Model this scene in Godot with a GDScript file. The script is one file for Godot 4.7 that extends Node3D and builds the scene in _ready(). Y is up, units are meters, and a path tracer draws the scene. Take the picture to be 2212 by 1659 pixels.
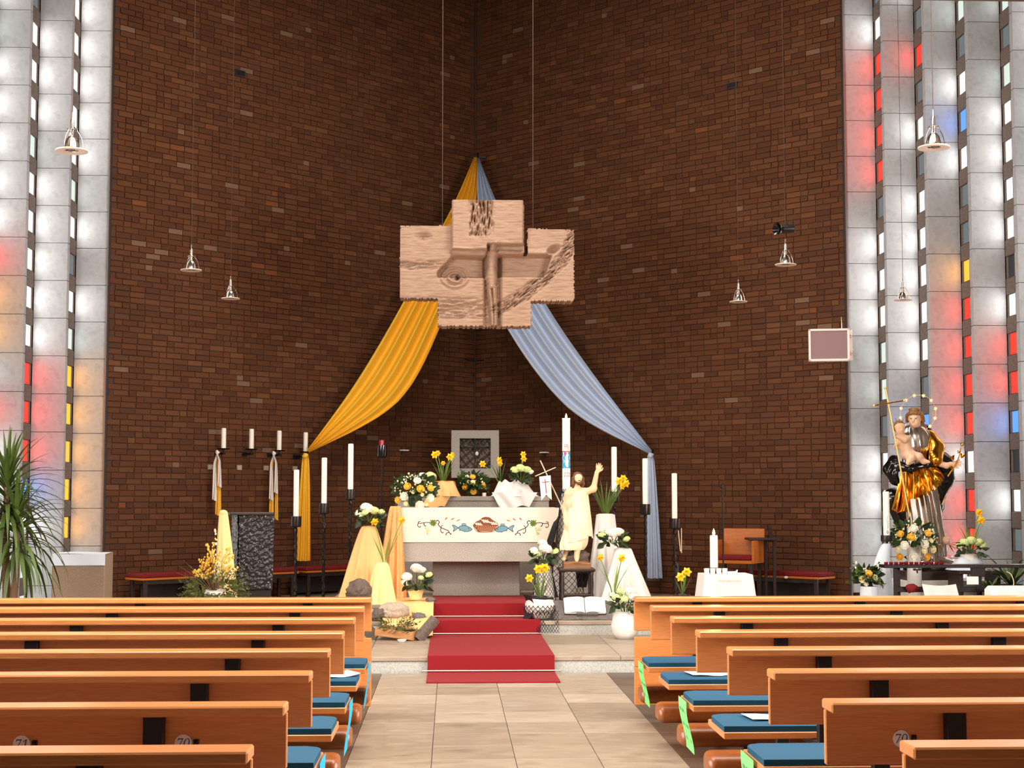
extends Node3D
# A church choir seen down the nave: two brick walls meet in a corner, stepped concrete walls with small coloured panes stand on either side. Units are metres, y is up, the altar lies towards -z.

const EYE := Vector3(-0.41, 1.65, 0.0)
const CORNER_Z := -26.86   # where the two brick walls meet
const HALF := 5.26         # half the width of the brick corner
const EDGE_Z := -21.6      # where brick gives way to the stepped side walls
const STEP := 0.455        # one step of the side walls, in x and in z
const NAVE_X := 8.0
const TOP := 10.8          # ceiling over the choir
const LOW := 6.45          # ceiling over the pews, set low to shade the upper brick

var M := {}
var used_names := {}
var rng := RandomNumberGenerator.new()


# ---------- mesh builder: triangles are given counter-clockwise seen from outside ----------
class MB:
	var v := PackedVector3Array()
	var uv := PackedVector2Array()
	var c := PackedColorArray()
	var ix := PackedInt32Array()
	var col := Color(1, 1, 1)

	func p(a: Vector3, t := Vector2.ZERO) -> int:
		v.append(a)
		uv.append(t)
		c.append(col)
		return v.size() - 1

	func tri(a: int, b: int, d: int) -> void:
		ix.append(a)
		ix.append(d)
		ix.append(b)

	func quad(a: int, b: int, d: int, e: int) -> void:
		tri(a, b, d)
		tri(a, d, e)

	func face(pts: Array) -> void:
		var f := p(pts[0], Vector2(0, 0))
		var g := p(pts[1], Vector2(1, 0))
		var h := p(pts[2], Vector2(1, 1))
		if pts.size() == 3:
			tri(f, g, h)
		else:
			quad(f, g, h, p(pts[3], Vector2(0, 1)))

	func box(o: Vector3, s: Vector3, b := Basis(), bev := 0.0) -> MB:
		var h := s / 2
		var e := minf(bev, minf(h.x, minf(h.y, h.z)) * 0.9)
		for ax in 3:
			for sg in [-1.0, 1.0]:
				var n := Vector3.ZERO
				n[ax] = sg
				var u := Vector3.ZERO
				u[(ax + 1) % 3] = 1
				var w := Vector3.ZERO
				w[(ax + 2) % 3] = sg
				var hu: float = h[(ax + 1) % 3] - e
				var hw: float = h[(ax + 2) % 3] - e
				var m: Vector3 = n * h[ax]
				face([o + b * (m - u * hu - w * hw), o + b * (m + u * hu - w * hw), o + b * (m + u * hu + w * hw), o + b * (m - u * hu + w * hw)])
		if e > 0:
			for ax in 3:
				var a1 := (ax + 1) % 3
				var a2 := (ax + 2) % 3
				for s1 in [-1.0, 1.0]:
					for s2 in [-1.0, 1.0]:
						var l := Vector3.ZERO
						l[ax] = h[ax] - e
						var q1 := Vector3.ZERO
						q1[a1] = s1 * h[a1]
						q1[a2] = s2 * (h[a2] - e)
						var q2 := Vector3.ZERO
						q2[a1] = s1 * (h[a1] - e)
						q2[a2] = s2 * h[a2]
						var pts := [o + b * (q1 - l), o + b * (q1 + l), o + b * (q2 + l), o + b * (q2 - l)]
						if s1 * s2 > 0:
							pts.reverse()
						face(pts)
			for sx in [-1.0, 1.0]:
				for sy in [-1.0, 1.0]:
					for sz in [-1.0, 1.0]:
						var pts := [o + b * Vector3(sx * h.x, sy * (h.y - e), sz * (h.z - e)), o + b * Vector3(sx * (h.x - e), sy * h.y, sz * (h.z - e)), o + b * Vector3(sx * (h.x - e), sy * (h.y - e), sz * h.z)]
						if sx * sy * sz < 0:
							pts.reverse()
						face(pts)
		return self

	func span(a: Vector3, b: Vector3, bev := 0.0) -> MB:   # a box given by two corners
		return box((a + b) / 2, (b - a).abs(), Basis(), bev)

	func ring(o: Vector3, ax: Vector3, ay: Vector3, n: int, t: float) -> int:
		var first := v.size()
		for i in n + 1:
			var a := TAU * i / n
			p(o + ax * cos(a) + ay * sin(a), Vector2(float(i) / n, t))
		return first

	func join(r0: int, r1: int, n: int) -> void:
		for i in n:
			quad(r0 + i, r0 + i + 1, r1 + i + 1, r1 + i)

	func fan(o: Vector3, r: int, n: int, up: bool) -> void:
		var q := p(o)
		var f := v.size()
		for i in n + 1:
			p(v[r + i])
		for i in n:
			if up:
				tri(q, f + i, f + i + 1)
			else:
				tri(q, f + i + 1, f + i)

	func tube(path: Array, rad, n := 8, caps := true) -> MB:
		var prev := Vector3.ZERO
		var last := -1
		var along := 0.0
		for i in path.size():
			var o: Vector3 = path[i]
			var d: Vector3 = (path[mini(i + 1, path.size() - 1)] - path[maxi(i - 1, 0)]).normalized()
			var side := prev - d * prev.dot(d)
			if side.length() < 0.001:
				side = d.cross(Vector3.UP if absf(d.y) < 0.9 else Vector3.RIGHT)
			side = side.normalized()
			prev = side
			var r: float = rad[i] if rad is Array else rad
			if i > 0:
				along += o.distance_to(path[i - 1])
			var k := ring(o, side * r, d.cross(side) * r, n, along)
			if last >= 0:
				join(last, k, n)
			elif caps:
				fan(o, k, n, false)
			if i == path.size() - 1 and caps:
				fan(o, k, n, true)
			last = k
		return self

	func lathe(prof: Array, n := 20, o := Vector3.ZERO, b := Basis()) -> MB:   # prof: (radius, height) from bottom to top
		var last := -1
		for i in prof.size():
			var q: Vector2 = prof[i]
			var k := ring(o + b * Vector3(0, q.y, 0), b * Vector3(0, 0, q.x), b * Vector3(q.x, 0, 0), n, float(i) / prof.size())
			if last >= 0:
				join(last, k, n)
			last = k
		return self

	func grid(nu: int, nv: int, f: Callable) -> MB:   # f(u, v), u to the right and v upwards seen from the front
		var first := v.size()
		for j in nv + 1:
			for i in nu + 1:
				p(f.call(float(i) / nu, float(j) / nv), Vector2(float(i) / nu, 1.0 - float(j) / nv))
		for j in nv:
			for i in nu:
				var a := first + j * (nu + 1) + i
				quad(a, a + 1, a + nu + 2, a + nu + 1)
		return self

	func blob(o: Vector3, r: Vector3, n := 16, amp := 0.0, sd := 0, b := Basis()) -> MB:
		var fn := FastNoiseLite.new()
		fn.seed = sd
		fn.frequency = 1.0
		return grid(n, n / 2, func(u, w):
			var th: float = TAU * u
			var ph: float = PI * (w - 0.5)
			var d := Vector3(sin(th) * cos(ph), sin(ph), cos(th) * cos(ph))
			var k: float = 1.0 + amp * fn.get_noise_3d(d.x * 1.3, d.y * 1.3, d.z * 1.3) * 2.0
			return o + b * (d * r * k))

	func prism(poly: Array, z0: float, z1: float, o := Vector3.ZERO, b := Basis()) -> MB:   # poly in x, y, counter-clockwise seen from +z
		var pk := PackedVector2Array(poly)
		if Geometry2D.is_polygon_clockwise(pk):
			pk.reverse()
		var t := Geometry2D.triangulate_polygon(pk)
		for f in 2:
			var st := v.size()
			for q in pk:
				p(o + b * Vector3(q.x, q.y, z1 if f == 0 else z0), q)
			for i in range(0, t.size(), 3):
				var q0 := pk[t[i]]
				var flip := (pk[t[i + 1]] - q0).cross(pk[t[i + 2]] - q0) < 0
				if flip == (f == 0):
					tri(st + t[i], st + t[i + 2], st + t[i + 1])
				else:
					tri(st + t[i], st + t[i + 1], st + t[i + 2])
		for i in pk.size():
			var q := pk[i]
			var r := pk[(i + 1) % pk.size()]
			face([o + b * Vector3(q.x, q.y, z0), o + b * Vector3(r.x, r.y, z0), o + b * Vector3(r.x, r.y, z1), o + b * Vector3(q.x, q.y, z1)])
		return self

	func blade(root: Vector3, dir: Vector3, side: Vector3, length: float, width: float, droop: float, n := 5, shape := 0.35, fold := 0.15) -> MB:
		# a leaf: a folded strip that bends down; shape is where along it the leaf is widest
		var d := dir.normalized()
		var s := side.normalized()
		var o := root
		var l := -1
		for i in n + 1:
			var t := float(i) / n
			var w := width * 0.5 * (pow(t / shape, 0.6) if t < shape else pow(maxf(0.0, 1.0 - (t - shape) / (1.0 - shape)), 0.75))
			w = maxf(w, 0.0004)
			var nrm := s.cross(d).normalized()
			var k := p(o - s * w + nrm * w * fold, Vector2(0, t))
			p(o, Vector2(0.5, t))
			p(o + s * w + nrm * w * fold, Vector2(1, t))
			if l >= 0:
				quad(l, l + 1, k + 1, k)
				quad(l + 1, l + 2, k + 2, k + 1)
			l = k
			o += d * length / n
			d = (d + Vector3(0, -droop / n, 0)).normalized()
			s = (s - d * s.dot(d)).normalized()
		return self

	func add(m: MB, t: Transform3D, tint := Color(1, 1, 1)) -> MB:
		var st := v.size()
		for i in m.v.size():
			v.append(t * m.v[i])
			uv.append(m.uv[i])
			c.append(m.c[i] * tint)
		var flip := t.basis.determinant() < 0
		for i in range(0, m.ix.size(), 3):
			ix.append(st + m.ix[i])
			ix.append(st + m.ix[i + (2 if flip else 1)])
			ix.append(st + m.ix[i + (1 if flip else 2)])
		return self

	func mesh() -> ArrayMesh:
		var n := PackedVector3Array()
		n.resize(v.size())
		for i in range(0, ix.size(), 3):
			var a := ix[i]
			var b := ix[i + 1]
			var d := ix[i + 2]
			var q := (v[d] - v[a]).cross(v[b] - v[a])
			n[a] += q
			n[b] += q
			n[d] += q
		for i in n.size():
			n[i] = n[i].normalized() if n[i].length_squared() > 1e-20 else Vector3.UP
		var arr := []
		arr.resize(Mesh.ARRAY_MAX)
		arr[Mesh.ARRAY_VERTEX] = v
		arr[Mesh.ARRAY_NORMAL] = n
		arr[Mesh.ARRAY_TEX_UV] = uv
		arr[Mesh.ARRAY_COLOR] = c
		arr[Mesh.ARRAY_INDEX] = ix
		var m := ArrayMesh.new()
		m.add_surface_from_arrays(Mesh.PRIMITIVE_TRIANGLES, arr)
		return m


# ---------- a distance field joined with a smooth minimum and meshed as surface nets ----------
class Field:
	var lo: Vector3
	var cell: float
	var n: Vector3i
	var f := PackedFloat32Array()

	func _init(a: Vector3, b: Vector3, size: float) -> void:
		lo = a
		cell = size
		n = Vector3i(((b - a) / size).ceil()) + Vector3i.ONE
		f.resize(n.x * n.y * n.z)
		f.fill(1.0)

	func bone(a: Vector3, b: Vector3, ra: float, rb: float, k := 0.03, flat := Vector3.ONE) -> Field:
		# flat scales the space round the bone's middle, to make limbs and trunks broader than deep
		var mid := (a + b) / 2
		var big := Vector3.ONE * (maxf(ra, rb) + k + cell * 2)
		big = Vector3(big.x * flat.x, big.y * flat.y, big.z * flat.z)
		var e0 := Vector3i(((a.min(b) - big - lo) / cell).floor()).max(Vector3i.ZERO)
		var e1 := Vector3i(((a.max(b) + big - lo) / cell).ceil()).min(n - Vector3i.ONE)
		var ia := (a - mid) / flat + mid
		var ib := (b - mid) / flat + mid
		var ab := ib - ia
		var l2 := maxf(ab.length_squared(), 1e-9)
		for z in range(e0.z, e1.z + 1):
			for y in range(e0.y, e1.y + 1):
				for x in range(e0.x, e1.x + 1):
					var q := lo + Vector3(x, y, z) * cell
					q = (q - mid) / flat + mid
					var t := clampf((q - ia).dot(ab) / l2, 0.0, 1.0)
					var d := q.distance_to(ia + ab * t) - lerpf(ra, rb, t)
					var i := x + n.x * (y + n.y * z)
					var g := f[i]
					var h := maxf(k - absf(g - d), 0.0) / k
					f[i] = minf(g, d) - h * h * k * 0.25
		return self

	func chain(pts: Array, r: Array, k := 0.03, flat := Vector3.ONE) -> Field:
		for i in pts.size() - 1:
			bone(pts[i], pts[i + 1], r[i], r[i + 1], k, flat)
		return self

	func to(m: MB) -> MB:
		var at := {}
		var sx := n.x
		var sxy := n.x * n.y
		for z in n.z - 1:
			for y in n.y - 1:
				for x in n.x - 1:
					var i := x + sx * y + sxy * z
					var s := 0
					for k in 8:
						if f[i + (k & 1) + sx * ((k >> 1) & 1) + sxy * (k >> 2)] < 0:
							s += 1
					if s == 0 or s == 8:
						continue
					var sum := Vector3.ZERO
					var cnt := 0
					for k in 8:
						for ax in 3:
							if k & (1 << ax):
								continue
							var k2 := k | (1 << ax)
							var fa := f[i + (k & 1) + sx * ((k >> 1) & 1) + sxy * (k >> 2)]
							var fb := f[i + (k2 & 1) + sx * ((k2 >> 1) & 1) + sxy * (k2 >> 2)]
							if (fa < 0) != (fb < 0):
								var q := Vector3(k & 1, (k >> 1) & 1, k >> 2)
								q[ax] += fa / (fa - fb)
								sum += q
								cnt += 1
					at[i] = m.p(lo + (Vector3(x, y, z) + sum / cnt) * cell)
		for i in at:
			for ax in 3:
				var st: int = [1, sx, sxy][ax]
				var s1: int = [sx, sxy, 1][ax]
				var s2: int = [sxy, 1, sx][ax]
				var a := f[i] < 0
				if a == (f[i + st] < 0) or not (at.has(i - s1) and at.has(i - s2) and at.has(i - s1 - s2)):
					continue
				if a:
					m.quad(at[i - s1 - s2], at[i - s2], at[i], at[i - s1])
				else:
					m.quad(at[i - s1 - s2], at[i - s1], at[i], at[i - s2])
		return m


# ---------- nodes ----------
func numbered(called: String) -> String:
	var k: int = used_names.get(called, 0)
	used_names[called] = k + 1
	return called if k == 0 else "%s_%03d" % [called, k]


func tag(o: Node3D, label: String, category: String, group := "", kind := "") -> Node3D:
	if label:
		o.set_meta("label", label)
	if category:
		o.set_meta("category", category)
	if group:
		o.set_meta("group", group)
	if kind:
		o.set_meta("kind", kind)
	return o


func thing(called: String, at: Vector3, label: String, category: String, group := "", turn := 0.0) -> Node3D:
	var o := Node3D.new()
	o.name = numbered(called)
	add_child(o)
	o.position = at
	o.rotation.y = turn
	return tag(o, label, category, group)


func inst(called: String, m: Mesh, mt: Material, parent: Node3D, t := Transform3D()) -> MeshInstance3D:
	var o := MeshInstance3D.new()
	o.name = called
	o.mesh = m
	o.material_override = null
	o.set_surface_override_material(0, mt)
	o.transform = t
	parent.add_child(o, true)
	return o


func part(called: String, b: MB, mt: Material, parent: Node3D, label := "") -> MeshInstance3D:
	var o := inst(called, b.mesh(), mt, parent)
	if label:
		o.set_meta("label", label)
	return o


func single(called: String, b: MB, mt: Material, at: Vector3, label: String, category: String, group := "", turn := 0.0) -> MeshInstance3D:
	var o := inst(numbered(called), b.mesh(), mt, self)
	o.position = at
	o.rotation.y = turn
	tag(o, label, category, group)
	return o


func structure(called: String) -> Node3D:
	var o := Node3D.new()
	o.name = called
	add_child(o)
	o.set_meta("kind", "structure")
	return o


func turned(dir: Vector3, roll := 0.0) -> Basis:   # y axis along dir
	var y := dir.normalized()
	var x := y.cross(Vector3.FORWARD if absf(y.z) < 0.9 else Vector3.RIGHT).normalized()
	return Basis(x, y, x.cross(y)).rotated(y, roll)


func smooth_path(pts: Array, per := 6) -> Array:   # Catmull-Rom through the points
	var r := []
	for i in pts.size() - 1:
		var a = pts[maxi(i - 1, 0)]
		var b = pts[i]
		var c = pts[i + 1]
		var d = pts[mini(i + 2, pts.size() - 1)]
		for k in per:
			var t := float(k) / per
			r.append(0.5 * ((2.0 * b) + (c - a) * t + (2.0 * a - 5.0 * b + 4.0 * c - d) * t * t + (3.0 * b - a - 3.0 * c + d) * t * t * t))
	r.append(pts[-1])
	return r


func along(pts: Array, t: float):   # a point of a polyline, t from 0 to 1 by index
	var q := clampf(t, 0.0, 1.0) * (pts.size() - 1)
	var i := mini(int(q), pts.size() - 2)
	return lerp(pts[i], pts[i + 1], q - i)


# ---------- materials ----------
func srgb(r: float, g: float, b: float) -> Color:
	return Color(r / 255.0, g / 255.0, b / 255.0)


func lin(r: float, g: float, b: float) -> Color:   # a vertex colour from an sRGB one
	return srgb(r, g, b).srgb_to_linear()


func noise_tex(ramp: Array, freq: float, oct := 4, size := 512, sd := 1, normal := false, type := FastNoiseLite.TYPE_SIMPLEX) -> NoiseTexture2D:
	var t := NoiseTexture2D.new()
	t.width = size
	t.height = size
	t.seamless = true
	var n := FastNoiseLite.new()
	n.seed = sd
	n.noise_type = type
	n.frequency = freq
	n.fractal_octaves = oct
	t.noise = n
	if normal:
		t.as_normal_map = true
		t.bump_strength = 6.0
	elif ramp:
		var g := Gradient.new()
		var off := PackedFloat32Array()
		var cols := PackedColorArray()
		for i in ramp.size():
			off.append(float(i) / maxf(1, ramp.size() - 1))
			cols.append(ramp[i])
		g.offsets = off
		g.colors = cols
		t.color_ramp = g
	return t


func mat(called: String, color: Color, rough := 0.7, metal := 0.0) -> StandardMaterial3D:
	var m := StandardMaterial3D.new()
	m.resource_name = called
	m.albedo_color = color
	m.roughness = rough
	m.metallic = metal
	M[called] = m
	return m


func textured(called: String, tex: Texture2D, scale: Vector3, rough := 0.7, world := true) -> StandardMaterial3D:
	var m := mat(called, Color.WHITE, rough)
	m.albedo_texture = tex
	m.uv1_triplanar = true
	m.uv1_world_triplanar = world
	m.uv1_scale = scale
	return m


func tinted(called: String, rough := 0.8) -> StandardMaterial3D:   # colour from the mesh's own vertices
	var m := mat(called, Color.WHITE, rough)
	m.vertex_color_use_as_albedo = true
	return m


func glow(called: String, color: Color, energy: float, base := Color(0.02, 0.02, 0.02)) -> StandardMaterial3D:
	var m := mat(called, base, 0.3)
	m.emission_enabled = true
	m.emission = color
	m.emission_energy_multiplier = energy
	return m

func _ready() -> void:
	rng.seed = 7
	var cam := Camera3D.new()
	cam.name = "camera"
	cam.position = EYE
	cam.rotation_degrees = Vector3(4.2546, -2.267, 0)
	cam.fov = 28.2195
	cam.near = 0.05
	cam.far = 200
	cam.current = true
	add_child(cam)
	var env := Environment.new()
	env.background_mode = Environment.BG_SKY
	var sky := Sky.new()
	var sm := ProceduralSkyMaterial.new()
	sm.sky_top_color = srgb(150, 175, 205)
	sm.sky_horizon_color = srgb(215, 222, 228)
	sm.ground_bottom_color = srgb(90, 88, 84)
	sm.ground_horizon_color = srgb(170, 170, 168)
	sky.sky_material = sm
	env.sky = sky
	env.tonemap_mode = Environment.TONE_MAPPER_LINEAR
	env.tonemap_exposure = 1.35
	env.sdfgi_enabled = true
	env.ssao_enabled = true
	env.ssil_enabled = true
	var we := WorldEnvironment.new()
	we.name = "surroundings"
	we.environment = env
	add_child(we)
	materials()
	# daylight: the rooflight over the pews, an added one before the altar and the tall frosted windows in the nave's side walls, all outside the frame
	nave_window("window_30", Vector3(0, LOW - 0.04, -8.9), Vector2(7.0, 4.6), Basis(Vector3.RIGHT, -PI / 2), srgb(255, 244, 232), 54.0)
	nave_window("window_33", Vector3(0, TOP - 0.06, -16.2), Vector2(5.0, 3.0), Basis(Vector3.RIGHT, -PI / 2), srgb(255, 244, 230), 52.0)  # unseen rooflight, added to strengthen the light from above
	for s in [-1.0, 1.0]:
		nave_window("window_31" if s < 0 else "window_32", Vector3(s * (NAVE_X - 0.05), 3.5, -7.8), Vector2(6.0, 3.2), Basis(Vector3.UP, s * PI / 2), srgb(255, 248, 240), 92.0)
	shell()
	brick_walls()
	side_walls()
	floors()
	pews()
	all_things()


func area_light(called: String, at: Vector3, size: Vector2, b: Basis, color: Color, energy: float) -> void:   # shines along the basis' -z
	var l := AreaLight3D.new()
	l.name = called
	l.area_size = size
	l.area_normalize_energy = true
	l.light_color = color
	l.light_energy = energy
	l.shadow_enabled = true
	l.area_range = 60.0
	l.area_attenuation = 2.0
	l.transform = Transform3D(b, at)
	add_child(l)


func nave_window(called: String, at: Vector3, size: Vector2, b: Basis, color: Color, energy: float) -> void:
	var w := structure(called)
	w.transform = Transform3D(b, at)
	var nx := 4
	for i in nx:   # four tall panes between bars
		var x := (i + 0.5) / nx - 0.5
		part("pane", MB.new().box(Vector3(x * size.x, 0, 0), Vector3(size.x / nx - 0.06, size.y - 0.06, 0.02)), M.day_glass, w)
	for i in nx + 1:
		part("bar", MB.new().box(Vector3((float(i) / nx - 0.5) * size.x, 0, 0), Vector3(0.06, size.y + 0.06, 0.06)), M.lead, w)
	area_light(called + "_daylight", at - b.z * 0.05, size, b, color, energy)


func materials() -> void:
	var t := noise_tex([srgb(196, 116, 58), srgb(216, 140, 80), srgb(206, 128, 68), srgb(224, 152, 94)], 0.012, 4, 512, 3)
	var w := textured("pew_wood", t, Vector3(0.35, 6.0, 6.0), 0.32)
	w.clearcoat_enabled = true
	w.clearcoat = 0.35
	w.clearcoat_roughness = 0.22
	textured("chair_wood", noise_tex([srgb(176, 92, 22), srgb(198, 112, 34)], 0.012, 3, 256, 5), Vector3(0.6, 5.0, 5.0), 0.4)
	textured("carved_wood", noise_tex([srgb(142, 112, 92), srgb(166, 134, 112), srgb(178, 147, 125), srgb(153, 121, 99)], 0.01, 5, 512, 8), Vector3(0.5, 4.5, 4.5), 0.75)
	textured("plinth_wood", noise_tex([srgb(120, 82, 52), srgb(150, 106, 70)], 0.012, 3, 256, 9), Vector3(1.0, 8.0, 8.0), 0.6)
	textured("plank_wood", noise_tex([srgb(176, 118, 70), srgb(206, 148, 94)], 0.012, 3, 256, 12), Vector3(1.0, 9.0, 9.0), 0.7)
	mat("dark_wood", srgb(44, 26, 18), 0.45)
	var lea := textured("kneeler_leather", noise_tex([srgb(132, 70, 24), srgb(154, 84, 30)], 0.03, 4, 256, 6), Vector3(2, 2, 2), 0.34)
	lea.clearcoat_enabled = true
	lea.clearcoat = 0.25
	textured("blue_felt", noise_tex([srgb(2, 66, 94), srgb(4, 78, 108)], 0.2, 3, 256, 14), Vector3(4, 4, 4), 0.95)
	mat("black_iron", srgb(20, 15, 14), 0.5, 0.3)
	mat("lead", srgb(52, 47, 46), 0.6)
	textured("red_carpet", noise_tex([srgb(118, 7, 16), srgb(142, 14, 24), srgb(130, 10, 20)], 0.3, 2, 512, 15), Vector3(5, 5, 5), 0.97)
	mat("red_velvet", srgb(116, 8, 16), 0.9)
	mat("rod_brass", srgb(196, 176, 160), 0.3, 0.8)
	mat("steel", srgb(206, 198, 190), 0.18, 1.0)
	mat("ring_glass", srgb(214, 196, 180), 0.35)
	mat("cable", srgb(78, 58, 46), 0.8)
	# stone
	textured("granite", noise_tex([srgb(70, 62, 58), srgb(166, 156, 148), srgb(120, 110, 102), srgb(196, 188, 180), srgb(96, 86, 80)], 0.12, 3, 512, 16), Vector3(1.6, 1.6, 1.6), 0.7)
	textured("granite_pale", noise_tex([srgb(156, 148, 140), srgb(192, 186, 178), srgb(150, 142, 134), srgb(186, 178, 170)], 0.1, 3, 512, 17), Vector3(1.6, 1.6, 1.6), 0.7)
	textured("granite_warm", noise_tex([srgb(112, 92, 74), srgb(148, 126, 104), srgb(128, 106, 86), srgb(166, 144, 122)], 0.05, 5, 512, 18), Vector3(1.6, 1.6, 1.6), 0.75)
	textured("terrazzo", noise_tex([srgb(140, 138, 130), srgb(196, 196, 188), srgb(164, 164, 156), srgb(222, 222, 214)], 0.05, 3, 512, 19, false, FastNoiseLite.TYPE_CELLULAR), Vector3(1.5, 1.5, 1.5), 0.6)
	for i in 5:   # paving slabs of the aisle, honed stone in slightly different tones
		var g: float = [0.0, 10.0, -9.0, 16.0, 5.0][i]
		textured("slab_%d" % i, noise_tex([srgb(132 + g, 114 + g, 98 + g), srgb(158 + g, 142 + g, 124 + g), srgb(146 + g, 128 + g, 112 + g), srgb(168 + g, 152 + g, 134 + g)], 0.008, 5, 256, 30 + i), Vector3(0.5, 0.5, 0.9), 0.42)
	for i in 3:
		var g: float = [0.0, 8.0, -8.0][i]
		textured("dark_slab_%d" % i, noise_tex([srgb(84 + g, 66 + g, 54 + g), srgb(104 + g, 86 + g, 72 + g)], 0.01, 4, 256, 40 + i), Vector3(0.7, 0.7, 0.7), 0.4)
	mat("joint", srgb(70, 60, 52), 0.9)
	mat("mortar", srgb(78, 51, 36), 0.95)
	for i in BRICK_TONES.size():
		var b: Array = BRICK_TONES[i]
		var m := mat("brick_%d" % i, srgb(b[0], b[1], b[2]), 0.9)
		m.metallic_specular = 0.3
	var bm := tinted("brick_mix", 0.9)
	bm.metallic_specular = 0.3
	textured("concrete", noise_tex([srgb(156, 156, 160), srgb(172, 172, 176), srgb(164, 164, 168)], 0.01, 4, 512, 50), Vector3(0.9, 0.9, 0.9), 0.85)
	textured("concrete_shaded", noise_tex([srgb(96, 84, 78), srgb(118, 104, 98)], 0.03, 4, 256, 51), Vector3(2, 2, 2), 0.9)  # darker than the panels: shade on the window returns put into the colour
	mat("trim_lilac", srgb(128, 108, 104), 0.8)
	mat("plaster", srgb(126, 114, 102), 0.9)
	mat("ceiling_paint", srgb(86, 70, 58), 0.9)
	var slate := textured("slate", noise_tex([srgb(84, 76, 74), srgb(112, 104, 102), srgb(96, 88, 86)], 0.02, 5, 256, 52), Vector3(1.6, 1.6, 1.6), 0.65)
	slate.metallic_specular = 0.4
	textured("rock_dark", noise_tex([srgb(82, 68, 60), srgb(118, 102, 92)], 0.04, 5, 256, 53), Vector3(2.2, 2.2, 2.2), 0.85)
	textured("rock_pale", noise_tex([srgb(150, 134, 118), srgb(190, 174, 156)], 0.05, 5, 256, 54), Vector3(2.4, 2.4, 2.4), 0.85)
	mat("black_stone", srgb(40, 34, 36), 0.24)
	# glass of the small windows: white, pale, dull, red, orange, blue, nearly dark
	for k in PANES:
		glow("pane_" + k, PANES[k][0], PANES[k][1])
	glow("day_glass", srgb(255, 248, 240), 2.0)
	# cloth and wax
	var wax := mat("wax", srgb(250, 244, 232), 0.45)
	wax.subsurf_scatter_enabled = true
	wax.subsurf_scatter_strength = 0.2
	mat("linen", srgb(244, 238, 226), 0.9)
	mat("white_cloth", srgb(226, 222, 218), 0.9)
	mat("cool_cloth", srgb(208, 216, 226), 0.85)
	mat("peach_cloth", srgb(238, 184, 122), 0.85)
	mat("cream_cloth", srgb(248, 218, 150), 0.85)
	for c in [["yellow_silk", srgb(246, 194, 52)], ["blue_silk", srgb(192, 206, 228)], ["gold_cloth", srgb(240, 182, 60)]]:
		var m := mat(c[0], c[1], 0.6)
		m.backlight_enabled = true
		m.backlight = c[1] * 0.25
	mat("ink_blue", srgb(40, 70, 150), 0.6)
	mat("paper", srgb(244, 242, 238), 0.8)
	mat("plastic_black", srgb(16, 13, 13), 0.4)
	mat("white_paint", srgb(240, 236, 228), 0.45)
	mat("mauve_cloth", srgb(152, 122, 126), 0.9)
	mat("net_cord", srgb(26, 20, 24), 0.8)
	mat("string", srgb(228, 206, 178), 0.7)
	# plants
	for c in [["leaf_dark", srgb(38, 58, 22)], ["leaf_mid", srgb(74, 96, 34)], ["leaf_fresh", srgb(112, 144, 56)], ["leaf_palm", srgb(66, 84, 30)], ["moss", srgb(84, 88, 34)]]:
		var m := mat(c[0], c[1], 0.5)
		m.backlight_enabled = true
		m.backlight = c[1] * 0.3
	mat("petal_white", srgb(240, 236, 222), 0.7)
	mat("petal_lime", srgb(208, 224, 150), 0.7)
	mat("petal_yellow", srgb(250, 206, 30), 0.65)
	mat("petal_gold", srgb(248, 198, 80), 0.65)
	mat("petal_cream", srgb(246, 236, 190), 0.7)
	mat("trumpet", srgb(246, 176, 10), 0.65)
	mat("twig", srgb(110, 84, 56), 0.8)
	mat("soil", srgb(44, 30, 22), 0.95)
	# figures
	mat("skin_warm", srgb(232, 198, 158), 0.5)
	mat("skin_pale", srgb(226, 184, 152), 0.42)
	mat("robe_cream", srgb(240, 226, 194), 0.55)
	mat("hair_brown", srgb(96, 62, 34), 0.6)
	mat("hair_gold", srgb(132, 88, 42), 0.45)
	var gold := mat("gilding", srgb(226, 158, 52), 0.22, 1.0)
	gold.metallic_specular = 0.6
	mat("silvering", srgb(196, 186, 178), 0.24, 1.0)
	mat("black_lacquer", srgb(14, 11, 12), 0.16)
	mat("gold_rod", srgb(238, 208, 140), 0.35, 0.6)
	mat("eye_dark", srgb(50, 34, 26), 0.4)
	mat("lip", srgb(190, 112, 92), 0.5)
	mat("crimson", srgb(176, 30, 60), 0.7)
	mat("faint_ink", srgb(206, 200, 190), 0.8)
	mat("bronze", srgb(96, 84, 76), 0.45, 0.5)
	mat("iron_sheen", srgb(46, 38, 36), 0.32, 0.6)
	glow("lamp_face", srgb(255, 232, 200), 6.0)
	glow("flame", srgb(255, 214, 130), 9.0)
	mat("red_glass", srgb(120, 6, 22), 0.15)
	glow("ember", srgb(255, 24, 60), 1.6)

# dark clinker in many burns, from plum to ochre; the last ones are rare
const BRICK_TONES := [[94, 58, 38], [90, 56, 37], [97, 60, 40], [86, 53, 36], [92, 59, 42], [98, 62, 40], [83, 52, 37], [101, 64, 43], [94, 57, 38], [108, 70, 46], [120, 92, 74], [118, 72, 46]]
const PANES := {"w": [Color(1.0, 1.0, 0.97), 1.5], "p": [Color(0.86, 0.92, 0.88), 0.75], "d": [Color(0.62, 0.68, 0.7), 0.28], "r": [Color(1.0, 0.16, 0.1), 1.35], "o": [Color(1.0, 0.66, 0.16), 1.2], "b": [Color(0.36, 0.62, 1.0), 0.9], "k": [Color(0.3, 0.32, 0.34), 0.12]}


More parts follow.
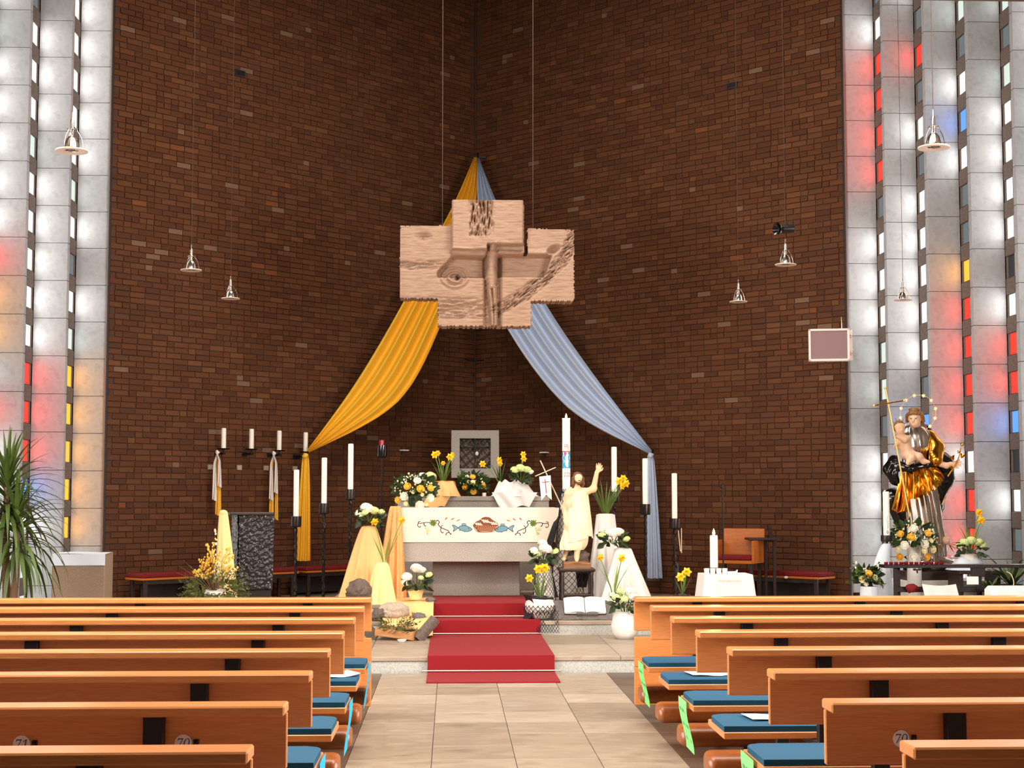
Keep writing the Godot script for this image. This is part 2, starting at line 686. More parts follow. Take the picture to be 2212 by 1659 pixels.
func shell() -> void:
	var c := structure("ceiling")
	part("slab", MB.new().span(Vector3(-NAVE_X - 0.4, TOP, -27.6), Vector3(NAVE_X + 0.4, TOP + 0.3, -14.2)), M.ceiling_paint, c)
	var cn := structure("ceiling_nave_lowered")
	part("slab", MB.new().span(Vector3(-NAVE_X - 0.4, LOW, -14.3), Vector3(NAVE_X + 0.4, LOW + 0.3, 6.4)), M.ceiling_paint, cn)  # unseen; lowered and drawn forward so the top of the brick darkens
	part("added_upstand", MB.new().span(Vector3(-NAVE_X - 0.4, LOW + 0.3, -14.3), Vector3(NAVE_X + 0.4, TOP, -14.0)), M.ceiling_paint, cn)  # added with the low ceiling to block light on the upper brick
	for s in [-1.0, 1.0]:
		var w := structure("wall_nave_left" if s < 0 else "wall_nave_right")
		part("plaster", MB.new().span(Vector3(s * NAVE_X, -0.3, EDGE_Z + STEP * 6 - 0.3), Vector3(s * (NAVE_X + 0.3), TOP, 6.3)), M.plaster, w)
	var b := structure("wall_rear")
	part("plaster", MB.new().span(Vector3(-NAVE_X - 0.3, -0.3, 6.0), Vector3(NAVE_X + 0.3, TOP, 6.3)), M.plaster, b)


func brick_walls() -> void:
	var course := 0.0834
	var pitch := 0.252
	var stretcher := MB.new().box(Vector3(0, 0, -0.05), Vector3(0.24, 0.0715, 0.1), Basis(), 0.004).mesh()
	var header := MB.new().box(Vector3(0, 0, -0.05), Vector3(0.115, 0.0715, 0.1), Basis(), 0.004).mesh()
	for s in [-1.0, 1.0]:
		var wall := structure("wall_back_left" if s < 0 else "wall_back_right")
		var a := Vector3(s * HALF, 0, EDGE_Z)
		var e := Vector3(0, 0, CORNER_Z)
		var dir := (e - a).normalized()
		var length := a.distance_to(e)
		var nrm := Vector3(-s, 0, 1).normalized()
		var right := Vector3.UP.cross(nrm)   # x of a brick's own axes
		var bas := Basis(right, Vector3.UP, nrm)
		part("mortar", MB.new().box((a + e) / 2 + dir * 0.07 - nrm * 0.165 + Vector3(0, TOP / 2, 0), Vector3(length + 0.1, TOP, 0.3), bas), M.mortar, wall)
		var rest := MB.new()
		var seen := []
		for r in int(TOP / course) + 1:
			var y := (r + 0.5) * course
			var x := -pitch * (0.5 if r % 2 else 0.0) - rng.randf() * 0.02
			while x < length:
				var short := rng.randf() < 0.3
				var w := pitch * (0.5 if short else 1.0)
				var mid := x + w / 2
				x += w
				if mid - w / 2 < -0.05 or mid + w / 2 > length + 0.02:
					continue
				var q := rng.randf()
				var tone := rng.randi() % 9
				if q < 0.03:
					tone = 9
				elif q < 0.041:
					tone = 10
				elif q < 0.047:
					tone = 11
				var at := a + dir * mid + Vector3(0, y, 0) + nrm * rng.randf_range(-0.004, 0.005)
				var t := Transform3D(bas, at)
				# the bricks that show largest: near the outer edge, above the benches and inside the frame
				if y > 0.75 and y < 6.2 and mid < 1.75 and seen.size() < 300 and not short:
					seen.append(1)
					inst("brick", stretcher, M["brick_%d" % tone], wall, t)
				else:
					var bt: Array = BRICK_TONES[tone]
					rest.col = lin(bt[0], bt[1], bt[2])
					var hw := (w - 0.012) / 2
					var hh := 0.0357
					var o := at
					var f := []
					for k in 8:
						f.append(o + right * (hw if k & 1 else -hw) + Vector3.UP * (hh if k & 2 else -hh) - nrm * (0.02 if k & 4 else 0.0))
					rest.face([f[0], f[1], f[3], f[2]])
					rest.face([f[4], f[0], f[2], f[6]])
					rest.face([f[1], f[5], f[7], f[3]])
					rest.face([f[2], f[3], f[7], f[6]])
					rest.face([f[4], f[5], f[1], f[0]])
		var o := part("brickwork", rest, M.brick_mix, wall)
		o.set_meta("kind", "stuff")
		# dark joint and pale edging strip where brick meets concrete
		var tr := structure("trim_1" if s < 0 else "trim_2")
		part("edging", MB.new().box(a + Vector3(s * 0.008, TOP / 2, 0.012), Vector3(0.016, TOP, 0.03)), M.trim_lilac, tr)
		part("dark_joint", MB.new().box(a + Vector3(-s * 0.012, TOP / 2, -0.012), Vector3(0.024, TOP, 0.03)), M.lead, tr)
	part("seam", MB.new().box(Vector3(0, TOP / 2, CORNER_Z + 0.025), Vector3(0.014, TOP, 0.03)), M.mortar, structure("trim_3"))


# Colours of the panes from the top down, one string for each column, from the brick outwards.
const RIGHT_PANES := ["wdwrrrrdwwwppdwwppddd", "pwdrdwdwwwwwdbpwppddd", "wwpdwbwddorrrrwrrwppd", "pdpdpwwwwkwrrbkwddppd", "wwwwpwpwwwwpwwpwwwpwp", "wpwwwwwpwwwwwwpwwwwpw"]
const LEFT_PANES := ["pwwwwwwpwdwpooooopddd", "wpdwwwpwwwwwrrrbwppdd", "wwwpwwwwwrooprwwwwppd", "wwpwwwwwwpwwwwwpwwwpw", "wwwwpwpwwwwpwwpwwwpwp", "wpwwwwwpwwwwwwpwwwwpw"]


func side_walls() -> void:
	var pitch := 0.523
	var high := 0.305
	var block := MB.new().box(Vector3.ZERO, Vector3(STEP - 0.004, pitch - 0.006, 0.12), Basis(), 0.004).mesh()
	var number := 0
	for s in [-1.0, 1.0]:
		var wall := structure("wall_left" if s < 0 else "wall_right")
		var phase := 4.64 if s > 0 else 4.79
		for k in 6:
			var z0 := EDGE_Z + STEP * k            # plane of this panel
			var x0 := HALF + STEP * k              # its inner edge
			var x1 := x0 + STEP                    # the return with the panes
			number += 1
			var win := structure("window_%d" % number)
			var codes: String = (RIGHT_PANES if s > 0 else LEFT_PANES)[k]
			part("core", MB.new().span(Vector3(s * (x0 + (0.205 if k > 0 else 0.0)), 0, z0 - 0.3), Vector3(s * (x1 + 0.155), TOP, z0 - 0.122)), M.concrete_shaded, wall)
			for r in 21:
				var yc := phase + pitch * (8 - r) + 0.11 + pitch
				var cy := yc
				if cy < 0.05:
					continue
				# panel blocks break level with the middle of the solid pieces between the panes
				inst("panel", block, M.concrete, wall, Transform3D(Basis(), Vector3(s * (x0 + STEP / 2), cy, z0 - 0.06)))
				# solid piece of the return below this pane
				inst("block", MB.new().span(Vector3(s * x1, cy - pitch + high / 2, z0), Vector3(s * (x1 + 0.16), cy - high / 2, z0 + STEP - 0.1), 0.004).mesh(), M.concrete_shaded, wall)
				var code := codes[r]
				var pane := MB.new().box(Vector3(s * (x1 + 0.022), cy, z0 + 0.2), Vector3(0.015, high - 0.02, 0.24))
				part("pane", pane, M["pane_" + code], win)
				part("frame", MB.new().box(Vector3(s * (x1 + 0.02), cy + high / 2 - 0.005, z0 + 0.2), Vector3(0.03, 0.012, 0.32)).box(Vector3(s * (x1 + 0.02), cy - high / 2 + 0.005, z0 + 0.2), Vector3(0.03, 0.012, 0.32)), M.lead, win)
				if code in "wrobp":
					var e: Array = PANES[code]
					area_light("%s_daylight_%d" % [win.name, r], Vector3(s * (x1 + 0.012), cy, z0 + 0.2), Vector2(0.24, high - 0.02), Basis(Vector3.UP, s * PI / 2), e[0], e[1] * 0.115)
			# jambs beside the panes
			part("jamb", MB.new().span(Vector3(s * (x1 + 0.01), 0, z0), Vector3(s * (x1 + 0.16), TOP, z0 + 0.08)), M.concrete_shaded, wall)
			part("jamb", MB.new().span(Vector3(s * (x1 + 0.004), 0, z0 + STEP - 0.135), Vector3(s * (x1 + 0.2), TOP, z0 + STEP - 0.1)), M.concrete_shaded, wall)
			part("outer_sheet", MB.new().span(Vector3(s * (x1 + 0.16), 0, z0 - 0.2), Vector3(s * (x1 + 0.2), TOP, z0 + STEP - 0.125)), M.concrete_shaded, wall)
		part("closing_wall", MB.new().span(Vector3(s * (HALF + STEP * 6), 0, EDGE_Z + STEP * 6 - 0.15), Vector3(s * (NAVE_X + 0.3), TOP, EDGE_Z + STEP * 6)), M.concrete, wall)


func floors() -> void:
	var f := structure("floor")
	part("bed", MB.new().span(Vector3(-NAVE_X - 0.3, -0.3, -27.4), Vector3(NAVE_X + 0.3, -0.012, 6.3)), M.joint, f)
	var side := 0.53
	var slab := MB.new().box(Vector3(0, -0.02, 0), Vector3(side - 0.004, 0.04, side - 0.004), Basis(), 0.002).mesh()
	for r in 27:
		var z := -14.6 + side * (r + 0.5) + 0.02
		var tone := rng.randi() % 5
		for k in 4:
			inst("slab", slab, M["slab_%d" % (tone if rng.randf() < 0.6 else rng.randi() % 5)], f, Transform3D(Basis(), Vector3((k - 1.5) * side, rng.randf_range(-0.0008, 0.0008), z)))
		for k in 3:
			for s in [-1.0, 1.0]:
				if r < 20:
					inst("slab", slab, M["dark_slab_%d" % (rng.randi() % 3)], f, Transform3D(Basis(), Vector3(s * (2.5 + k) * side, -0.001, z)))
	for s in [-1.0, 1.0]:
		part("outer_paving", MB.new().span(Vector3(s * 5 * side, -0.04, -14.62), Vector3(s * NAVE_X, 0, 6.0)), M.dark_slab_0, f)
	# the choir: one broad step, then two under the altar
	var p := structure("floor_choir")
	part("riser", MB.new().span(Vector3(-NAVE_X, -0.1, -14.66), Vector3(NAVE_X, 0.118, -14.62), 0.0), M.terrazzo, p)
	part("riser", MB.new().span(Vector3(-2.0, 0.1, -16.9), Vector3(2.2, 0.27, -16.86)), M.terrazzo, p)
	part("riser", MB.new().span(Vector3(-1.8, 0.2, -17.34), Vector3(2.0, 0.42, -17.3)), M.terrazzo, p)
	part("platform", MB.new().span(Vector3(-2.0, 0.1, -20.6), Vector3(2.2, 0.262, -16.9)), M.granite_pale, p)
	part("platform", MB.new().span(Vector3(-1.8, 0.25, -20.5), Vector3(2.0, 0.412, -17.34)), M.granite_pale, p)
	part("underlay", MB.new().span(Vector3(-NAVE_X, -0.1, -27.0), Vector3(NAVE_X, 0.112, -14.66)), M.joint, p)
	var w := 0.78
	var treads := [[-14.6, -15.75, 0.15, 5.2], [-15.75, -16.87, 0.15, 5.2], [-16.84, -17.32, 0.302, 2.12], [-17.28, -18.3, 0.455, 1.92], [-18.3, -19.3, 0.455, 1.92], [-19.3, -20.52, 0.455, 1.92]]
	for t in treads:
		var n := int(round(2 * t[3] / w))
		var ww: float = 2 * t[3] / n
		for i in n:
			var x: float = (0.1 if t[3] < 3.0 else 0.0) - t[3] + ww * (i + 0.5)
			part("slab", MB.new().box(Vector3(x, t[2] - 0.02, (t[0] + t[1]) / 2), Vector3(ww - 0.004, 0.04, t[0] - t[1] - 0.004), Basis(), 0.004), M["slab_%d" % (rng.randi() % 5)], p)
	part("outer_paving", MB.new().span(Vector3(-NAVE_X, 0.1, -27.0), Vector3(NAVE_X, 0.147, -16.87)), M.slab_0, p)
	for s in [-1.0, 1.0]:
		part("outer_paving", MB.new().span(Vector3(s * 5.2, 0.1, -16.9), Vector3(s * NAVE_X, 0.149, -14.6)), M.slab_1, p)

const ROWS := [10.55, 9.57, 8.58, 7.6, 6.62, 5.63, 4.65]
const ORDINAL := ["first", "second", "third", "fourth", "fifth", "sixth", "seventh"]


func pews() -> void:
	for s in [-1.0, 1.0]:
		var side := "left" if s < 0 else "right"
		var inner := -1.0 if s < 0 else 0.96
		var outer: float = s * 7.3
		var mid := (inner + outer) / 2
		var length := absf(outer - inner)
		var posts := []
		var x := 0.47
		while x < length:
			posts.append(inner + s * x)
			x += 1.23
		# the screen in front of the first pew
		var f := thing("pew_screen", Vector3(mid, 0, -11.5), "wooden screen with a top rail in front of the first pew %s of the aisle" % side, "pew screen")
		part("top_rail", MB.new().box(Vector3(0, 0.892, 0.035), Vector3(length, 0.036, 0.15), Basis(), 0.006), M.pew_wood, f)
		part("upper_board", MB.new().box(Vector3(0, 0.765, 0), Vector3(length, 0.215, 0.03), Basis(), 0.004), M.pew_wood, f)
		part("lower_board", MB.new().box(Vector3(0, 0.50, 0), Vector3(length, 0.22, 0.03), Basis(), 0.004), M.pew_wood, f)
		part("lower_board", MB.new().box(Vector3(0, 0.248, 0), Vector3(length, 0.28, 0.03), Basis(), 0.004), M.pew_wood, f)
		for px in posts:
			part("post", MB.new().box(Vector3(px - mid, 0.437, 0.045), Vector3(0.07, 0.874, 0.05), Basis(), 0.004), M.black_iron, f)
		kneeler(f, length, inner - mid, s)
		for i in ROWS.size():
			var z: float = -ROWS[i]
			var p := thing("church_pew", Vector3(mid, 0, z), "orange varnished wooden pew, %s from the altar, %s of the aisle" % [ORDINAL[i], side], "pew", "pews in the nave")
			part("backrest", MB.new().box(Vector3(0, 0.776, 0), Vector3(length, 0.2, 0.03), Basis(), 0.004), M.pew_wood, p)
			part("top_rail", MB.new().box(Vector3(0, 0.893, 0.035), Vector3(length, 0.037, 0.15), Basis(), 0.006), M.pew_wood, p)
			part("seat", MB.new().box(Vector3(0, 0.457, -0.365), Vector3(length, 0.035, 0.47), Basis(), 0.004), M.pew_wood, p)
			for px in posts:
				part("post", MB.new().box(Vector3(px - mid, 0.437, 0.042), Vector3(0.072, 0.874, 0.05), Basis(), 0.004), M.black_iron, p)
				part("bracket", MB.new().box(Vector3(px - mid, 0.42, -0.26), Vector3(0.05, 0.038, 0.56), Basis(), 0.003), M.black_iron, p)
			if i < 6:
				kneeler(p, length, inner - mid, s)
			cushion(mid, z, length, s, "flat petrol-blue seat pad on the %s pew from the altar, %s of the aisle" % [ORDINAL[i], side])
	pew_papers()


func kneeler(p: Node3D, length: float, inner: float, s: float) -> void:
	# a padded roll on iron arms behind the backrest
	var b := MB.new()
	var prof := [Vector2(-0.10, 0.17), Vector2(0.10, 0.17), Vector2(0.115, 0.2), Vector2(0.11, 0.255), Vector2(0.07, 0.288), Vector2(-0.07, 0.288), Vector2(-0.11, 0.255), Vector2(-0.115, 0.2)]
	var out: Array = []
	for e in [[0.0, 0.72], [0.012, 0.9], [0.035, 1.0], [length - 0.04, 1.0], [length, 0.9]]:
		var ring := []
		for q in prof:
			ring.append(Vector3(inner + s * e[0], 0.23 + (q.y - 0.23) * e[1], 0.3 + q.x * e[1]))
		out.append(ring)
	var n := prof.size()
	var first := []
	for r in out:
		first.append(b.v.size())
		for q in r:
			b.p(q)
	for j in out.size() - 1:
		for i in n:
			var a: int = first[j] + i
			var c: int = first[j] + (i + 1) % n
			var d: int = first[j + 1] + (i + 1) % n
			var e: int = first[j + 1] + i
			if s > 0:
				b.quad(a, e, d, c)
			else:
				b.quad(a, c, d, e)
	for j in [0, out.size() - 1]:
		var st := b.v.size()
		for q in out[j]:
			b.p(q)
		for i in range(1, n - 1):
			if (j == 0) == (s > 0):
				b.tri(st, st + i, st + i + 1)
			else:
				b.tri(st, st + i + 1, st + i)
	part("kneeler", b, M.kneeler_leather, p, "brown padded kneeler")
	for i in 3:
		part("kneeler_arm", MB.new().box(Vector3(inner + s * (0.47 + i * 2.46), 0.155, 0.18), Vector3(0.04, 0.03, 0.3)), M.black_iron, p)


func cushion(mid: float, z: float, length: float, s: float, label: String) -> void:
	var b := MB.new()
	var l := length / 2 - 0.004
	var poly := []
	for q in [[l, -0.215], [l, 0.16]]:
		poly.append(Vector2(q[0] * -s * -1, q[1]))
	var pts := [Vector2(-l, -0.225), Vector2(l, -0.225), Vector2(l, 0.15), Vector2(l - 0.02, 0.195), Vector2(l - 0.07, 0.225), Vector2(-l + 0.07, 0.225), Vector2(-l + 0.02, 0.195), Vector2(-l, 0.15)]
	# lies on the seat: outline in x and depth, extruded upwards
	b.prism(pts, 0.0, 0.028, Vector3.ZERO, Basis(Vector3.RIGHT, Vector3(0, 0, -1), Vector3.UP))
	single("seat_pad", b, M.blue_felt, Vector3(mid, 0.475, z - 0.365), label, "seat pad", "blue seat pads on the pews")


func pew_papers() -> void:
	var green := scribble(srgb(126, 226, 128), srgb(36, 60, 40), 256, 180, 3)
	var sheet := scribble(srgb(246, 246, 250), srgb(150, 150, 164), 256, 180, 5)
	var gm := mat("green_notice", Color.WHITE, 0.8)
	gm.albedo_texture = green
	var cm := mat("cyan_notice", srgb(16, 178, 226), 0.8)
	cm.backlight_enabled = true
	cm.backlight = srgb(10, 90, 120)
	var pm := mat("printed_sheet", Color.WHITE, 0.8)
	pm.albedo_texture = sheet
	for i in [0, 2, 4]:
		var z: float = -ROWS[i]
		var b := MB.new().grid(6, 8, func(u, v): return Vector3(-0.012 + 0.045 * sm(0.12, 1.0, 1 - v), -0.3 * (1 - v), -0.15 + 0.24 * (u - 0.5) * 1.25))
		single("notice", b, gm, Vector3(0.955, 0.478, z - 0.27), "green paper notice hanging from the seat end of the %s pew right of the aisle" % ORDINAL[i], "notice", "notices on the pew ends", 0.0)
		var c := MB.new().grid(6, 8, func(u, v): return Vector3(0.008 - 0.03 * sm(0.12, 1.0, 1 - v), -0.3 * (1 - v), -0.15 - 0.24 * (u - 0.5) * 1.25))
		single("notice", c, cm, Vector3(-0.995, 0.478, z - 0.27), "cyan paper notice hanging from the seat end of the %s pew left of the aisle" % ORDINAL[i], "notice", "notices on the pew ends", 0.0)
	for q in [[1.28, 1, 0.12, "white printed sheet on the blue pad of the second pew right of the aisle"], [1.28, 3, 0.1, "white printed sheet on the blue pad of the fourth pew right of the aisle"], [-1.17, 1, 0.5, "white sheet on the blue pad of the second pew left of the aisle"]]:
		var b := MB.new().grid(8, 6, func(u, v): return Vector3((u - 0.5) * 0.3, 0.004 + 0.01 * pow(absf(u - 0.4), 2.0) * 4.0 + 0.004 * sin(u * 7.0), (0.5 - v) * 0.21))
		single("paper_sheet", b, pm, Vector3(q[0], 0.504, -ROWS[q[1]] - 0.42), q[3], "paper", "sheets left on the pews", q[2])
	# round number labels behind the sixth row, each beside a black hook
	for q in [[-1.944, "71", "left of the aisle far from its end"], [-1.37, "70", "left of the aisle close to its end"], [1.238, "70", "right of the aisle"]]:
		var o := thing("number_label", Vector3(q[0], 0.77, -5.613), "round white label handwritten %s, %s" % [q[1], q[2]], "label")
		part("disc", MB.new().lathe([Vector2(0.031, 0), Vector2(0.031, 0.0012), Vector2(0, 0.0012)], 28, Vector3.ZERO, Basis(Vector3.RIGHT, PI / 2)), M.paper, o)
		var tm := TextMesh.new()
		tm.text = q[1]
		tm.font = SystemFont.new()
		tm.font.font_names = PackedStringArray(["Droid Serif"])
		tm.font_size = 32
		tm.pixel_size = 0.0014
		tm.depth = 0.0004
		var n := inst("digits", tm, M.ink_blue, o, Transform3D(Basis(Vector3(1, 0, 0), Vector3(0.18, 1, 0), Vector3(0, 0, 1)), Vector3(0, -0.001, 0.0016)))
		n.set_meta("label", "blue handwritten digits")
		var h := thing("coat_hook", Vector3(q[0] + 0.046, 0.773, -5.615), "small black hook by the label %s %s" % [q[1], q[2]], "hook")
		part("plate", MB.new().box(Vector3(0, 0, 0.004), Vector3(0.02, 0.022, 0.008), Basis(), 0.002), M.plastic_black, h)
		part("peg", MB.new().tube([Vector3(0, 0, 0.006), Vector3(0, 0, 0.02), Vector3(0, 0.006, 0.026)], 0.005, 6), M.plastic_black, h)


func scribble(ground: Color, ink: Color, w: int, h: int, lines: int) -> ImageTexture:   # lines of print too small to read
	var im := Image.create(w, h, false, Image.FORMAT_RGB8)
	im.fill(ground)
	for l in lines:
		var y := int(h * (l + 0.7) / (lines + 0.6))
		var x := int(w * 0.12)
		while x < w * 0.86:
			var ww := rng.randi_range(6, 18)
			if rng.randf() < 0.75:
				im.fill_rect(Rect2i(x, y, ww, maxi(3, h / (lines * 5))), ground.lerp(ink, rng.randf_range(0.4, 0.9)))
			x += ww + 4
	return ImageTexture.create_from_image(im)

func all_things() -> void:
	plant_meshes()
	pass
	wooden_cross()
	drapes()
	wall_things()
	lamps()
	pass
	altar()
	candles()
	furniture()
	pass
	arrangements()
	pass
	risen_figure()
	madonna()
	madonna_corner()


# ---------- the carved cross over the altar ----------
func sm(a: float, b: float, x: float) -> float:
	return smoothstep(a, b, x)


func in_box(x: float, y: float, x0: float, x1: float, y0: float, y1: float, soft := 3.0) -> float:
	return sm(x0 - soft, x0 + soft, x) * (1.0 - sm(x1 - soft, x1 + soft, x)) * sm(y0 - soft, y0 + soft, y) * (1.0 - sm(y1 - soft, y1 + soft, y))


func wooden_cross() -> void:
	# relief on a grid; x and y run in hundredths of the cross' 2.24 m width from its upper left corner
	var k := 2.24 / 379.0
	var fn := FastNoiseLite.new()
	fn.seed = 4
	fn.frequency = 0.05
	var wob := func(y: float) -> float: return 2.2 * fn.get_noise_2d(y * 3.0, 900.0)
	var inside := func(x: float, y: float) -> bool:
		var wx: float = x + wob.call(y)
		var wy: float = y + wob.call(x + 300.0) * 0.7
		if wx > 112 and wx < 269 and wy > 0 and wy < 112:
			return true
		if wx > 0 and wx < 137 and wy > 55 + x * -0.02 and wy < 213:
			return true
		if wx > 112 and wx < 287 and wy > 80 and wy < 218:
			return not (wx > 268 and wx < 277 and wy < 118)
		if wx > 277 and wx < 379 and wy > 58 + (x - 277) * 0.03 and wy < 217:
			return true
		return wx > 83 and wx < 285 and wy > 200 and wy < 273
	var height := func(x: float, y: float) -> float:
		var h := 0.007 * fn.get_noise_2d(x * 0.4, y * 5.0)
		h += 0.12 * in_box(x, y, 112, 268, -20, 97 + (12 if x < 190 else 0), 2.0)             # head block stands proud
		h -= 0.15 * in_box(x, y, 112 - 30 * sm(118, 160, y), 186, 122, 166, 3.0)              # hollow left of the body
		h -= 0.15 * in_box(x, y, 212, 330 - (y - 118) * 0.35, 118, 164, 2.5)                  # hollow right of the body
		h += 0.05 * in_box(x, y, 110, 186, 104 + (x - 110) * 0.09, 116 + (x - 110) * 0.13, 2.0)  # ledge like an outstretched arm
		h += 0.035 * in_box(x, y, 212, 320, 108, 116, 2.0)
		h -= 0.11 * in_box(x, y, 183, 219, 118, 290, 4.0)                                      # shaft the body stands in
		# the body: head, trunk, loins, legs
		var bx := 201.0 + 3.0 * sin(y * 0.03)
		var prof := 0.0
		if y > 92 and y < 276:
			var w := 9.0
			if y < 112:
				w = 6.5
			elif y < 150:
				w = 11.5 - absf(y - 128) * 0.1
			elif y < 185:
				w = 13.5 - absf(y - 168) * 0.18
			else:
				w = 12.0 - (y - 185) * 0.045
			var t := (x - bx) / w
			if absf(t) < 1.0:
				prof = sqrt(1.0 - t * t)
				if y > 190:
					prof *= 0.55 + 0.45 * sm(0.0, 0.35, absf(t))
			h += 0.17 * prof * sm(92, 97, y) * (1.0 - 0.5 * in_box(x, y, 190, 215, 111, 118, 2.0))
		# knots, cracks and torn grain
		var kn := Vector2((x - 119) / 1.25, y - 165).length()
		if kn < 34:
			h += 0.045 * cos(kn * 0.55) * (1.0 - kn / 34.0) - 0.14 * maxf(0.0, 1.0 - Vector2(x - 125, (y - 167) * 0.7).length() / 8.0)
		var k2 := Vector2((x - 50) / 2.0, y - 78).length()
		if k2 < 11:
			h -= 0.07 * (1.0 - k2 / 11.0) * (0.6 + 0.4 * sin(y * 1.4))
		var k3 := Vector2((x - 335 + (y - 105) * 0.5) / 1.2, y - 105).length()
		if k3 < 13:
			h -= 0.12 * (1.0 - k3 / 13.0)
		var near := 99.0   # torn band from the right arm down to the foot
		for i in 5:
			var g: Vector2 = [Vector2(380, 70), Vector2(362, 118), Vector2(318, 166), Vector2(270, 204), Vector2(214, 236)][i]
			var g2: Vector2 = [Vector2(362, 118), Vector2(318, 166), Vector2(270, 204), Vector2(214, 236), Vector2(214, 240)][i]
			near = minf(near, Geometry2D.get_closest_point_to_segment(Vector2(x, y), g, g2).distance_to(Vector2(x, y)))
		var band := 1.0 - sm(7, 19, near)
		h -= 0.16 * band * absf(fn.get_noise_2d((x - y * 1.6) * 0.25, (x * 0.62 + y) * 2.6))
		var low := sm(205, 222, y) * (1.0 - sm(250, 262, y)) * (1.0 - sm(180, 190, x)) + in_box(x, y, 0, 100, 132, 150, 5.0)
		h -= 0.13 * low * absf(fn.get_noise_2d(x * 0.22, y * 3.2))
		var crack := in_box(x, y, 150, 200, 3, 78, 6.0)
		h -= 0.3 * crack * pow(absf(fn.get_noise_2d(x * 2.6, y * 0.28)), 1.3)
		return h
	var b := MB.new()
	var st := 2.0
	var nx := int(382 / st)
	var ny := int(278 / st)
	var idx := {}
	var cell := func(i: int, j: int) -> bool: return inside.call((i + 0.5) * st - 2.0, (j + 0.5) * st - 2.0)
	var on := {}
	for j in ny:
		for i in nx:
			if cell.call(i, j):
				on[i + j * 1000] = true
	var pos := func(i: int, j: int) -> Vector3:
		var x: float = i * st - 2.0
		var y: float = j * st - 2.0
		return Vector3((x - 189.5) * k, (137.0 - y) * k, height.call(x, y))
	var get_i := func(i: int, j: int) -> int:
		var q := i + j * 1000
		if not idx.has(q):
			idx[q] = b.p(pos.call(i, j))
		return idx[q]
	for q in on:
		var i: int = q % 1000
		var j: int = q / 1000
		b.quad(get_i.call(i, j + 1), get_i.call(i + 1, j + 1), get_i.call(i + 1, j), get_i.call(i, j))
	var back := Vector3(0, 0, 1)
	for q in on:
		var i: int = q % 1000
		var j: int = q / 1000
		for e in [[-1, i, j, i, j + 1], [1, i + 1, j + 1, i + 1, j], [-1000, i + 1, j, i, j], [1000, i, j + 1, i + 1, j + 1]]:
			if not on.has(q + e[0]):
				var p0: Vector3 = pos.call(e[1], e[2])
				var p1: Vector3 = pos.call(e[3], e[4])
				b.face([Vector3(p0.x, p0.y, -0.32), Vector3(p1.x, p1.y, -0.32), p1, p0])
	var o := thing("carved_cross", Vector3(0.043, 4.652, -19.5), "broad carved cross of pale weathered wood hanging above the altar", "cross")
	part("carving", b, M.carved_wood, o)
	part("back_board", MB.new().box(Vector3(-0.02, -0.02, -0.31), Vector3(2.1, 0.8, 0.04)).box(Vector3(0.02, 0.0, -0.31), Vector3(0.9, 1.5, 0.03)), M.plinth_wood, o)
	for q in [[-0.58, 0.5], [0.6, 0.48]]:
		part("suspension_cable", MB.new().tube([Vector3(q[0], q[1] - 0.05, -0.2), Vector3(q[0] * 1.01, TOP - 0.004 - o.position.y, -0.2)], 0.006, 6), M.cable, o)


# ---------- the yellow and blue lengths of cloth behind it ----------
func drape(called: String, outer: Array, inner: Array, folds: int, mt: Material, label: String, tail_top: Vector3, tail_low: Array) -> void:
	var a := smooth_path(outer, 8)
	var c := smooth_path(inner, 8)
	var o := thing(called, Vector3.ZERO, label, "drape")
	var b := MB.new().grid(44, 60, func(u, v):
		var t: float = 1.0 - v
		var p: Vector3 = along(a, t).lerp(along(c, t), u)
		var loose := sin(PI * clampf(t, 0.0, 1.0))
		var f := sin(u * TAU * folds + 0.8 * sin(t * 3.0)) * 0.1 * (0.3 + 0.7 * loose) + 0.012 * sin(u * TAU * folds * 2.0 + 1.0) * loose
		return p + Vector3(0, 0, f))
	part("swag", b, mt, o)
	var d := MB.new().grid(28, 24, func(u, v):
		var t: float = 1.0 - v
		var w: float = lerpf(0.09, tail_low[1], pow(t, 0.6))
		var x: float = lerpf(tail_top.x, tail_low[0], t) + (u - 0.5) * w
		return Vector3(x, lerpf(tail_top.y, tail_low[2], t), tail_top.z + 0.035 * sin(u * TAU * 3.0 + t * 1.2) * (0.4 + t) + 0.05 * cos((u - 0.5) * PI)))
	part("hanging_end", d, mt, o)
	part("knot", MB.new().blob(tail_top + Vector3(0, 0.0, 0.03), Vector3(0.05, 0.045, 0.05), 12, 0.25, 3), mt, o)


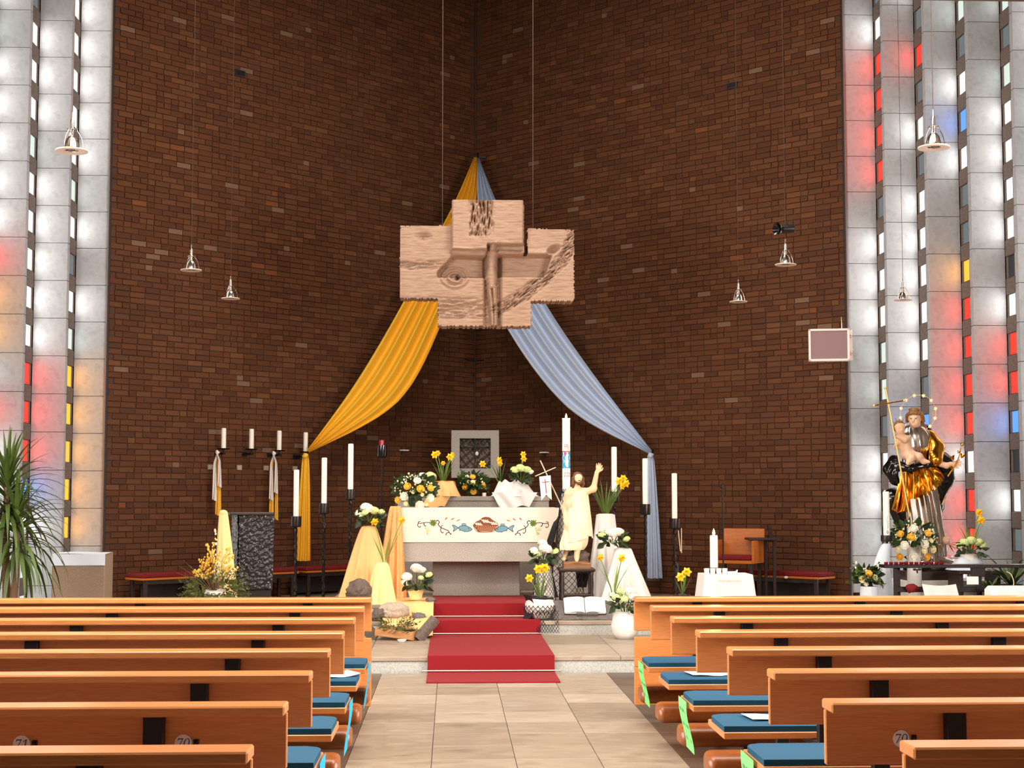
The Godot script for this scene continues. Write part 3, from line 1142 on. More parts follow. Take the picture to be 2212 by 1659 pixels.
func drapes() -> void:
	drape("yellow_drape", [Vector3(-0.031, 7.583, -26.35), Vector3(-0.345, 6.774, -26), Vector3(-0.658, 6.06, -25.6), Vector3(-1.233, 4.799, -25), Vector3(-1.929, 3.493, -24.4), Vector3(-2.638, 2.386, -23.75)], [Vector3(0.026, 7.584, -26.35), Vector3(0.007, 6.797, -26.1), Vector3(-0.131, 5.93, -25.75), Vector3(-0.549, 4.59, -25.15), Vector3(-1.267, 3.182, -24.5), Vector3(-2.609, 2.343, -23.75)], 4, M.yellow_silk, "golden yellow cloth swagged from the wall's corner to the candle sconces", Vector3(-2.662, 2.292, -23.72), [-2.684, 0.23, 0.681])
	drape("blue_drape", [Vector3(0.033, 7.556, -26.3), Vector3(0.022, 6.787, -26.05), Vector3(0.103, 5.677, -25.65), Vector3(0.476, 4.474, -25.1), Vector3(1.444, 3.096, -24.45), Vector3(2.67, 2.334, -23.75)], [Vector3(0.057, 7.556, -26.3), Vector3(0.332, 6.764, -26), Vector3(0.674, 5.91, -25.6), Vector3(1.136, 4.847, -25.1), Vector3(1.823, 3.699, -24.5), Vector3(2.714, 2.378, -23.75)], 4, M.blue_silk, "pale blue cloth swagged from the wall's corner to the lower hook beside it", Vector3(2.688, 2.305, -23.72), [2.727, 0.259, 0.405])
	var h := thing("wall_hook", Vector3(0.084, 7.623, -26.45), "dark iron hook at the wall's corner holding both cloths", "hook")
	part("plate", MB.new().box(Vector3(0.0, 0, -0.06), Vector3(0.2, 0.04, 0.03), Basis(), 0.005), M.black_iron, h)
	part("peg", MB.new().tube([Vector3(-0.05, 0, -0.05), Vector3(-0.05, 0, 0.06), Vector3(-0.05, 0.04, 0.1)], 0.012, 8), M.black_iron, h)
	var g := thing("wall_hook", Vector3(2.741, 2.368, -23.9), "small iron hook in the brick wall holding the lower end of the blue cloth", "hook")
	part("plate", MB.new().box(Vector3(0.03, 0, -0.2), Vector3(0.06, 0.06, 0.02), Basis(Vector3.UP, -PI / 4), 0.004), M.black_iron, g)
	part("peg", MB.new().tube([Vector3(0.03, 0, -0.2), Vector3(0, 0, 0.05), Vector3(0, 0.04, 0.12)], 0.01, 8), M.black_iron, g)


# ---------- what hangs on the brick walls ----------
func wall_things() -> void:
	var nl := Vector3(1, 0, 1).normalized()
	var wall_l := func(x: float, y: float) -> Vector3: return Vector3(x, y, CORNER_Z - x)   # x is negative
	var wall_r := func(x: float, y: float) -> Vector3: return Vector3(x, y, CORNER_Z + x)
	var bl := Basis(Vector3(1, 0, -1).normalized(), Vector3.UP, nl)
	var br := Basis(Vector3(1, 0, 1).normalized(), Vector3.UP, Vector3(-1, 0, 1).normalized())
	var spots := [[Vector3(-3.785, 2.375, -22.8), 44], [Vector3(-3.421, 2.38, -23.15), 44], [Vector3(-3.046, 2.371, -23.52), 42], [Vector3(-2.678, 2.361, -23.88), 41]]
	var names := ["first", "second", "third", "fourth"]
	for i in 4:
		var p: Vector3 = spots[i][0]
		var o := thing("candle_sconce", p, "black iron wall sconce with a drip dish, %s of four from the concrete wall" % names[i], "sconce", "candle sconces on the brick wall", PI / 4)
		part("dish", MB.new().lathe([Vector2(0, -0.012), Vector2(0.08, -0.012), Vector2(0.1, 0.0), Vector2(0.095, 0.004), Vector2(0.03, -0.004), Vector2(0, -0.004)], 24), M.black_iron, o)
		part("stem", MB.new().tube([Vector3(0, -0.012, 0), Vector3(0, -0.06, 0)], 0.014, 8), M.black_iron, o)
		var reach := 0.2
		part("arm", MB.new().box(Vector3(0, -0.072, -reach / 2), Vector3(0.05, 0.026, reach + 0.05), Basis(), 0.004), M.black_iron, o)
		part("wall_plate", MB.new().box(Vector3(0, -0.072, -reach - 0.012), Vector3(0.16, 0.07, 0.018), Basis(), 0.004), M.black_iron, o)
		var c := thing("sconce_candle", p + Vector3(0, -0.002, 0), "short white candle on the %s wall sconce from the concrete wall" % names[i], "candle", "candles on the wall sconces")
		part("wax", MB.new().lathe([Vector2(0.035, 0), Vector2(0.036, 0.01), Vector2(0.036, 0.29), Vector2(0.03, 0.305), Vector2(0.012, 0.3), Vector2(0, 0.298)], 20), M.wax, c)
		part("wick", MB.new().tube([Vector3(0, 0.295, 0), Vector3(0.002, 0.315, 0)], 0.0025, 5), M.plastic_black, c)
		var q: Vector3 = wall_l.call([-3.996, -3.619, -3.259, -2.86][i], 2.102)
		single("wall_stone", MB.new().box(Vector3.ZERO, Vector3(0.085, 0.075, 0.03), Basis(), 0.004), M.rock_pale, q + nl * 0.012, "small pale square stone in the brick below the %s wall sconce" % names[i], "wall stone", "pale stones below the sconces", PI / 4)
	for q in [[Vector3(-3.857, 2.311, -22.7), "cloth strips, white and yellow, knotted to the first wall sconce", 0.0], [Vector3(-3.109, 2.318, -23.4), "cloth strips, white and yellow, knotted to the third wall sconce", 0.35]]:
		var o := thing("cloth_strip", q[0], q[1], "ribbon", "strips of cloth on the sconces")
		part("knot", MB.new().blob(Vector3(0, 0.0, 0.02), Vector3(0.03, 0.035, 0.03), 10, 0.3, 5), M.white_cloth, o)
		for e in [[-0.035, 0.055, 0.70, "white_strip", M.white_cloth, 0.0, 0.0], [0.04, 0.05, 0.5 if q[2] == 0 else 0.6, "white_strip", M.white_cloth, 0.02, 0.0], [0.012 if q[2] == 0 else -0.03, 0.06, 0.92, "yellow_strip", M.gold_cloth, -0.02, 0.0], [0.045 if q[2] > 0 else 0.035, 0.045, 1.0 if q[2] > 0 else 0.86, "yellow_strip", M.gold_cloth, -0.03, 0.0]]:
			part(e[3], MB.new().grid(8, 16, func(u, v):
				var t: float = 1.0 - v
				return Vector3(e[0] * sm(0, 0.25, t) + (u - 0.5) * e[1] * (0.5 + 0.7 * t), -t * e[2] - 0.03 * (u - 0.5) * t, 0.02 + e[5] + 0.016 * sin(u * 7.0 + t * 4.0))), e[4], o)
	# the two dark openings high up
	for q in [[wall_l.call(-3.675, 8.149), bl, "dark vent opening high in the brick wall on the sconces' side"], [wall_r.call(3.894, 7.978), br, "dark vent opening high in the brick wall above the loudspeaker's side"]]:
		var o := thing("wall_vent", q[0], q[2], "vent")
		o.basis = q[1]
		part("duct", MB.new().box(Vector3(0, 0, 0.004), Vector3(0.17, 0.075, 0.02)), M.plastic_black, o)
		part("rim", MB.new().box(Vector3(0, 0.042, 0.006), Vector3(0.19, 0.01, 0.03)).box(Vector3(0, -0.042, 0.006), Vector3(0.19, 0.01, 0.03)).box(Vector3(-0.09, 0, 0.006), Vector3(0.01, 0.09, 0.03)).box(Vector3(0.09, 0, 0.006), Vector3(0.01, 0.09, 0.03)), M.lead, o)
	single("wall_bar", MB.new().tube(smooth_path([Vector3(-0.15, 0.02, 0), Vector3(-0.08, -0.01, 0.04), Vector3(0.08, -0.01, 0.04), Vector3(0.17, 0.0, 0)], 4), 0.012, 6), M.black_iron, Vector3(-0.022, 4.042, -26.55), "thin dark bar across the wall's corner above the tabernacle", "bar")
	# tabernacle: a stone slab frame round a dark metal door
	var t := thing("tabernacle", Vector3(-0.023, 2.371, -25), "square pale stone tabernacle with a dark metal door in the wall's corner", "tabernacle")
	var w := 0.78
	var iw := 0.508
	var ih := 0.47
	var fw := (w - iw) / 2
	part("stone_frame", MB.new().box(Vector3(0, w / 2 - fw / 2 - 0.01, -0.15), Vector3(w, fw, 0.3), Basis(), 0.006).box(Vector3(0, -w / 2 + fw / 2, -0.15), Vector3(w, fw + 0.02, 0.3), Basis(), 0.006).box(Vector3(-w / 2 + fw / 2, 0, -0.15), Vector3(fw, w - 2 * fw + 0.02, 0.298)).box(Vector3(w / 2 - fw / 2, 0, -0.15), Vector3(fw, w - 2 * fw + 0.02, 0.298)), M.granite_pale, t)
	part("shrine_body", MB.new().box(Vector3(0, 0, -0.62), Vector3(0.5, 0.5, 0.7)), M.lead, t)
	var door := part("door", MB.new().grid(40, 40, func(u, v):
		var x: float = (u - 0.5) * iw
		var y: float = (v - 0.5) * ih
		var h: float = 0.02 * sin(u * 23.0) * sin(v * 19.0 + u * 5.0) + 0.03 * in_box(u, v, 0.5, 0.56, 0.0, 1.0, 0.01) + 0.03 * in_box(u, v, 0.0, 1.0, 0.72, 0.78, 0.01) + 0.02 * in_box(u, v, 0.62, 0.7, 0.3, 1.0, 0.01)
		return Vector3(x, y, -0.1 + h)), M.bronze, t)
	part("boss", MB.new().blob(Vector3(0.03, 0.0, -0.05), Vector3(0.03, 0.035, 0.02), 12), M.paper, door)
	part("cross_bar", MB.new().box(Vector3(0.0, 0.16, -0.06), Vector3(0.03, 0.3, 0.03)).box(Vector3(-0.02, 0.1, -0.06), Vector3(0.42, 0.02, 0.02)), M.black_iron, door)
	for q in [[-1.239, 2.438, "left", bl, -1.0], [1.188, 2.406, "right", br, 1.0]]:
		var at: Vector3 = wall_l.call(q[0], q[1]) if q[4] < 0 else wall_r.call(q[0], q[1])
		var o := thing("wall_shelf", at, "tiny white wall shelf %s of the tabernacle" % q[2], "shelf")
		o.basis = q[3]
		part("board", MB.new().box(Vector3(0, 0, 0.06), Vector3(0.13, 0.022, 0.1), Basis(), 0.004), M.white_paint, o)
		part("bracket", MB.new().box(Vector3(-0.02, -0.04, 0.02), Vector3(0.02, 0.07, 0.03)), M.lead, o)
		part("cup", MB.new().lathe([Vector2(0.012, 0.011), Vector2(0.016, 0.04), Vector2(0.012, 0.042), Vector2(0, 0.042)], 10, Vector3(-0.03, 0, 0.06)), M.lead, o)
	# loudspeaker at the right edge of the brick
	var s := thing("loudspeaker", Vector3(4.819, 3.763, -20.9), "flat white-framed wall loudspeaker with a mauve front at the brick's edge", "loudspeaker", "", -0.2)
	var sw := 0.557
	var sh := 0.45
	part("case", MB.new().box(Vector3(0, 0, -0.06), Vector3(sw, sh, 0.1), Basis(), 0.008), M.white_paint, s)
	part("rim", MB.new().box(Vector3(0, sh / 2 - 0.015, 0), Vector3(sw, 0.03, 0.03), Basis(), 0.005).box(Vector3(0, -sh / 2 + 0.015, 0), Vector3(sw, 0.03, 0.03), Basis(), 0.005).box(Vector3(-sw / 2 + 0.015, 0, 0), Vector3(0.03, sh, 0.03), Basis(), 0.005).box(Vector3(sw / 2 - 0.015, 0, 0), Vector3(0.03, sh, 0.03), Basis(), 0.005), M.white_paint, s)
	part("grille", MB.new().box(Vector3(0, 0, -0.005), Vector3(sw - 0.05, sh - 0.05, 0.012)), M.mauve_cloth, s)
	var br2 := part("wall_bracket", MB.new().box(Vector3(sw / 2 + 0.02, 0, -0.1), Vector3(0.05, sh * 0.94, 0.03)).box(Vector3(sw / 2 - 0.02, 0, -0.35), Vector3(0.04, 0.06, 0.5)), M.white_paint, s)
	for y in [0.12, -0.12]:
		part("clamp", MB.new().lathe([Vector2(0.0, -0.02), Vector2(0.022, -0.02), Vector2(0.022, 0.02), Vector2(0, 0.02)], 12, Vector3(sw / 2 + 0.02, y, -0.07), Basis(Vector3.RIGHT, PI / 2)), M.steel, br2)
	var hold := s.transform.affine_inverse() * Vector3(HALF + 0.06, s.position.y, EDGE_Z + 0.002)
	part("arm", MB.new().tube([Vector3(sw / 2 - 0.02, 0, -0.1), hold], 0.022, 8), M.white_paint, s)
	part("aerial", MB.new().tube([Vector3(sw / 2 - 0.1, sh / 2 - 0.01, -0.06), Vector3(sw / 2 - 0.1, sh / 2 + 0.07, -0.06), Vector3(sw / 2 - 0.105, sh / 2 + 0.17, -0.06)], [0.008, 0.007, 0.003], 6), M.string, s)
	var e := thing("wall_socket", wall_r.call(3.1, 0.54), "grey wall socket box low on the brick between the candle stands and the chair", "socket")
	e.basis = br
	part("box", MB.new().box(Vector3(0, 0, 0.02), Vector3(0.1, 0.19, 0.04), Basis(), 0.006), M.slate, e)
	part("outlet", MB.new().lathe([Vector2(0.03, 0), Vector2(0.03, 0.006), Vector2(0, 0.006)], 14, Vector3(0, 0.04, 0.04), Basis(Vector3.RIGHT, PI / 2)), M.plastic_black, e)


# ---------- hanging lamps ----------
func lamps() -> void:
	var spots := [[Vector3(-3.283, 4.262, -11.5), "before the left concrete wall"], [Vector3(-3.398, 4.249, -17.5), "before the brick, higher of the two left of the cross"], [Vector3(-3.307, 4.25, -20), "before the brick, lower of the two left of the cross"], [Vector3(3.275, 4.324, -11.4), "before the right concrete wall, largest of the lamps there"], [Vector3(3.383, 4.293, -17.1), "before the brick, below the black spotlight"], [Vector3(3.426, 4.267, -20.2), "before the brick, between cross and black spotlight"], [Vector3(5.6, 4.277, -20), "before the right concrete wall, above the gilded statue"]]
	var ring := MB.new().lathe([Vector2(0.055, 0.0), Vector2(0.119, -0.006), Vector2(0.121, 0.0), Vector2(0.119, 0.006), Vector2(0.055, 0.006), Vector2(0.055, 0.0)], 36).mesh()
	var bell := MB.new().lathe([Vector2(0.052, 0.008), Vector2(0.056, 0.008), Vector2(0.053, 0.05), Vector2(0.044, 0.085), Vector2(0.028, 0.108), Vector2(0.014, 0.115), Vector2(0.008, 0.116)], 28).mesh()
	var socket := MB.new().lathe([Vector2(0.012, 0.105), Vector2(0.0155, 0.12), Vector2(0.0155, 0.235), Vector2(0.011, 0.247), Vector2(0.006, 0.25), Vector2(0.006, 0.295), Vector2(0, 0.297)], 16).lathe([Vector2(0.0, 0.158), Vector2(0.04, 0.158), Vector2(0.04, 0.164), Vector2(0, 0.164)], 20).mesh()
	var arm := MB.new().tube(smooth_path([Vector3(0.037, 0.17, 0), Vector3(0.04, 0.15, 0), Vector3(0.066, 0.11, 0), Vector3(0.083, 0.05, 0), Vector3(0.087, 0.0, 0)], 4), 0.0035, 6).mesh()
	for q in spots:
		var at: Vector3 = q[0]
		var o := thing("pendant_lamp", at, "small steel pendant lamp " + q[1], "pendant lamp", "steel pendant lamps")
		inst("reflector", bell, M.steel, o)
		inst("socket", socket, M.steel, o)
		inst("glass_ring", ring, M.ring_glass, o)
		for i in 3:
			inst("stay", arm, M.steel, o, Transform3D(Basis(Vector3.UP, TAU * i / 3 + 0.05), Vector3.ZERO))
		part("cable", MB.new().tube([Vector3(0, 0.29, 0), Vector3(0, (TOP if at.z < -14.3 else LOW) - at.y, 0)], 0.003, 6), M.cable, o)
		part("bulb", MB.new().blob(Vector3(0, 0.05, 0), Vector3(0.025, 0.035, 0.025), 12), M.white_paint, o)
	var s := thing("spotlight", Vector3(3.373, 4.69, -17.03), "black stage spotlight with a flared hood clamped above a pendant lamp", "spotlight")
	var ax := Basis(Vector3.BACK, PI / 2 + 0.08)
	part("housing", MB.new().lathe([Vector2(0, -0.1), Vector2(0.044, -0.1), Vector2(0.048, -0.09), Vector2(0.048, 0.045), Vector2(0.03, 0.06)], 22, Vector3.ZERO, ax), M.plastic_black, s)
	part("hood", MB.new().lathe([Vector2(0.028, 0.05), Vector2(0.04, 0.075), Vector2(0.075, 0.13), Vector2(0.071, 0.132), Vector2(0.03, 0.075)], 24, Vector3.ZERO, Basis(Vector3.UP, 0.5) * ax), M.black_lacquer, s)
	part("clamp", MB.new().tube([Vector3(0.02, 0.04, 0), Vector3(0.02, 0.085, 0)], 0.012, 8), M.black_iron, s)
	# two ceiling spotlights out of sight above the pews, trained on the altar
	for k in [-1.0, 1.0]:
		var at := Vector3(k * 3.6, 5.95, -11.2)
		var f := thing("ceiling_spotlight", at, "ceiling spotlight %s of the aisle trained on the altar" % ("left" if k < 0 else "right"), "spotlight")
		var aim := (Vector3(0.0, 1.0, -18.6) - at).normalized()
		part("housing", MB.new().lathe([Vector2(0, -0.2), Vector2(0.11, -0.2), Vector2(0.12, 0.1), Vector2(0.1, 0.1), Vector2(0.1, 0.02), Vector2(0, 0.02)], 20, Vector3.ZERO, turned(aim)), M.plastic_black, f)
		part("lamp_face", MB.new().lathe([Vector2(0.098, 0.03), Vector2(0.098, 0.035), Vector2(0, 0.035)], 20, Vector3.ZERO, turned(aim)), M.lamp_face, f)
		part("hanger", MB.new().tube([Vector3(0, 0.08, 0), Vector3(0, LOW - at.y, 0)], 0.02, 8), M.plastic_black, f)
		var l := SpotLight3D.new()
		l.name = "ceiling_spot_beam"
		l.light_color = srgb(255, 232, 200)
		l.light_energy = SPOT_ENERGY
		l.light_size = 0.1
		l.spot_angle = 17.0
		l.spot_angle_attenuation = 0.7
		l.spot_range = 60
		l.spot_attenuation = 2.0
		l.shadow_enabled = true
		add_child(l)
		l.look_at_from_position(at + aim * 0.12, Vector3(0.0, 1.0, -18.6))


const SPOT_ENERGY := 8.0

# ---------- drawing on cloth ----------
func dab(im: Image, at: Vector2, r: float, c: Color) -> void:
	for y in range(int(at.y - r), int(at.y + r) + 2):
		for x in range(int(at.x - r), int(at.x + r) + 2):
			if x >= 0 and y >= 0 and x < im.get_width() and y < im.get_height():
				var a := clampf(r + 0.5 - Vector2(x, y).distance_to(at), 0.0, 1.0)
				if a > 0:
					im.set_pixel(x, y, im.get_pixel(x, y).lerp(c, a * c.a))


func stroke(im: Image, pts: Array, r: float, c: Color) -> void:
	var p := smooth_path(pts, 8) if pts.size() > 2 else pts
	for i in p.size() - 1:
		var n := int(p[i].distance_to(p[i + 1]) / maxf(0.7, r * 0.5)) + 1
		for k in n:
			dab(im, p[i].lerp(p[i + 1], float(k) / n), r, c)


func fill_shape(im: Image, pts: Array, c: Color) -> void:
	var pk := PackedVector2Array(pts)
	var r := Rect2(pk[0], Vector2.ZERO)
	for q in pk:
		r = r.expand(q)
	for y in range(maxi(0, int(r.position.y)), mini(im.get_height(), int(r.end.y) + 1)):
		for x in range(maxi(0, int(r.position.x)), mini(im.get_width(), int(r.end.x) + 1)):
			if Geometry2D.is_point_in_polygon(Vector2(x + 0.5, y + 0.5), pk):
				im.set_pixel(x, y, im.get_pixel(x, y).lerp(c, c.a))


func moved(pts: Array, o: Vector2, s := Vector2.ONE) -> Array:
	return pts.map(func(p): return o + p * s)


func altar_print() -> ImageTexture:   # the embroidery: vines, ears of wheat, two fish and a bread basket
	var im := Image.create(1400, 320, false, Image.FORMAT_RGB8)
	im.fill(srgb(228, 220, 204))
	var brown := srgb(80, 42, 24)
	var blue := srgb(108, 150, 168)
	var line := srgb(34, 42, 54)
	for side in [0, 1]:
		var o := Vector2(0, 0) if side == 0 else Vector2(1510, 4)
		var f := Vector2(1, 1) if side == 0 else Vector2(-1, 1)
		var g := func(a: Array) -> Array: return moved(a.map(func(q): return Vector2(20 + q[0] * 0.633, 12 + q[1] * 0.633)), o, f)
		stroke(im, g.call([[300, 182], [278, 185], [275, 205], [330, 205], [380, 195], [430, 200], [520, 210]]), 3.2, brown)
		stroke(im, g.call([[275, 205], [262, 235], [275, 262], [295, 265], [298, 250]]), 3.2, brown)
		stroke(im, g.call([[350, 200], [352, 235], [372, 250]]), 3.8, brown)
		stroke(im, g.call([[515, 180], [540, 165], [560, 190], [545, 225], [580, 270], [640, 300], [680, 320], [690, 345], [715, 365], [705, 375]]), 3.8, brown)
		stroke(im, g.call([[690, 345], [660, 350], [645, 370], [652, 382]]), 3.5, brown)
		stroke(im, g.call([[580, 270], [575, 320], [595, 350], [610, 340]]), 3.5, brown)
		stroke(im, g.call([[580, 270], [590, 245], [608, 236]]), 2.8, brown)
		var leaf := [[470, 150], [480, 165], [510, 150], [505, 180], [530, 210], [505, 215], [510, 245], [490, 240], [485, 262], [468, 240], [445, 250], [448, 225], [422, 228], [440, 205], [425, 190], [450, 188], [432, 150], [462, 168]]
		fill_shape(im, g.call(leaf), srgb(96, 116, 36))
		stroke(im, g.call([[475, 165], [478, 200], [480, 250]]), 1.0, srgb(70, 84, 34))
		stroke(im, g.call([[440, 170], [478, 205], [515, 230]]), 1.0, srgb(70, 84, 34))
		for i in 46:   # grapes
			var q := Vector2(rng.randf_range(-1, 1), rng.randf())
			var p: Array = g.call([[398 + q.x * 48 * (1.0 - q.y * 0.75), 265 + q.y * 115]])
			dab(im, p[0], 3.4, srgb(196, 184, 96) if side == 0 else srgb(178, 166, 84))
			dab(im, p[0] + Vector2(2, 2), 1.2, srgb(150, 140, 70))
		for e in [[655, 138, -0.5], [742, 145, -0.7], [820, 163, -1.0]]:   # wheat
			var d := Vector2(sin(-e[2]), -cos(e[2]) * 0.8)
			for k in 7:
				var c := Vector2(e[0], e[1]) + d * (k - 3) * 6.0
				dab(im, g.call([[c.x - 5, c.y]])[0], 3.6, srgb(196, 112, 62))
				dab(im, g.call([[c.x + 5, c.y]])[0], 3.2, srgb(176, 96, 54))
			stroke(im, g.call([[e[0], e[1] + 10], [e[0] + 45, e[1] + 100]]), 0.8, srgb(226, 220, 196))
		# fish
		var body := [[815, 275], [850, 248], [900, 240], [950, 255], [985, 275], [1005, 297], [985, 318], [940, 330], [890, 325], [845, 305]]
		fill_shape(im, g.call(body), blue)
		fill_shape(im, g.call([[818, 278], [770, 240], [738, 238], [760, 285], [748, 328], [800, 300]]), blue.lightened(0.08))
		fill_shape(im, g.call([[868, 245], [872, 212], [918, 212], [928, 246]]), blue.lightened(0.1))
		fill_shape(im, g.call([[895, 326], [905, 345], [925, 328]]), blue)
		fill_shape(im, g.call([[838, 300], [822, 318], [850, 325]]), blue.darkened(0.15))
		stroke(im, g.call(body + [body[0]]), 2.2, line)
		stroke(im, g.call([[818, 278], [770, 240], [738, 238], [760, 285], [748, 328], [818, 278]]), 2.2, line)
		stroke(im, g.call([[868, 245], [872, 212], [918, 212], [928, 246]]), 1.2, line)
		dab(im, g.call([[962, 286]])[0], 4.5, line)
	var h := func(a: Array) -> Array: return a.map(func(q): return Vector2(20 + q[0] * 0.633, 12 + q[1] * 0.633))
	var wick := srgb(128, 70, 40)
	fill_shape(im, h.call([[1022, 238], [1060, 190], [1110, 165], [1150, 130], [1200, 118], [1250, 130], [1290, 165], [1310, 180], [1350, 205], [1365, 240]]), wick)
	for s in [[1030, 210, 0], [1125, 165, 1], [1240, 200, 2]]:   # bread slashes
		for k in 4:
			var x: float = s[0] + k * 26
			stroke(im, h.call([[x + 10, s[1] - 10 + k * 2], [x + 32, s[1] + 10 + k * 4], [x + 50, s[1] + 34]]), 3.6, srgb(246, 236, 216))
	fill_shape(im, h.call([[1022, 240], [1365, 240], [1285, 332], [1090, 335]]), wick)
	for k in 9:
		for r in 4:
			var x: float = 1060 + k * 32 + (r % 2) * 14 + (k - 4) * -r * 3.0
			stroke(im, h.call([[x, 255 + r * 20], [x + 16, 255 + r * 20]]), 2.0, srgb(214, 160, 120))
	stroke(im, h.call([[1022, 240], [1190, 246], [1365, 240], [1285, 332], [1090, 335], [1022, 240]]), 2.4, srgb(106, 62, 40))
	stroke(im, h.call([[1022, 238], [1060, 190], [1110, 165], [1150, 130], [1200, 118], [1250, 130], [1290, 165], [1350, 205], [1365, 240]]), 2.0, srgb(106, 62, 40))
	return ImageTexture.create_from_image(im)


func altar() -> void:
	var top := 1.523
	var low := 0.892
	var hw := 0.97
	var lw := 0.854
	var o := thing("altar", Vector3(-0.105, 0.455, -18.3), "grey granite altar with a heavy tapered table block on a narrow base", "altar")
	part("base", MB.new().span(Vector3(-0.53, 0, -0.95), Vector3(0.53, low - 0.455, -0.4), 0.006), M.granite, o)
	part("table_block", MB.new().prism([Vector2(-lw, low - 0.455), Vector2(lw, low - 0.455), Vector2(hw, top - 0.46), Vector2(-hw, top - 0.46)], -0.95, 0.0), M.granite_pale, o)
	var cm := mat("altar_cloth_print", Color.WHITE, 0.9)
	cm.albedo_texture = altar_print()
	cm.texture_repeat = false
	var c := thing("altar_cloth", Vector3(-0.105, 0, -18.3), "white altar cloth embroidered with fish, vines and a bread basket", "cloth")
	var drop := top - 1.116
	part("front_fall", MB.new().grid(60, 12, func(u, v):
		var y: float = top + 0.006 - (1.0 - v) * drop
		var w: float = lerpf(hw - 0.03, hw + 0.012, v) if v > 0.0 else hw - 0.03
		return Vector3(lerpf(-w, w, u), y, 0.012 + 0.01 * (1.0 - v) * (0.5 + 0.5 * sin(u * 17.0)) + 0.003 * sin(u * 31.0))), cm, c)
	part("top_sheet", MB.new().grid(20, 8, func(u, v): return Vector3(lerpf(-hw - 0.01, hw + 0.01, u), top + 0.006, lerpf(0.013, -0.93, v))), M.linen, c)
	part("side_fall", MB.new().grid(10, 8, func(u, v): return Vector3(hw + 0.012 - (1.0 - v) * 0.04, top + 0.006 - (1.0 - v) * 0.3, lerpf(0.012, -0.93, u) + 0.01 * sin(v * 9.0))), M.linen, c)
	var r := thing("stone_shelf", Vector3(-0.115, 0.455, -20.0), "long grey stone block behind the altar carrying flower pots", "stone block")
	part("block", MB.new().span(Vector3(-0.99, 0, -0.3), Vector3(0.97, 1.668 - 0.455 - 0.06, 0.16), 0.008), M.granite, r)
	part("cover_slab", MB.new().span(Vector3(-1.0, 1.668 - 0.515, -0.32), Vector3(0.98, 1.668 - 0.455, 0.17), 0.006), M.granite, r)
	# carpet over the steps
	var b := MB.new()
	var path := [Vector2(-13.78, 0.001), Vector2(-14.575, 0.001), Vector2(-14.59, 0.152), Vector2(-16.83, 0.152), Vector2(-16.83, 0.304), Vector2(-17.27, 0.304), Vector2(-17.27, 0.457), Vector2(-18.66, 0.457)]
	var outer := [Vector2(-13.78, 0.012), Vector2(-14.565, 0.012), Vector2(-14.578, 0.163), Vector2(-16.818, 0.163), Vector2(-16.818, 0.315), Vector2(-17.258, 0.315), Vector2(-17.258, 0.468), Vector2(-18.66, 0.468)]
	var poly := []
	for q in path:
		poly.append(q)
	outer.reverse()
	poly.append_array(outer)
	b.prism(poly, -0.6, 0.6, Vector3(-0.03, 0, 0), Basis(Vector3(0, 0, 1), Vector3.UP, Vector3(-1, 0, 0)))
	single("carpet_runner", b, M.red_carpet, Vector3.ZERO, "red carpet runner laid over the steps up to the altar", "carpet")
	for q in [[-14.548, 0.024, 0.64, "bottom"], [-16.8, 0.174, 0.6, "middle"], [-17.243, 0.326, 0.6, "top"]]:
		var s := thing("stair_rod", Vector3(-0.03, q[1], q[0]), "thin brass stair rod holding the red carpet at the %s step" % q[3], "stair rod", "stair rods on the carpet")
		part("rod", MB.new().tube([Vector3(-q[2], 0, 0), Vector3(q[2], 0, 0)], 0.0075, 8), M.rod_brass, s)
		for e in [-1.0, 1.0]:
			part("eyelet", MB.new().lathe([Vector2(0, -0.006), Vector2(0.014, -0.006), Vector2(0.014, 0.006), Vector2(0, 0.006)], 12, Vector3(e * (q[2] + 0.006), 0, 0), Basis(Vector3.BACK, PI / 2)), M.rod_brass, s)


# ---------- tall candles on iron stands ----------
func candle_body(r: float, h: float, worn := true) -> MB:
	return MB.new().lathe([Vector2(r, 0), Vector2(r, h - 0.02), Vector2(r * 0.93, h - 0.004), Vector2(r * 0.8, h), Vector2(r * 0.6, h - (0.012 if worn else 0.002)), Vector2(0, h - 0.014)], 22)


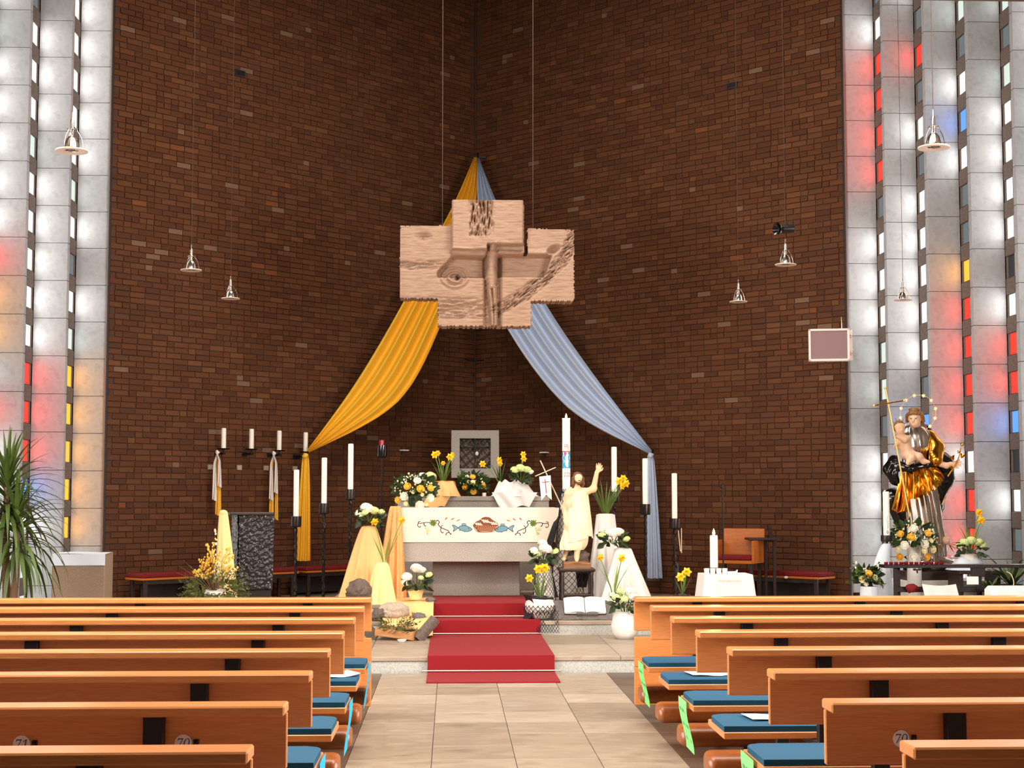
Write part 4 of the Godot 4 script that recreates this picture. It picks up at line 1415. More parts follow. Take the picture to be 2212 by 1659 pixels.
func candles() -> void:
	var rows := [[640, 1015, 1115, "the lowest of three left of the altar"], [700, 989, 1087, "the middle one of three left of the altar"], [757, 959, 1057, "the tallest of three left of the altar"], [1327, 965, 1062, "the tallest of three right of the altar"], [1394, 990, 1089, "the middle one of three right of the altar"], [1457, 1022, 1120, "the lowest of three right of the altar"]]
	var where := [[-2.353, 1.999, 1.418], [-2.006, 2.151, 1.58], [-1.676, 2.326, 1.755], [1.648, 2.291, 1.726], [2.042, 2.145, 1.569], [2.413, 1.958, 1.389]]
	for i in 6:
		var x: float = where[i][0]
		var cup: float = where[i][2] - 0.455
		var fy := 0.455 if x > -1.8 and x < 2.0 else 0.15
		cup = where[i][2] - fy
		var o := thing("candle_stand", Vector3(x, fy, -19.3), "black iron candle stand, " + rows[i][3], "candle stand", "iron candle stands beside the altar")
		part("cup", MB.new().lathe([Vector2(0, cup - 0.135), Vector2(0.06, cup - 0.135), Vector2(0.066, cup - 0.12), Vector2(0.066, cup), Vector2(0.058, cup), Vector2(0.058, cup - 0.06), Vector2(0, cup - 0.06)], 20), M.iron_sheen, o)
		var pole := MB.new()
		var n := 40
		var last := -1
		for k in n + 1:   # twisted square bar
			var y := 0.02 + (cup - 0.15) * k / n
			var a := y * 16.0
			var f := pole.v.size()
			for c in 5:
				var t := a + c * PI / 2
				pole.p(Vector3(cos(t) * 0.021, y, -sin(t) * 0.021))
			if last >= 0:
				for c in 4:
					pole.quad(last + c, last + c + 1, f + c + 1, f + c)
			last = f
		part("pole", pole, M.iron_sheen, o)
		for k in 3:
			var a := TAU * k / 3 + 0.4
			part("foot", MB.new().tube([Vector3(0, 0.1, 0), Vector3(cos(a) * 0.1, 0.09, sin(a) * 0.1), Vector3(cos(a) * 0.17, 0.012, sin(a) * 0.17)], 0.012, 6), M.black_iron, o)
		var c := thing("altar_candle", Vector3(x, where[i][2] - 0.055, -19.3), "tall white candle, %s" % rows[i][3], "candle", "tall candles beside the altar")
		part("wax", candle_body(0.0345, where[i][1] - where[i][2] + 0.055, false), M.wax, c)
		part("wick", MB.new().tube([Vector3(0, where[i][1] - where[i][2] + 0.04, 0), Vector3(0.002, where[i][1] - where[i][2] + 0.07, 0)], 0.003, 5), M.plastic_black, c)
	var tp := thing("taper_pair", Vector3(2.446, 1.239, -19.15), "two thin tapers hanging from the lowest candle stand right of the altar", "taper")
	part("taper", MB.new().tube([Vector3(-0.01, 0, 0), Vector3(0.015, -0.26, 0)], 0.006, 6), M.string, tp)
	part("taper", MB.new().tube([Vector3(0.03, 0.03, 0), Vector3(0.028, -0.28, 0)], 0.006, 6), M.string, tp)
	part("hook", MB.new().tube([Vector3(-0.03, 0.03, -0.09), Vector3(0.0, 0.03, 0), Vector3(0.035, 0.035, 0)], 0.004, 6), M.black_iron, tp)
	# Easter candle in its draped stand
	var px := 0.981
	var ptop := 2.612
	var plow := 1.722
	var pm := mat("easter_candle_print", Color.WHITE, 0.5)
	pm.albedo_texture = easter_print()
	var pc := thing("easter_candle", Vector3(px, plow, -18.5), "tall lit Easter candle with a blue and red painted band", "candle")
	part("wax", MB.new().lathe([Vector2(0.048, 0), Vector2(0.048, ptop - plow - 0.02), Vector2(0.051, ptop - plow), Vector2(0.04, ptop - plow - 0.004), Vector2(0.0, ptop - plow - 0.02)], 28), M.wax, pc)
	part("painted_band", MB.new().grid(24, 4, func(u, v):
		var a: float = (u - 0.5) * PI * 1.5
		return Vector3(sin(a) * 0.0486, lerpf(1.868, 2.321, v) - plow, cos(a) * 0.0486)), pm, pc)
	flame(pc, Vector3(0, ptop - plow - 0.01, 0), 0.07, 1.6)
	part("wick", MB.new().tube([Vector3(0, ptop - plow - 0.02, 0), Vector3(0, ptop - plow + 0.01, 0)], 0.003, 5), M.plastic_black, pc)
	var es := thing("easter_candle_stand", Vector3(px, 0.455, -18.5), "stand of the Easter candle wrapped in white cloth behind the fishing net", "candle stand")
	part("wrapping", MB.new().grid(36, 10, func(u, v):
		var a: float = TAU * u
		var r: float = lerpf(0.17, 0.056, pow(v, 0.8)) * (1.0 + 0.08 * sin(a * 7.0) * (1.0 - v))
		return Vector3(sin(a) * r - 0.03 * (1.0 - v), lerpf(0, plow - 0.455, v), cos(a) * r)), M.white_cloth, es)
	part("cup", MB.new().lathe([Vector2(0, plow - 0.5), Vector2(0.055, plow - 0.5), Vector2(0.06, plow - 0.455), Vector2(0.05, plow - 0.455)], 18), M.black_iron, es)
	# sanctuary lamp on a thin rod
	var e := thing("sanctuary_lamp", Vector3(-1.356, 0.15, -20.8), "dark metal sanctuary lamp with red glass on a thin rod", "lamp")
	var ly := 2.309 - 0.15
	part("rod", MB.new().tube([Vector3(0, 0.02, 0), Vector3(0, ly - 0.11, 0)], 0.011, 8), M.black_iron, e)
	part("foot", MB.new().lathe([Vector2(0, 0), Vector2(0.14, 0), Vector2(0.13, 0.02), Vector2(0.02, 0.035), Vector2(0, 0.035)], 20), M.black_iron, e)
	part("basket", MB.new().lathe([Vector2(0, ly - 0.12), Vector2(0.05, ly - 0.12), Vector2(0.072, ly - 0.1), Vector2(0.075, ly + 0.05), Vector2(0.068, ly + 0.05), Vector2(0.066, ly - 0.09), Vector2(0, ly - 0.1)], 18), M.black_lacquer, e)
	var gl := part("glass", MB.new().lathe([Vector2(0.038, ly - 0.08), Vector2(0.042, ly + 0.115), Vector2(0.04, ly + 0.125), Vector2(0.036, ly + 0.115), Vector2(0.034, ly - 0.07)], 18), M.red_glass, e)
	part("ember", MB.new().blob(Vector3(0, ly + 0.085, 0.015), Vector3(0.022, 0.03, 0.03), 12), M.ember, gl)


func flame(parent: Node3D, at: Vector3, h: float, energy: float) -> void:
	part("flame", MB.new().lathe([Vector2(0, 0), Vector2(h * 0.16, h * 0.18), Vector2(h * 0.2, h * 0.36), Vector2(h * 0.13, h * 0.68), Vector2(h * 0.04, h * 0.92), Vector2(0, h)], 14, at), M.flame, parent)
	var l := OmniLight3D.new()
	l.name = "candle_flame"
	l.light_color = srgb(255, 190, 110)
	l.light_energy = energy * 0.25
	l.light_size = h * 0.2
	l.omni_range = 40
	l.omni_attenuation = 2.0
	l.shadow_enabled = true
	l.position = parent.position + at + Vector3(0, h * 0.4, 0)
	add_child(l)


func easter_print() -> ImageTexture:
	var im := Image.create(240, 260, false, Image.FORMAT_RGB8)
	var wax := srgb(250, 244, 236)
	im.fill(wax)
	var red := srgb(206, 60, 76)
	im.fill_rect(Rect2i(0, 62, 240, 8), red)
	for y in range(70, 182):
		for x in 240:
			var t := (y - 70) / 112.0
			var n := sin(x * 0.11 + sin(y * 0.13) * 2.0) * 0.5 + 0.5
			im.set_pixel(x, y, srgb(60, 150, 206).lerp(srgb(20, 150, 196), t).lerp(Color.WHITE, n * (0.75 - 0.5 * t)))
	fill_shape(im, [Vector2(112, 80), Vector2(136, 84), Vector2(144, 168), Vector2(120, 176), Vector2(104, 150)], srgb(246, 238, 220))
	fill_shape(im, [Vector2(84, 72), Vector2(120, 72), Vector2(110, 96), Vector2(90, 92)], srgb(170, 70, 120))
	fill_shape(im, [Vector2(140, 74), Vector2(160, 74), Vector2(156, 96)], srgb(60, 70, 160))
	# letters and year marks, red
	for q in [[[92, 40], [100, 12], [108, 40]], [[95, 30], [106, 30]], [[116, 14], [116, 40]], [[116, 16], [130, 18], [128, 28], [116, 28]], [[136, 20], [134, 36], [146, 38], [150, 26]], [[130, 44], [128, 56]], [[148, 42], [152, 56]]]:
		stroke(im, q.map(func(p): return Vector2(p[0], p[1])), 2.0, red)
	for x in [88, 122, 150]:
		stroke(im, [Vector2(x, 216), Vector2(x + 12, 212), Vector2(x + 14, 222), Vector2(x + 2, 236), Vector2(x + 16, 238)], 2.2, red)
	return ImageTexture.create_from_image(im)

# ---------- flowers and leaves: a few meshes shared by all plants ----------
var F := {}


func plant_meshes() -> void:
	# hydrangea head: a dome of four-petalled florets
	for k in 2:
		var b := MB.new().blob(Vector3(0, 0.0, 0), Vector3(0.85, 0.6, 0.85), 12)
		for i in 90:
			var y := 1.0 - (i + 0.5) / 90.0 * 1.25
			var a := i * 2.39996 + k
			var r := sqrt(maxf(0.0, 1.0 - y * y))
			var d := Vector3(cos(a) * r, y, sin(a) * r)
			var o := Vector3(d.x, d.y * 0.75, d.z) * rng.randf_range(0.88, 1.02)
			var t := d.cross(Vector3.UP).normalized() if absf(d.y) < 0.95 else Vector3.RIGHT
			var s := t.cross(d)
			for q in 4:
				var an := q * PI / 2 + i
				var e := t * cos(an) + s * sin(an)
				var g := t * cos(an + 0.75) + s * sin(an + 0.75)
				var h := t * cos(an - 0.75) + s * sin(an - 0.75)
				b.face([o, o + h * 0.17 + d * 0.03, o + e * 0.25 + d * 0.01, o + g * 0.17 + d * 0.03])
		F["head_%d" % k] = b
	# daffodil, facing +z: six petals and a trumpet
	var p := MB.new()
	for i in 6:
		var a := TAU * i / 6
		var d := Vector3(cos(a), sin(a), 0.12 if i % 2 else -0.05)
		p.blade(Vector3.ZERO, d, Vector3(-sin(a), cos(a), 0), 1.0, 0.72, 0.0, 4, 0.5, 0.25)
	F.petals = p.mesh()
	F.trumpet = MB.new().lathe([Vector2(0.02, 0), Vector2(0.24, 0.1), Vector2(0.27, 0.45), Vector2(0.4, 0.62), Vector2(0.36, 0.6), Vector2(0.22, 0.42), Vector2(0.0, 0.12)], 12, Vector3.ZERO, Basis(Vector3.RIGHT, PI / 2)).mesh()
	# rose seen from above (+y): rings of cupped petals
	var r := MB.new().blob(Vector3(0, -0.05, 0), Vector3(0.55, 0.5, 0.55), 10)
	for ring in 4:
		var n: int = [3, 5, 6, 8][ring]
		var rad: float = [0.16, 0.42, 0.68, 0.92][ring]
		var hh: float = [0.62, 0.52, 0.36, 0.12][ring]
		for i in n:
			var a: float = TAU * i / n + ring * 0.7
			var wd: float = TAU / n * 0.72
			r.grid(4, 3, func(u, v):
				var an: float = a - (u - 0.5) * wd * 1.5
				var q: float = rad * (0.55 + 0.45 * v) * (1.0 - 0.12 * pow(absf(u - 0.5) * 2.0, 2.0))
				return Vector3(cos(an) * q, -0.25 + (hh + 0.25) * v - 0.1 * pow(absf(u - 0.5) * 2.0, 2.0) * v, sin(an) * q))
	F.rose = r.mesh()
	# a broad leaf and a small one, along +y
	F.leaf = MB.new().blade(Vector3.ZERO, Vector3.UP, Vector3.RIGHT, 1.0, 0.72, 0.0, 5, 0.42, 0.3)
	F.sprig = MB.new()
	for i in 9:
		var a := i * 2.4
		F.sprig.blade(Vector3(0, 0.12 * i, 0), Vector3(cos(a), 0.9, sin(a)), Vector3(-sin(a), 0, cos(a)), 0.3, 0.13, 0.3, 3, 0.4)
	F.sprig.tube([Vector3.ZERO, Vector3(0, 1.1, 0)], 0.012, 4)


func tuft(n: int, o: Vector3, spread: Vector3, size: float, mt_shape: MB, low := -0.1) -> MB:   # leaves standing out of a rounded clump
	var b := MB.new()
	for i in n:
		var a := i * 2.39996
		var y := lerpf(low, 0.95, fposmod(i * 0.7548776, 1.0))
		var r := sqrt(maxf(0.05, 1.0 - y * y))
		var d := Vector3(cos(a) * r, y, sin(a) * r)
		var dir := (d + Vector3(0, -0.25, 0) + Vector3(rng.randf() - 0.5, rng.randf() - 0.5, rng.randf() - 0.5) * 0.5).normalized()
		var s := size * rng.randf_range(0.75, 1.2)
		b.add(mt_shape, Transform3D(turned(dir, rng.randf() * TAU).scaled(Vector3.ONE * s), o + Vector3(d.x * spread.x, maxf(d.y, 0.0) * spread.y + (low if d.y < 0 else 0.0) * spread.y * 0.3, d.z * spread.z) * 0.75))
	return b


func hydrangea(at: Vector3, label: String, heads: Array, leaf_at: Vector3, leaf_r: Vector3, pot = null) -> Node3D:
	# heads: [x, y, z, radius, lime?]
	var o := thing("hydrangea", at, label, "plant", "hydrangeas round the altar")
	var g := tuft(36, leaf_at, leaf_r, 0.1, F.leaf, -0.5)
	part("foliage", g, M.leaf_dark, o)
	var st := MB.new()
	for h in heads:
		st.tube([leaf_at * 0.6, Vector3(h[0], h[1], h[2])], 0.006, 5)
	part("stems", st, M.leaf_mid, o)
	var i := 0
	for h in heads:
		var s: float = h[3]
		var m: MB = F["head_%d" % (i % 2)]
		var n := part("flower_head", MB.new().add(m, Transform3D(Basis(Vector3.UP, i * 1.3) * Basis(Vector3.RIGHT, 0.35) * Basis.from_scale(Vector3.ONE * s), Vector3(h[0], h[1], h[2]))), M.petal_lime if h[4] else M.petal_white, o)
		i += 1
	if pot:
		part("pot", pot[0], pot[1], o)
		part("soil", MB.new().lathe([Vector2(0.02, 0), Vector2(pot[2] * 0.95, 0), Vector2(0, 0.004)], 14, Vector3(0, pot[3], 0)), M.soil, o)
	return o


func daffodils(at: Vector3, label: String, flowers: Array, leaves: int, leaf_h: float, spread := 0.1, face := 0.0, leaf_mt := "leaf_mid") -> Node3D:
	# flowers: [x, y, z, size, turn, tilt] above the foot
	var o := thing("daffodils", at, label, "plant", "pots of daffodils")
	for f in flowers:
		var tip := Vector3(f[0], f[1], f[2])
		var root := Vector3(f[0] * 0.12, 0, f[2] * 0.1)
		var b := Basis(Vector3.UP, f[4]) * Basis(Vector3.RIGHT, f[5])
		part("stem", MB.new().tube(smooth_path([root, root.lerp(tip, 0.5) + Vector3(0, 0.03, 0), tip + Vector3(0, -0.012, -0.012), tip + b * Vector3(0, 0, -0.004)], 4), 0.005, 6), M.leaf_fresh, o)
		var fl := inst("flower", F.petals, M.petal_yellow, o, Transform3D(b.scaled(Vector3.ONE * f[3]), tip))
		inst("trumpet", F.trumpet, M.trumpet, fl)
	for i in leaves:
		var a := i * 2.4 + 0.3
		var d := Vector3(cos(a) * 0.4, 1.0, sin(a) * 0.35)
		part("leaf", MB.new().blade(Vector3(cos(a), 0, sin(a)) * spread * 0.25, d, Vector3(-sin(a), 0, cos(a)), leaf_h * rng.randf_range(0.7, 1.1), 0.026, rng.randf_range(0.1, 0.9), 7, 0.3, 0.4), M[leaf_mt], o)
	return o


func rose(parent: Node3D, at: Vector3, dir: Vector3, s: float, mt: Material) -> void:
	var r := inst("rose", F.rose, mt, parent, Transform3D(turned(dir).scaled(Vector3.ONE * s), at))


func bouquet(called: String, at: Vector3, label: String, size: Vector3, roses: Array, filler: int, sd: int, stand: float, vase := "leaf_dark") -> Node3D:
	# roses: [x, y, size, gold?] on the front of a rounded clump of the given half sizes
	rng.seed = sd
	var o := thing(called, at, label, "flowers", "bouquets of roses")
	part("greenery", tuft(70, Vector3(0, size.y * 0.35, 0), size * 1.1, 0.11, F.leaf, -0.4), M.leaf_dark, o)
	part("foliage", tuft(26, Vector3(0, size.y * 0.3, 0), size * 0.95, 0.13, F.sprig, -0.3), M.leaf_mid, o)
	for r in roses:
		var x: float = r[0]
		var y: float = r[1]
		var q := clampf(1.0 - pow(x / (size.x * 1.15), 2.0) - pow((y - size.y * 0.35) / (size.y * 1.15), 2.0), 0.04, 1.0)
		var z := size.z * (0.35 + 0.85 * sqrt(q))
		rose(o, Vector3(x, y, z), Vector3(x / size.x * 0.7, 0.35 + (y - size.y * 0.35) / size.y * 0.6, 1.0), r[2] * 1.12, M.petal_gold if r[3] == 1 else (M.petal_cream if r[3] == 2 else M.petal_white))
	for i in filler:   # small cream blossoms between
		var a := rng.randf() * TAU
		var y := rng.randf_range(-0.2, 1.0)
		var rr := sqrt(maxf(0.0, 1.0 - y * y))
		var d := Vector3(cos(a) * rr, y, absf(sin(a)) * rr)
		part("blossom", MB.new().blob(Vector3(d.x * size.x, size.y * 0.35 + d.y * size.y, d.z * size.z) * rng.randf_range(0.95, 1.1), Vector3.ONE * rng.randf_range(0.008, 0.016), 7), M.petal_cream, o)
	part("vase", MB.new().lathe([Vector2(0, stand), Vector2(0.07, stand), Vector2(minf(0.09, size.x * 0.6), minf(-0.03, stand + 0.05)), Vector2(minf(0.08, size.x * 0.5), 0.0), Vector2(0, 0.0)], 18), M[vase], o)
	return o


func pot_shape(r0: float, r1: float, h: float, wob := 0.0) -> MB:
	return MB.new().grid(28, 8, func(u, v):
		var a: float = TAU * u
		var r: float = lerpf(r0, r1, v) * (1.0 + wob * sin(a * 6.0 + v * 3.0))
		return Vector3(sin(a) * r, h * v, cos(a) * r)).lathe([Vector2(r1 * (1.0 + wob), h), Vector2(r1 * 0.9, h), Vector2(r1 * 0.88, h * 0.85), Vector2(0, h * 0.85)], 28).lathe([Vector2(0, 0), Vector2(r0, 0)], 20)


func draped_cone(top_r: float, low_r: Vector2, h: float, folds: int, lean := Vector2.ZERO, sharp := 0.75, amp := 0.1) -> MB:
	# cloth thrown over a pedestal: narrow at the top, spreading in folds
	var b := MB.new().grid(96, 26, func(u, v):
		var a: float = TAU * u
		var t: float = 1.0 - v
		var k: float = pow(t, sharp)
		var r0: float = lerpf(top_r, low_r.x, k)
		var r1: float = lerpf(top_r, low_r.y, k)
		var f: float = 1.0 + amp * t * sin(a * folds + 1.5 * sin(a * 2.0 + 0.7)) + amp * 0.35 * t * sin(a * folds * 2.3 + 1.0)
		return Vector3(sin(a) * r0 * f + lean.x * k, h * v, cos(a) * r1 * f + lean.y * k))
	return b.lathe([Vector2(top_r * 1.0, h), Vector2(top_r * 0.7, h + 0.012), Vector2(0, h + 0.014)], 24)


func net_over(b: MB, nu: int, nv: int, f: Callable, r := 0.0022) -> MB:   # knotted cords in diamonds over a surface f(u, v)
	for s in [1, -1]:
		for i in range(-nv, nu + nv):
			var pts := []
			for j in nv + 1:
				var u: float = float(i + s * j * 0.5) / nu
				if u >= 0.0 and u <= 1.0:
					pts.append(f.call(u, float(j) / nv))
			if pts.size() > 1:
				b.tube(pts, r, 3, false)
	return b

func arrangements() -> void:
	# --- on the altar and the stone block behind it ---
	bouquet("rose_bouquet", Vector3(-0.856, 1.667, -18.95), "large bouquet of yellow and white roses on the left end of the altar", Vector3(0.25, 0.2, 0.2), [[-0.21, -0.045, 0.042, 1], [-0.09, 0.12, 0.048, 1], [0.07, 0.09, 0.05, 1], [0.19, 0.1, 0.045, 1], [-0.13, 0.0, 0.054, 0], [0.19, -0.02, 0.052, 0], [0.06, -0.11, 0.058, 0], [0.03, 0.19, 0.05, 0], [0.09, 0.02, 0.026, 2], [-0.11, -0.09, 0.03, 2], [-0.02, 0.05, 0.024, 2], [0.14, -0.1, 0.026, 2]], 60, 11, -0.127)
	bouquet("rose_arrangement", Vector3(-0.133, 1.789, -20), "small arrangement of yellow roses in the middle of the stone block", Vector3(0.15, 0.125, 0.12), [[0.0, 0.13, 0.038, 1], [-0.1, 0.0, 0.04, 1], [0.14, 0.02, 0.034, 1], [0.01, -0.06, 0.042, 1], [0.0, 0.06, 0.034, 2], [-0.06, 0.07, 0.022, 2]], 26, 12, -0.12)
	var ty := 1.668
	rng.seed = 21
	hydrangea(Vector3(-0.736, ty, -20.0), "white hydrangea behind the left bouquet on the stone block", [[-0.05, 0.25, 0.05, 0.075, 0], [0.06, 0.26, 0.04, 0.075, 1], [0.0, 0.22, 0.0, 0.06, 1]], Vector3(0, 0.12, 0), Vector3(0.14, 0.12, 0.12), [pot_shape(0.06, 0.08, 0.1), M.peach_cloth, 0.08, 0.085])
	daffodils(Vector3(-0.518, ty + 0.17, -19.95), "daffodils in a pot wrapped in yellow cloth left of the tabernacle", [[-0.11, 0.37, 0.0, 0.055, 0.3, 0.0], [0.09, 0.34, 0.02, 0.055, -0.2, 0.1], [0.0, 0.26, 0.04, 0.035, 0.1, 0.2], [-0.07, 0.39, -0.05, 0.045, -0.6, 0.0], [0.12, 0.37, -0.05, 0.04, 0.5, 0.0]], 9, 0.32)
	var cp := thing("cloth_wrap", Vector3(-0.5, ty, -19.95), "crumpled yellow cloth round the daffodil pot on the stone block", "cloth wrap")
	part("wrap", pot_shape(0.2, 0.13, 0.2, 0.1), M.peach_cloth, cp)
	part("fallen_end", MB.new().grid(16, 12, func(u, v): return Vector3(lerpf(-0.2, 0.1, u) - 0.1 * (1 - v), lerpf(-0.14, 0.03, v) + 0.015 * sin(u * 9.0), 0.19 + 0.01 * sin(u * 11.0 + v * 3.0))), M.peach_cloth, cp)
	single("tealight", MB.new().lathe([Vector2(0, 0), Vector2(0.026, 0), Vector2(0.026, 0.045), Vector2(0.022, 0.045), Vector2(0, 0.038)], 16), M.white_paint, Vector3(0.017, ty, -19.9), "small white tealight beside the roses on the stone block", "candle")
	var wc := thing("cloth_wrap", Vector3(0.392, ty, -19.95), "crumpled white cloth round the plants right of the tabernacle", "cloth wrap")
	part("wrap", MB.new().grid(60, 16, func(u, v):
		var a: float = TAU * u
		var r: float = lerpf(0.3, 0.17, pow(v, 0.7)) * (1.0 + 0.12 * sin(a * 5.0 + 3.0 * v) * (1.2 - v))
		return Vector3(sin(a) * r, 0.2 * v + 0.02 * sin(a * 7.0) * v, cos(a) * r * 0.65)), M.white_cloth, wc)
	part("fallen_end", MB.new().grid(40, 14, func(u, v): return Vector3(lerpf(-0.28, 0.31, u) * (1.0 - 0.35 * (1 - v)), lerpf(-0.15 - 0.03 * sin(u * 6.0), 0.05, v), 0.2 + 0.02 * sin(u * 15.0 + v * 4.0))), M.white_cloth, wc)
	daffodils(Vector3(0.235, ty + 0.18, -19.95), "daffodils leaning outward in the white cloth right of the tabernacle", [[-0.24, 0.24, 0.05, 0.05, 0.0, 0.1], [-0.02, 0.29, 0.02, 0.05, 0.6, 0.0], [-0.01, 0.24, 0.04, 0.04, 0.3, 0.4]], 7, 0.3, 0.1, 0.0, "leaf_dark")
	daffodils(Vector3(0.462, ty + 0.18, -20.05), "two daffodils one above the other behind the white hydrangea right of the tabernacle", [[0.07, 0.37, 0.0, 0.045, 0.2, 0.0], [0.075, 0.31, 0.02, 0.045, -0.2, 0.1]], 8, 0.34, 0.1, 0.0, "leaf_dark")
	rng.seed = 22
	hydrangea(Vector3(0.49, ty + 0.17, -19.85), "flat white hydrangea in the white cloth right of the tabernacle", [[-0.08, 0.17, 0.02, 0.06, 1], [0.0, 0.19, 0.03, 0.07, 1], [0.08, 0.17, 0.03, 0.06, 1], [0.13, 0.14, 0.03, 0.04, 0]], Vector3(0, 0.05, 0), Vector3(0.14, 0.1, 0.12))
	# --- left of the altar: peach cloth, stones, flowers ---
	var lp := thing("draped_pedestal", Vector3(-1.369, 0.455, -17.9), "pedestal under peach cloth with a hydrangea on top, left of the altar", "pedestal")
	part("cloth", draped_cone(0.085, Vector2(0.31, 0.24), 1.311 - 0.455, 9, Vector2(-0.02, 0.04), 0.8, 0.17), M.peach_cloth, lp)
	rng.seed = 23
	hydrangea(Vector3(-1.369, 1.311 + 0.015, -17.9), "white hydrangea on the peach-draped pedestal left of the altar", [[-0.1, 0.14, 0.06, 0.06, 0], [-0.02, 0.2, 0.05, 0.08, 0], [0.06, 0.17, 0.06, 0.065, 1], [0.14, 0.15, 0.0, 0.05, 1], [-0.04, 0.15, 0.1, 0.05, 1]], Vector3(0.01, 0.07, 0.02), Vector3(0.16, 0.1, 0.14))
	var ad := thing("altar_end_drape", Vector3(0, 0, 0), "peach cloth falling from the altar's left end to the floor", "drape")
	part("fall", MB.new().grid(50, 30, func(u, v):
		var t: float = 1.0 - v
		var xl: float = lerpf(-1.139, -1.292, pow(t, 0.8))
		var xr: float = lerpf(-1.008, -0.931, t)
		return Vector3(lerpf(xl, xr, u), lerpf(1.535, 0.46, t), -18.24 + 0.05 * t + 0.03 * sin(u * TAU * 3.0 + t) * (0.3 + t) + 0.06 * sin(PI * u) * t)), M.peach_cloth, ad)
	part("top_fold", MB.new().grid(8, 8, func(u, v): return Vector3(lerpf(-1.139, -1.008, u), 1.535 + 0.012 * sin(PI * v), lerpf(-18.24, -18.8, v))), M.peach_cloth, ad)
	var vz := thing("cream_vase", Vector3(-1.193, 0.455, -17.45), "cream cloth-wrapped vase of daffodils at the foot of the peach drapes", "vase")
	part("wrap", draped_cone(0.07, Vector2(0.17, 0.13), 0.906 - 0.455, 7, Vector2(-0.01, 0.0), 0.7, 0.12), M.cream_cloth, vz)
	daffodils(Vector3(-1.162, 0.906 + 0.01, -17.45), "two daffodils with long leaves before the peach cloth left of the altar", [[-0.115, 0.46, 0.04, 0.055, 0.5, 0.5], [0.19, 0.48, 0.02, 0.05, 0.7, 0.2]], 5, 0.42, 0.08, 0.0, "leaf_fresh")
	for q in [[Vector3(-1.43, 0.525, -17.42), Vector3(0.15, 0.15, 0.13), 31, M.rock_dark, "dark boulder at the foot of the peach-draped pedestal"], [Vector3(-1.066, 0.502, -17.05), Vector3(0.18, 0.11, 0.13), 32, M.rock_pale, "pale boulder in the middle of the stones left of the red carpet"], [Vector3(-1.209, 0.419, -16.95), Vector3(0.08, 0.075, 0.08), 33, M.rock_dark, "small grey stone beside the end of the first pew screen"], [Vector3(-0.638, 0.539, -17.5), Vector3(0.06, 0.04, 0.05), 34, M.slate, "small bluish stone at the upper corner of the red carpet"], [Vector3(-0.762, 0.381, -16.97), Vector3(0.075, 0.05, 0.06), 35, M.slate, "flat grey stone on the cloth beside the trough"]]:
		var at: Vector3 = q[0]
		at.y = (0.455 if at.z < -17.3 else 0.302) + q[1].y * 0.78
		single("stone", MB.new().blob(Vector3.ZERO, Vector3(q[1].x, q[1].z, q[1].y), 24, 0.24, q[2], Basis(Vector3.RIGHT, PI / 2)), q[3], at, q[4], "stone", "stones left of the carpet")
	single("ground_cloth", MB.new().grid(40, 30, func(u, v):
		var z: float = lerpf(-16.5, -18.1, v)
		var y := 0.466 if z < -17.26 else (lerpf(0.325, 0.47, sm(-17.0, -17.26, z)) if z < -17.0 else (0.322 if z < -16.8 else lerpf(0.17, 0.322, sm(-16.62, -16.8, z))))
		return Vector3(lerpf(-1.091, -0.605, u) - 0.08 * (1 - v) * (1 - u), y + 0.006 + 0.012 * (0.5 + 0.5 * sin(u * 13.0 + v * 9.0)), z + 0.03 * sin(u * 7.0))), M.peach_cloth, Vector3.ZERO, "peach cloth spread over the steps left of the red carpet", "cloth")
	rng.seed = 24
	hydrangea(Vector3(-0.813, 0.49, -17.6), "white hydrangea in a cream pot between stones and altar base", [[-0.1, 0.26, 0.06, 0.065, 0], [-0.12, 0.19, 0.08, 0.05, 0], [0.01, 0.35, 0.02, 0.075, 0], [0.07, 0.33, 0.02, 0.05, 0], [0.15, 0.28, 0.03, 0.045, 1], [0.06, 0.25, 0.07, 0.035, 1]], Vector3(0.02, 0.17, 0), Vector3(0.16, 0.12, 0.14), [pot_shape(0.07, 0.09, 0.1, 0.03), M.cream_cloth, 0.09, 0.085])
	var tr := thing("plant_trough", Vector3(-0.985, 0.15, -16.35), "rough plank trough filled with green herbs at the foot of the steps", "trough", "", -0.28)
	part("front_plank", MB.new().box(Vector3(0, 0.07, 0.09), Vector3(0.42, 0.085, 0.03), Basis(Vector3.BACK, -0.1), 0.006), M.plank_wood, tr)
	part("back_plank", MB.new().box(Vector3(0, 0.08, -0.09), Vector3(0.42, 0.1, 0.03), Basis(Vector3.BACK, -0.1), 0.006), M.plank_wood, tr)
	part("end_plank", MB.new().box(Vector3(-0.2, 0.08, 0), Vector3(0.025, 0.09, 0.18), Basis(), 0.004), M.plank_wood, tr)
	part("end_plank", MB.new().box(Vector3(0.2, 0.05, 0), Vector3(0.025, 0.09, 0.18), Basis(), 0.004), M.plank_wood, tr)
	part("soil", MB.new().box(Vector3(0, 0.08, 0), Vector3(0.38, 0.05, 0.15)), M.soil, tr)
	rng.seed = 25
	part("herbs", tuft(60, Vector3(0.0, 0.08, 0), Vector3(0.24, 0.13, 0.14), 0.05, F.sprig, 0.0).add(tuft(40, Vector3(0, 0.1, 0), Vector3(0.2, 0.12, 0.12), 0.12, F.sprig, 0.1), Transform3D()), M.moss, tr)
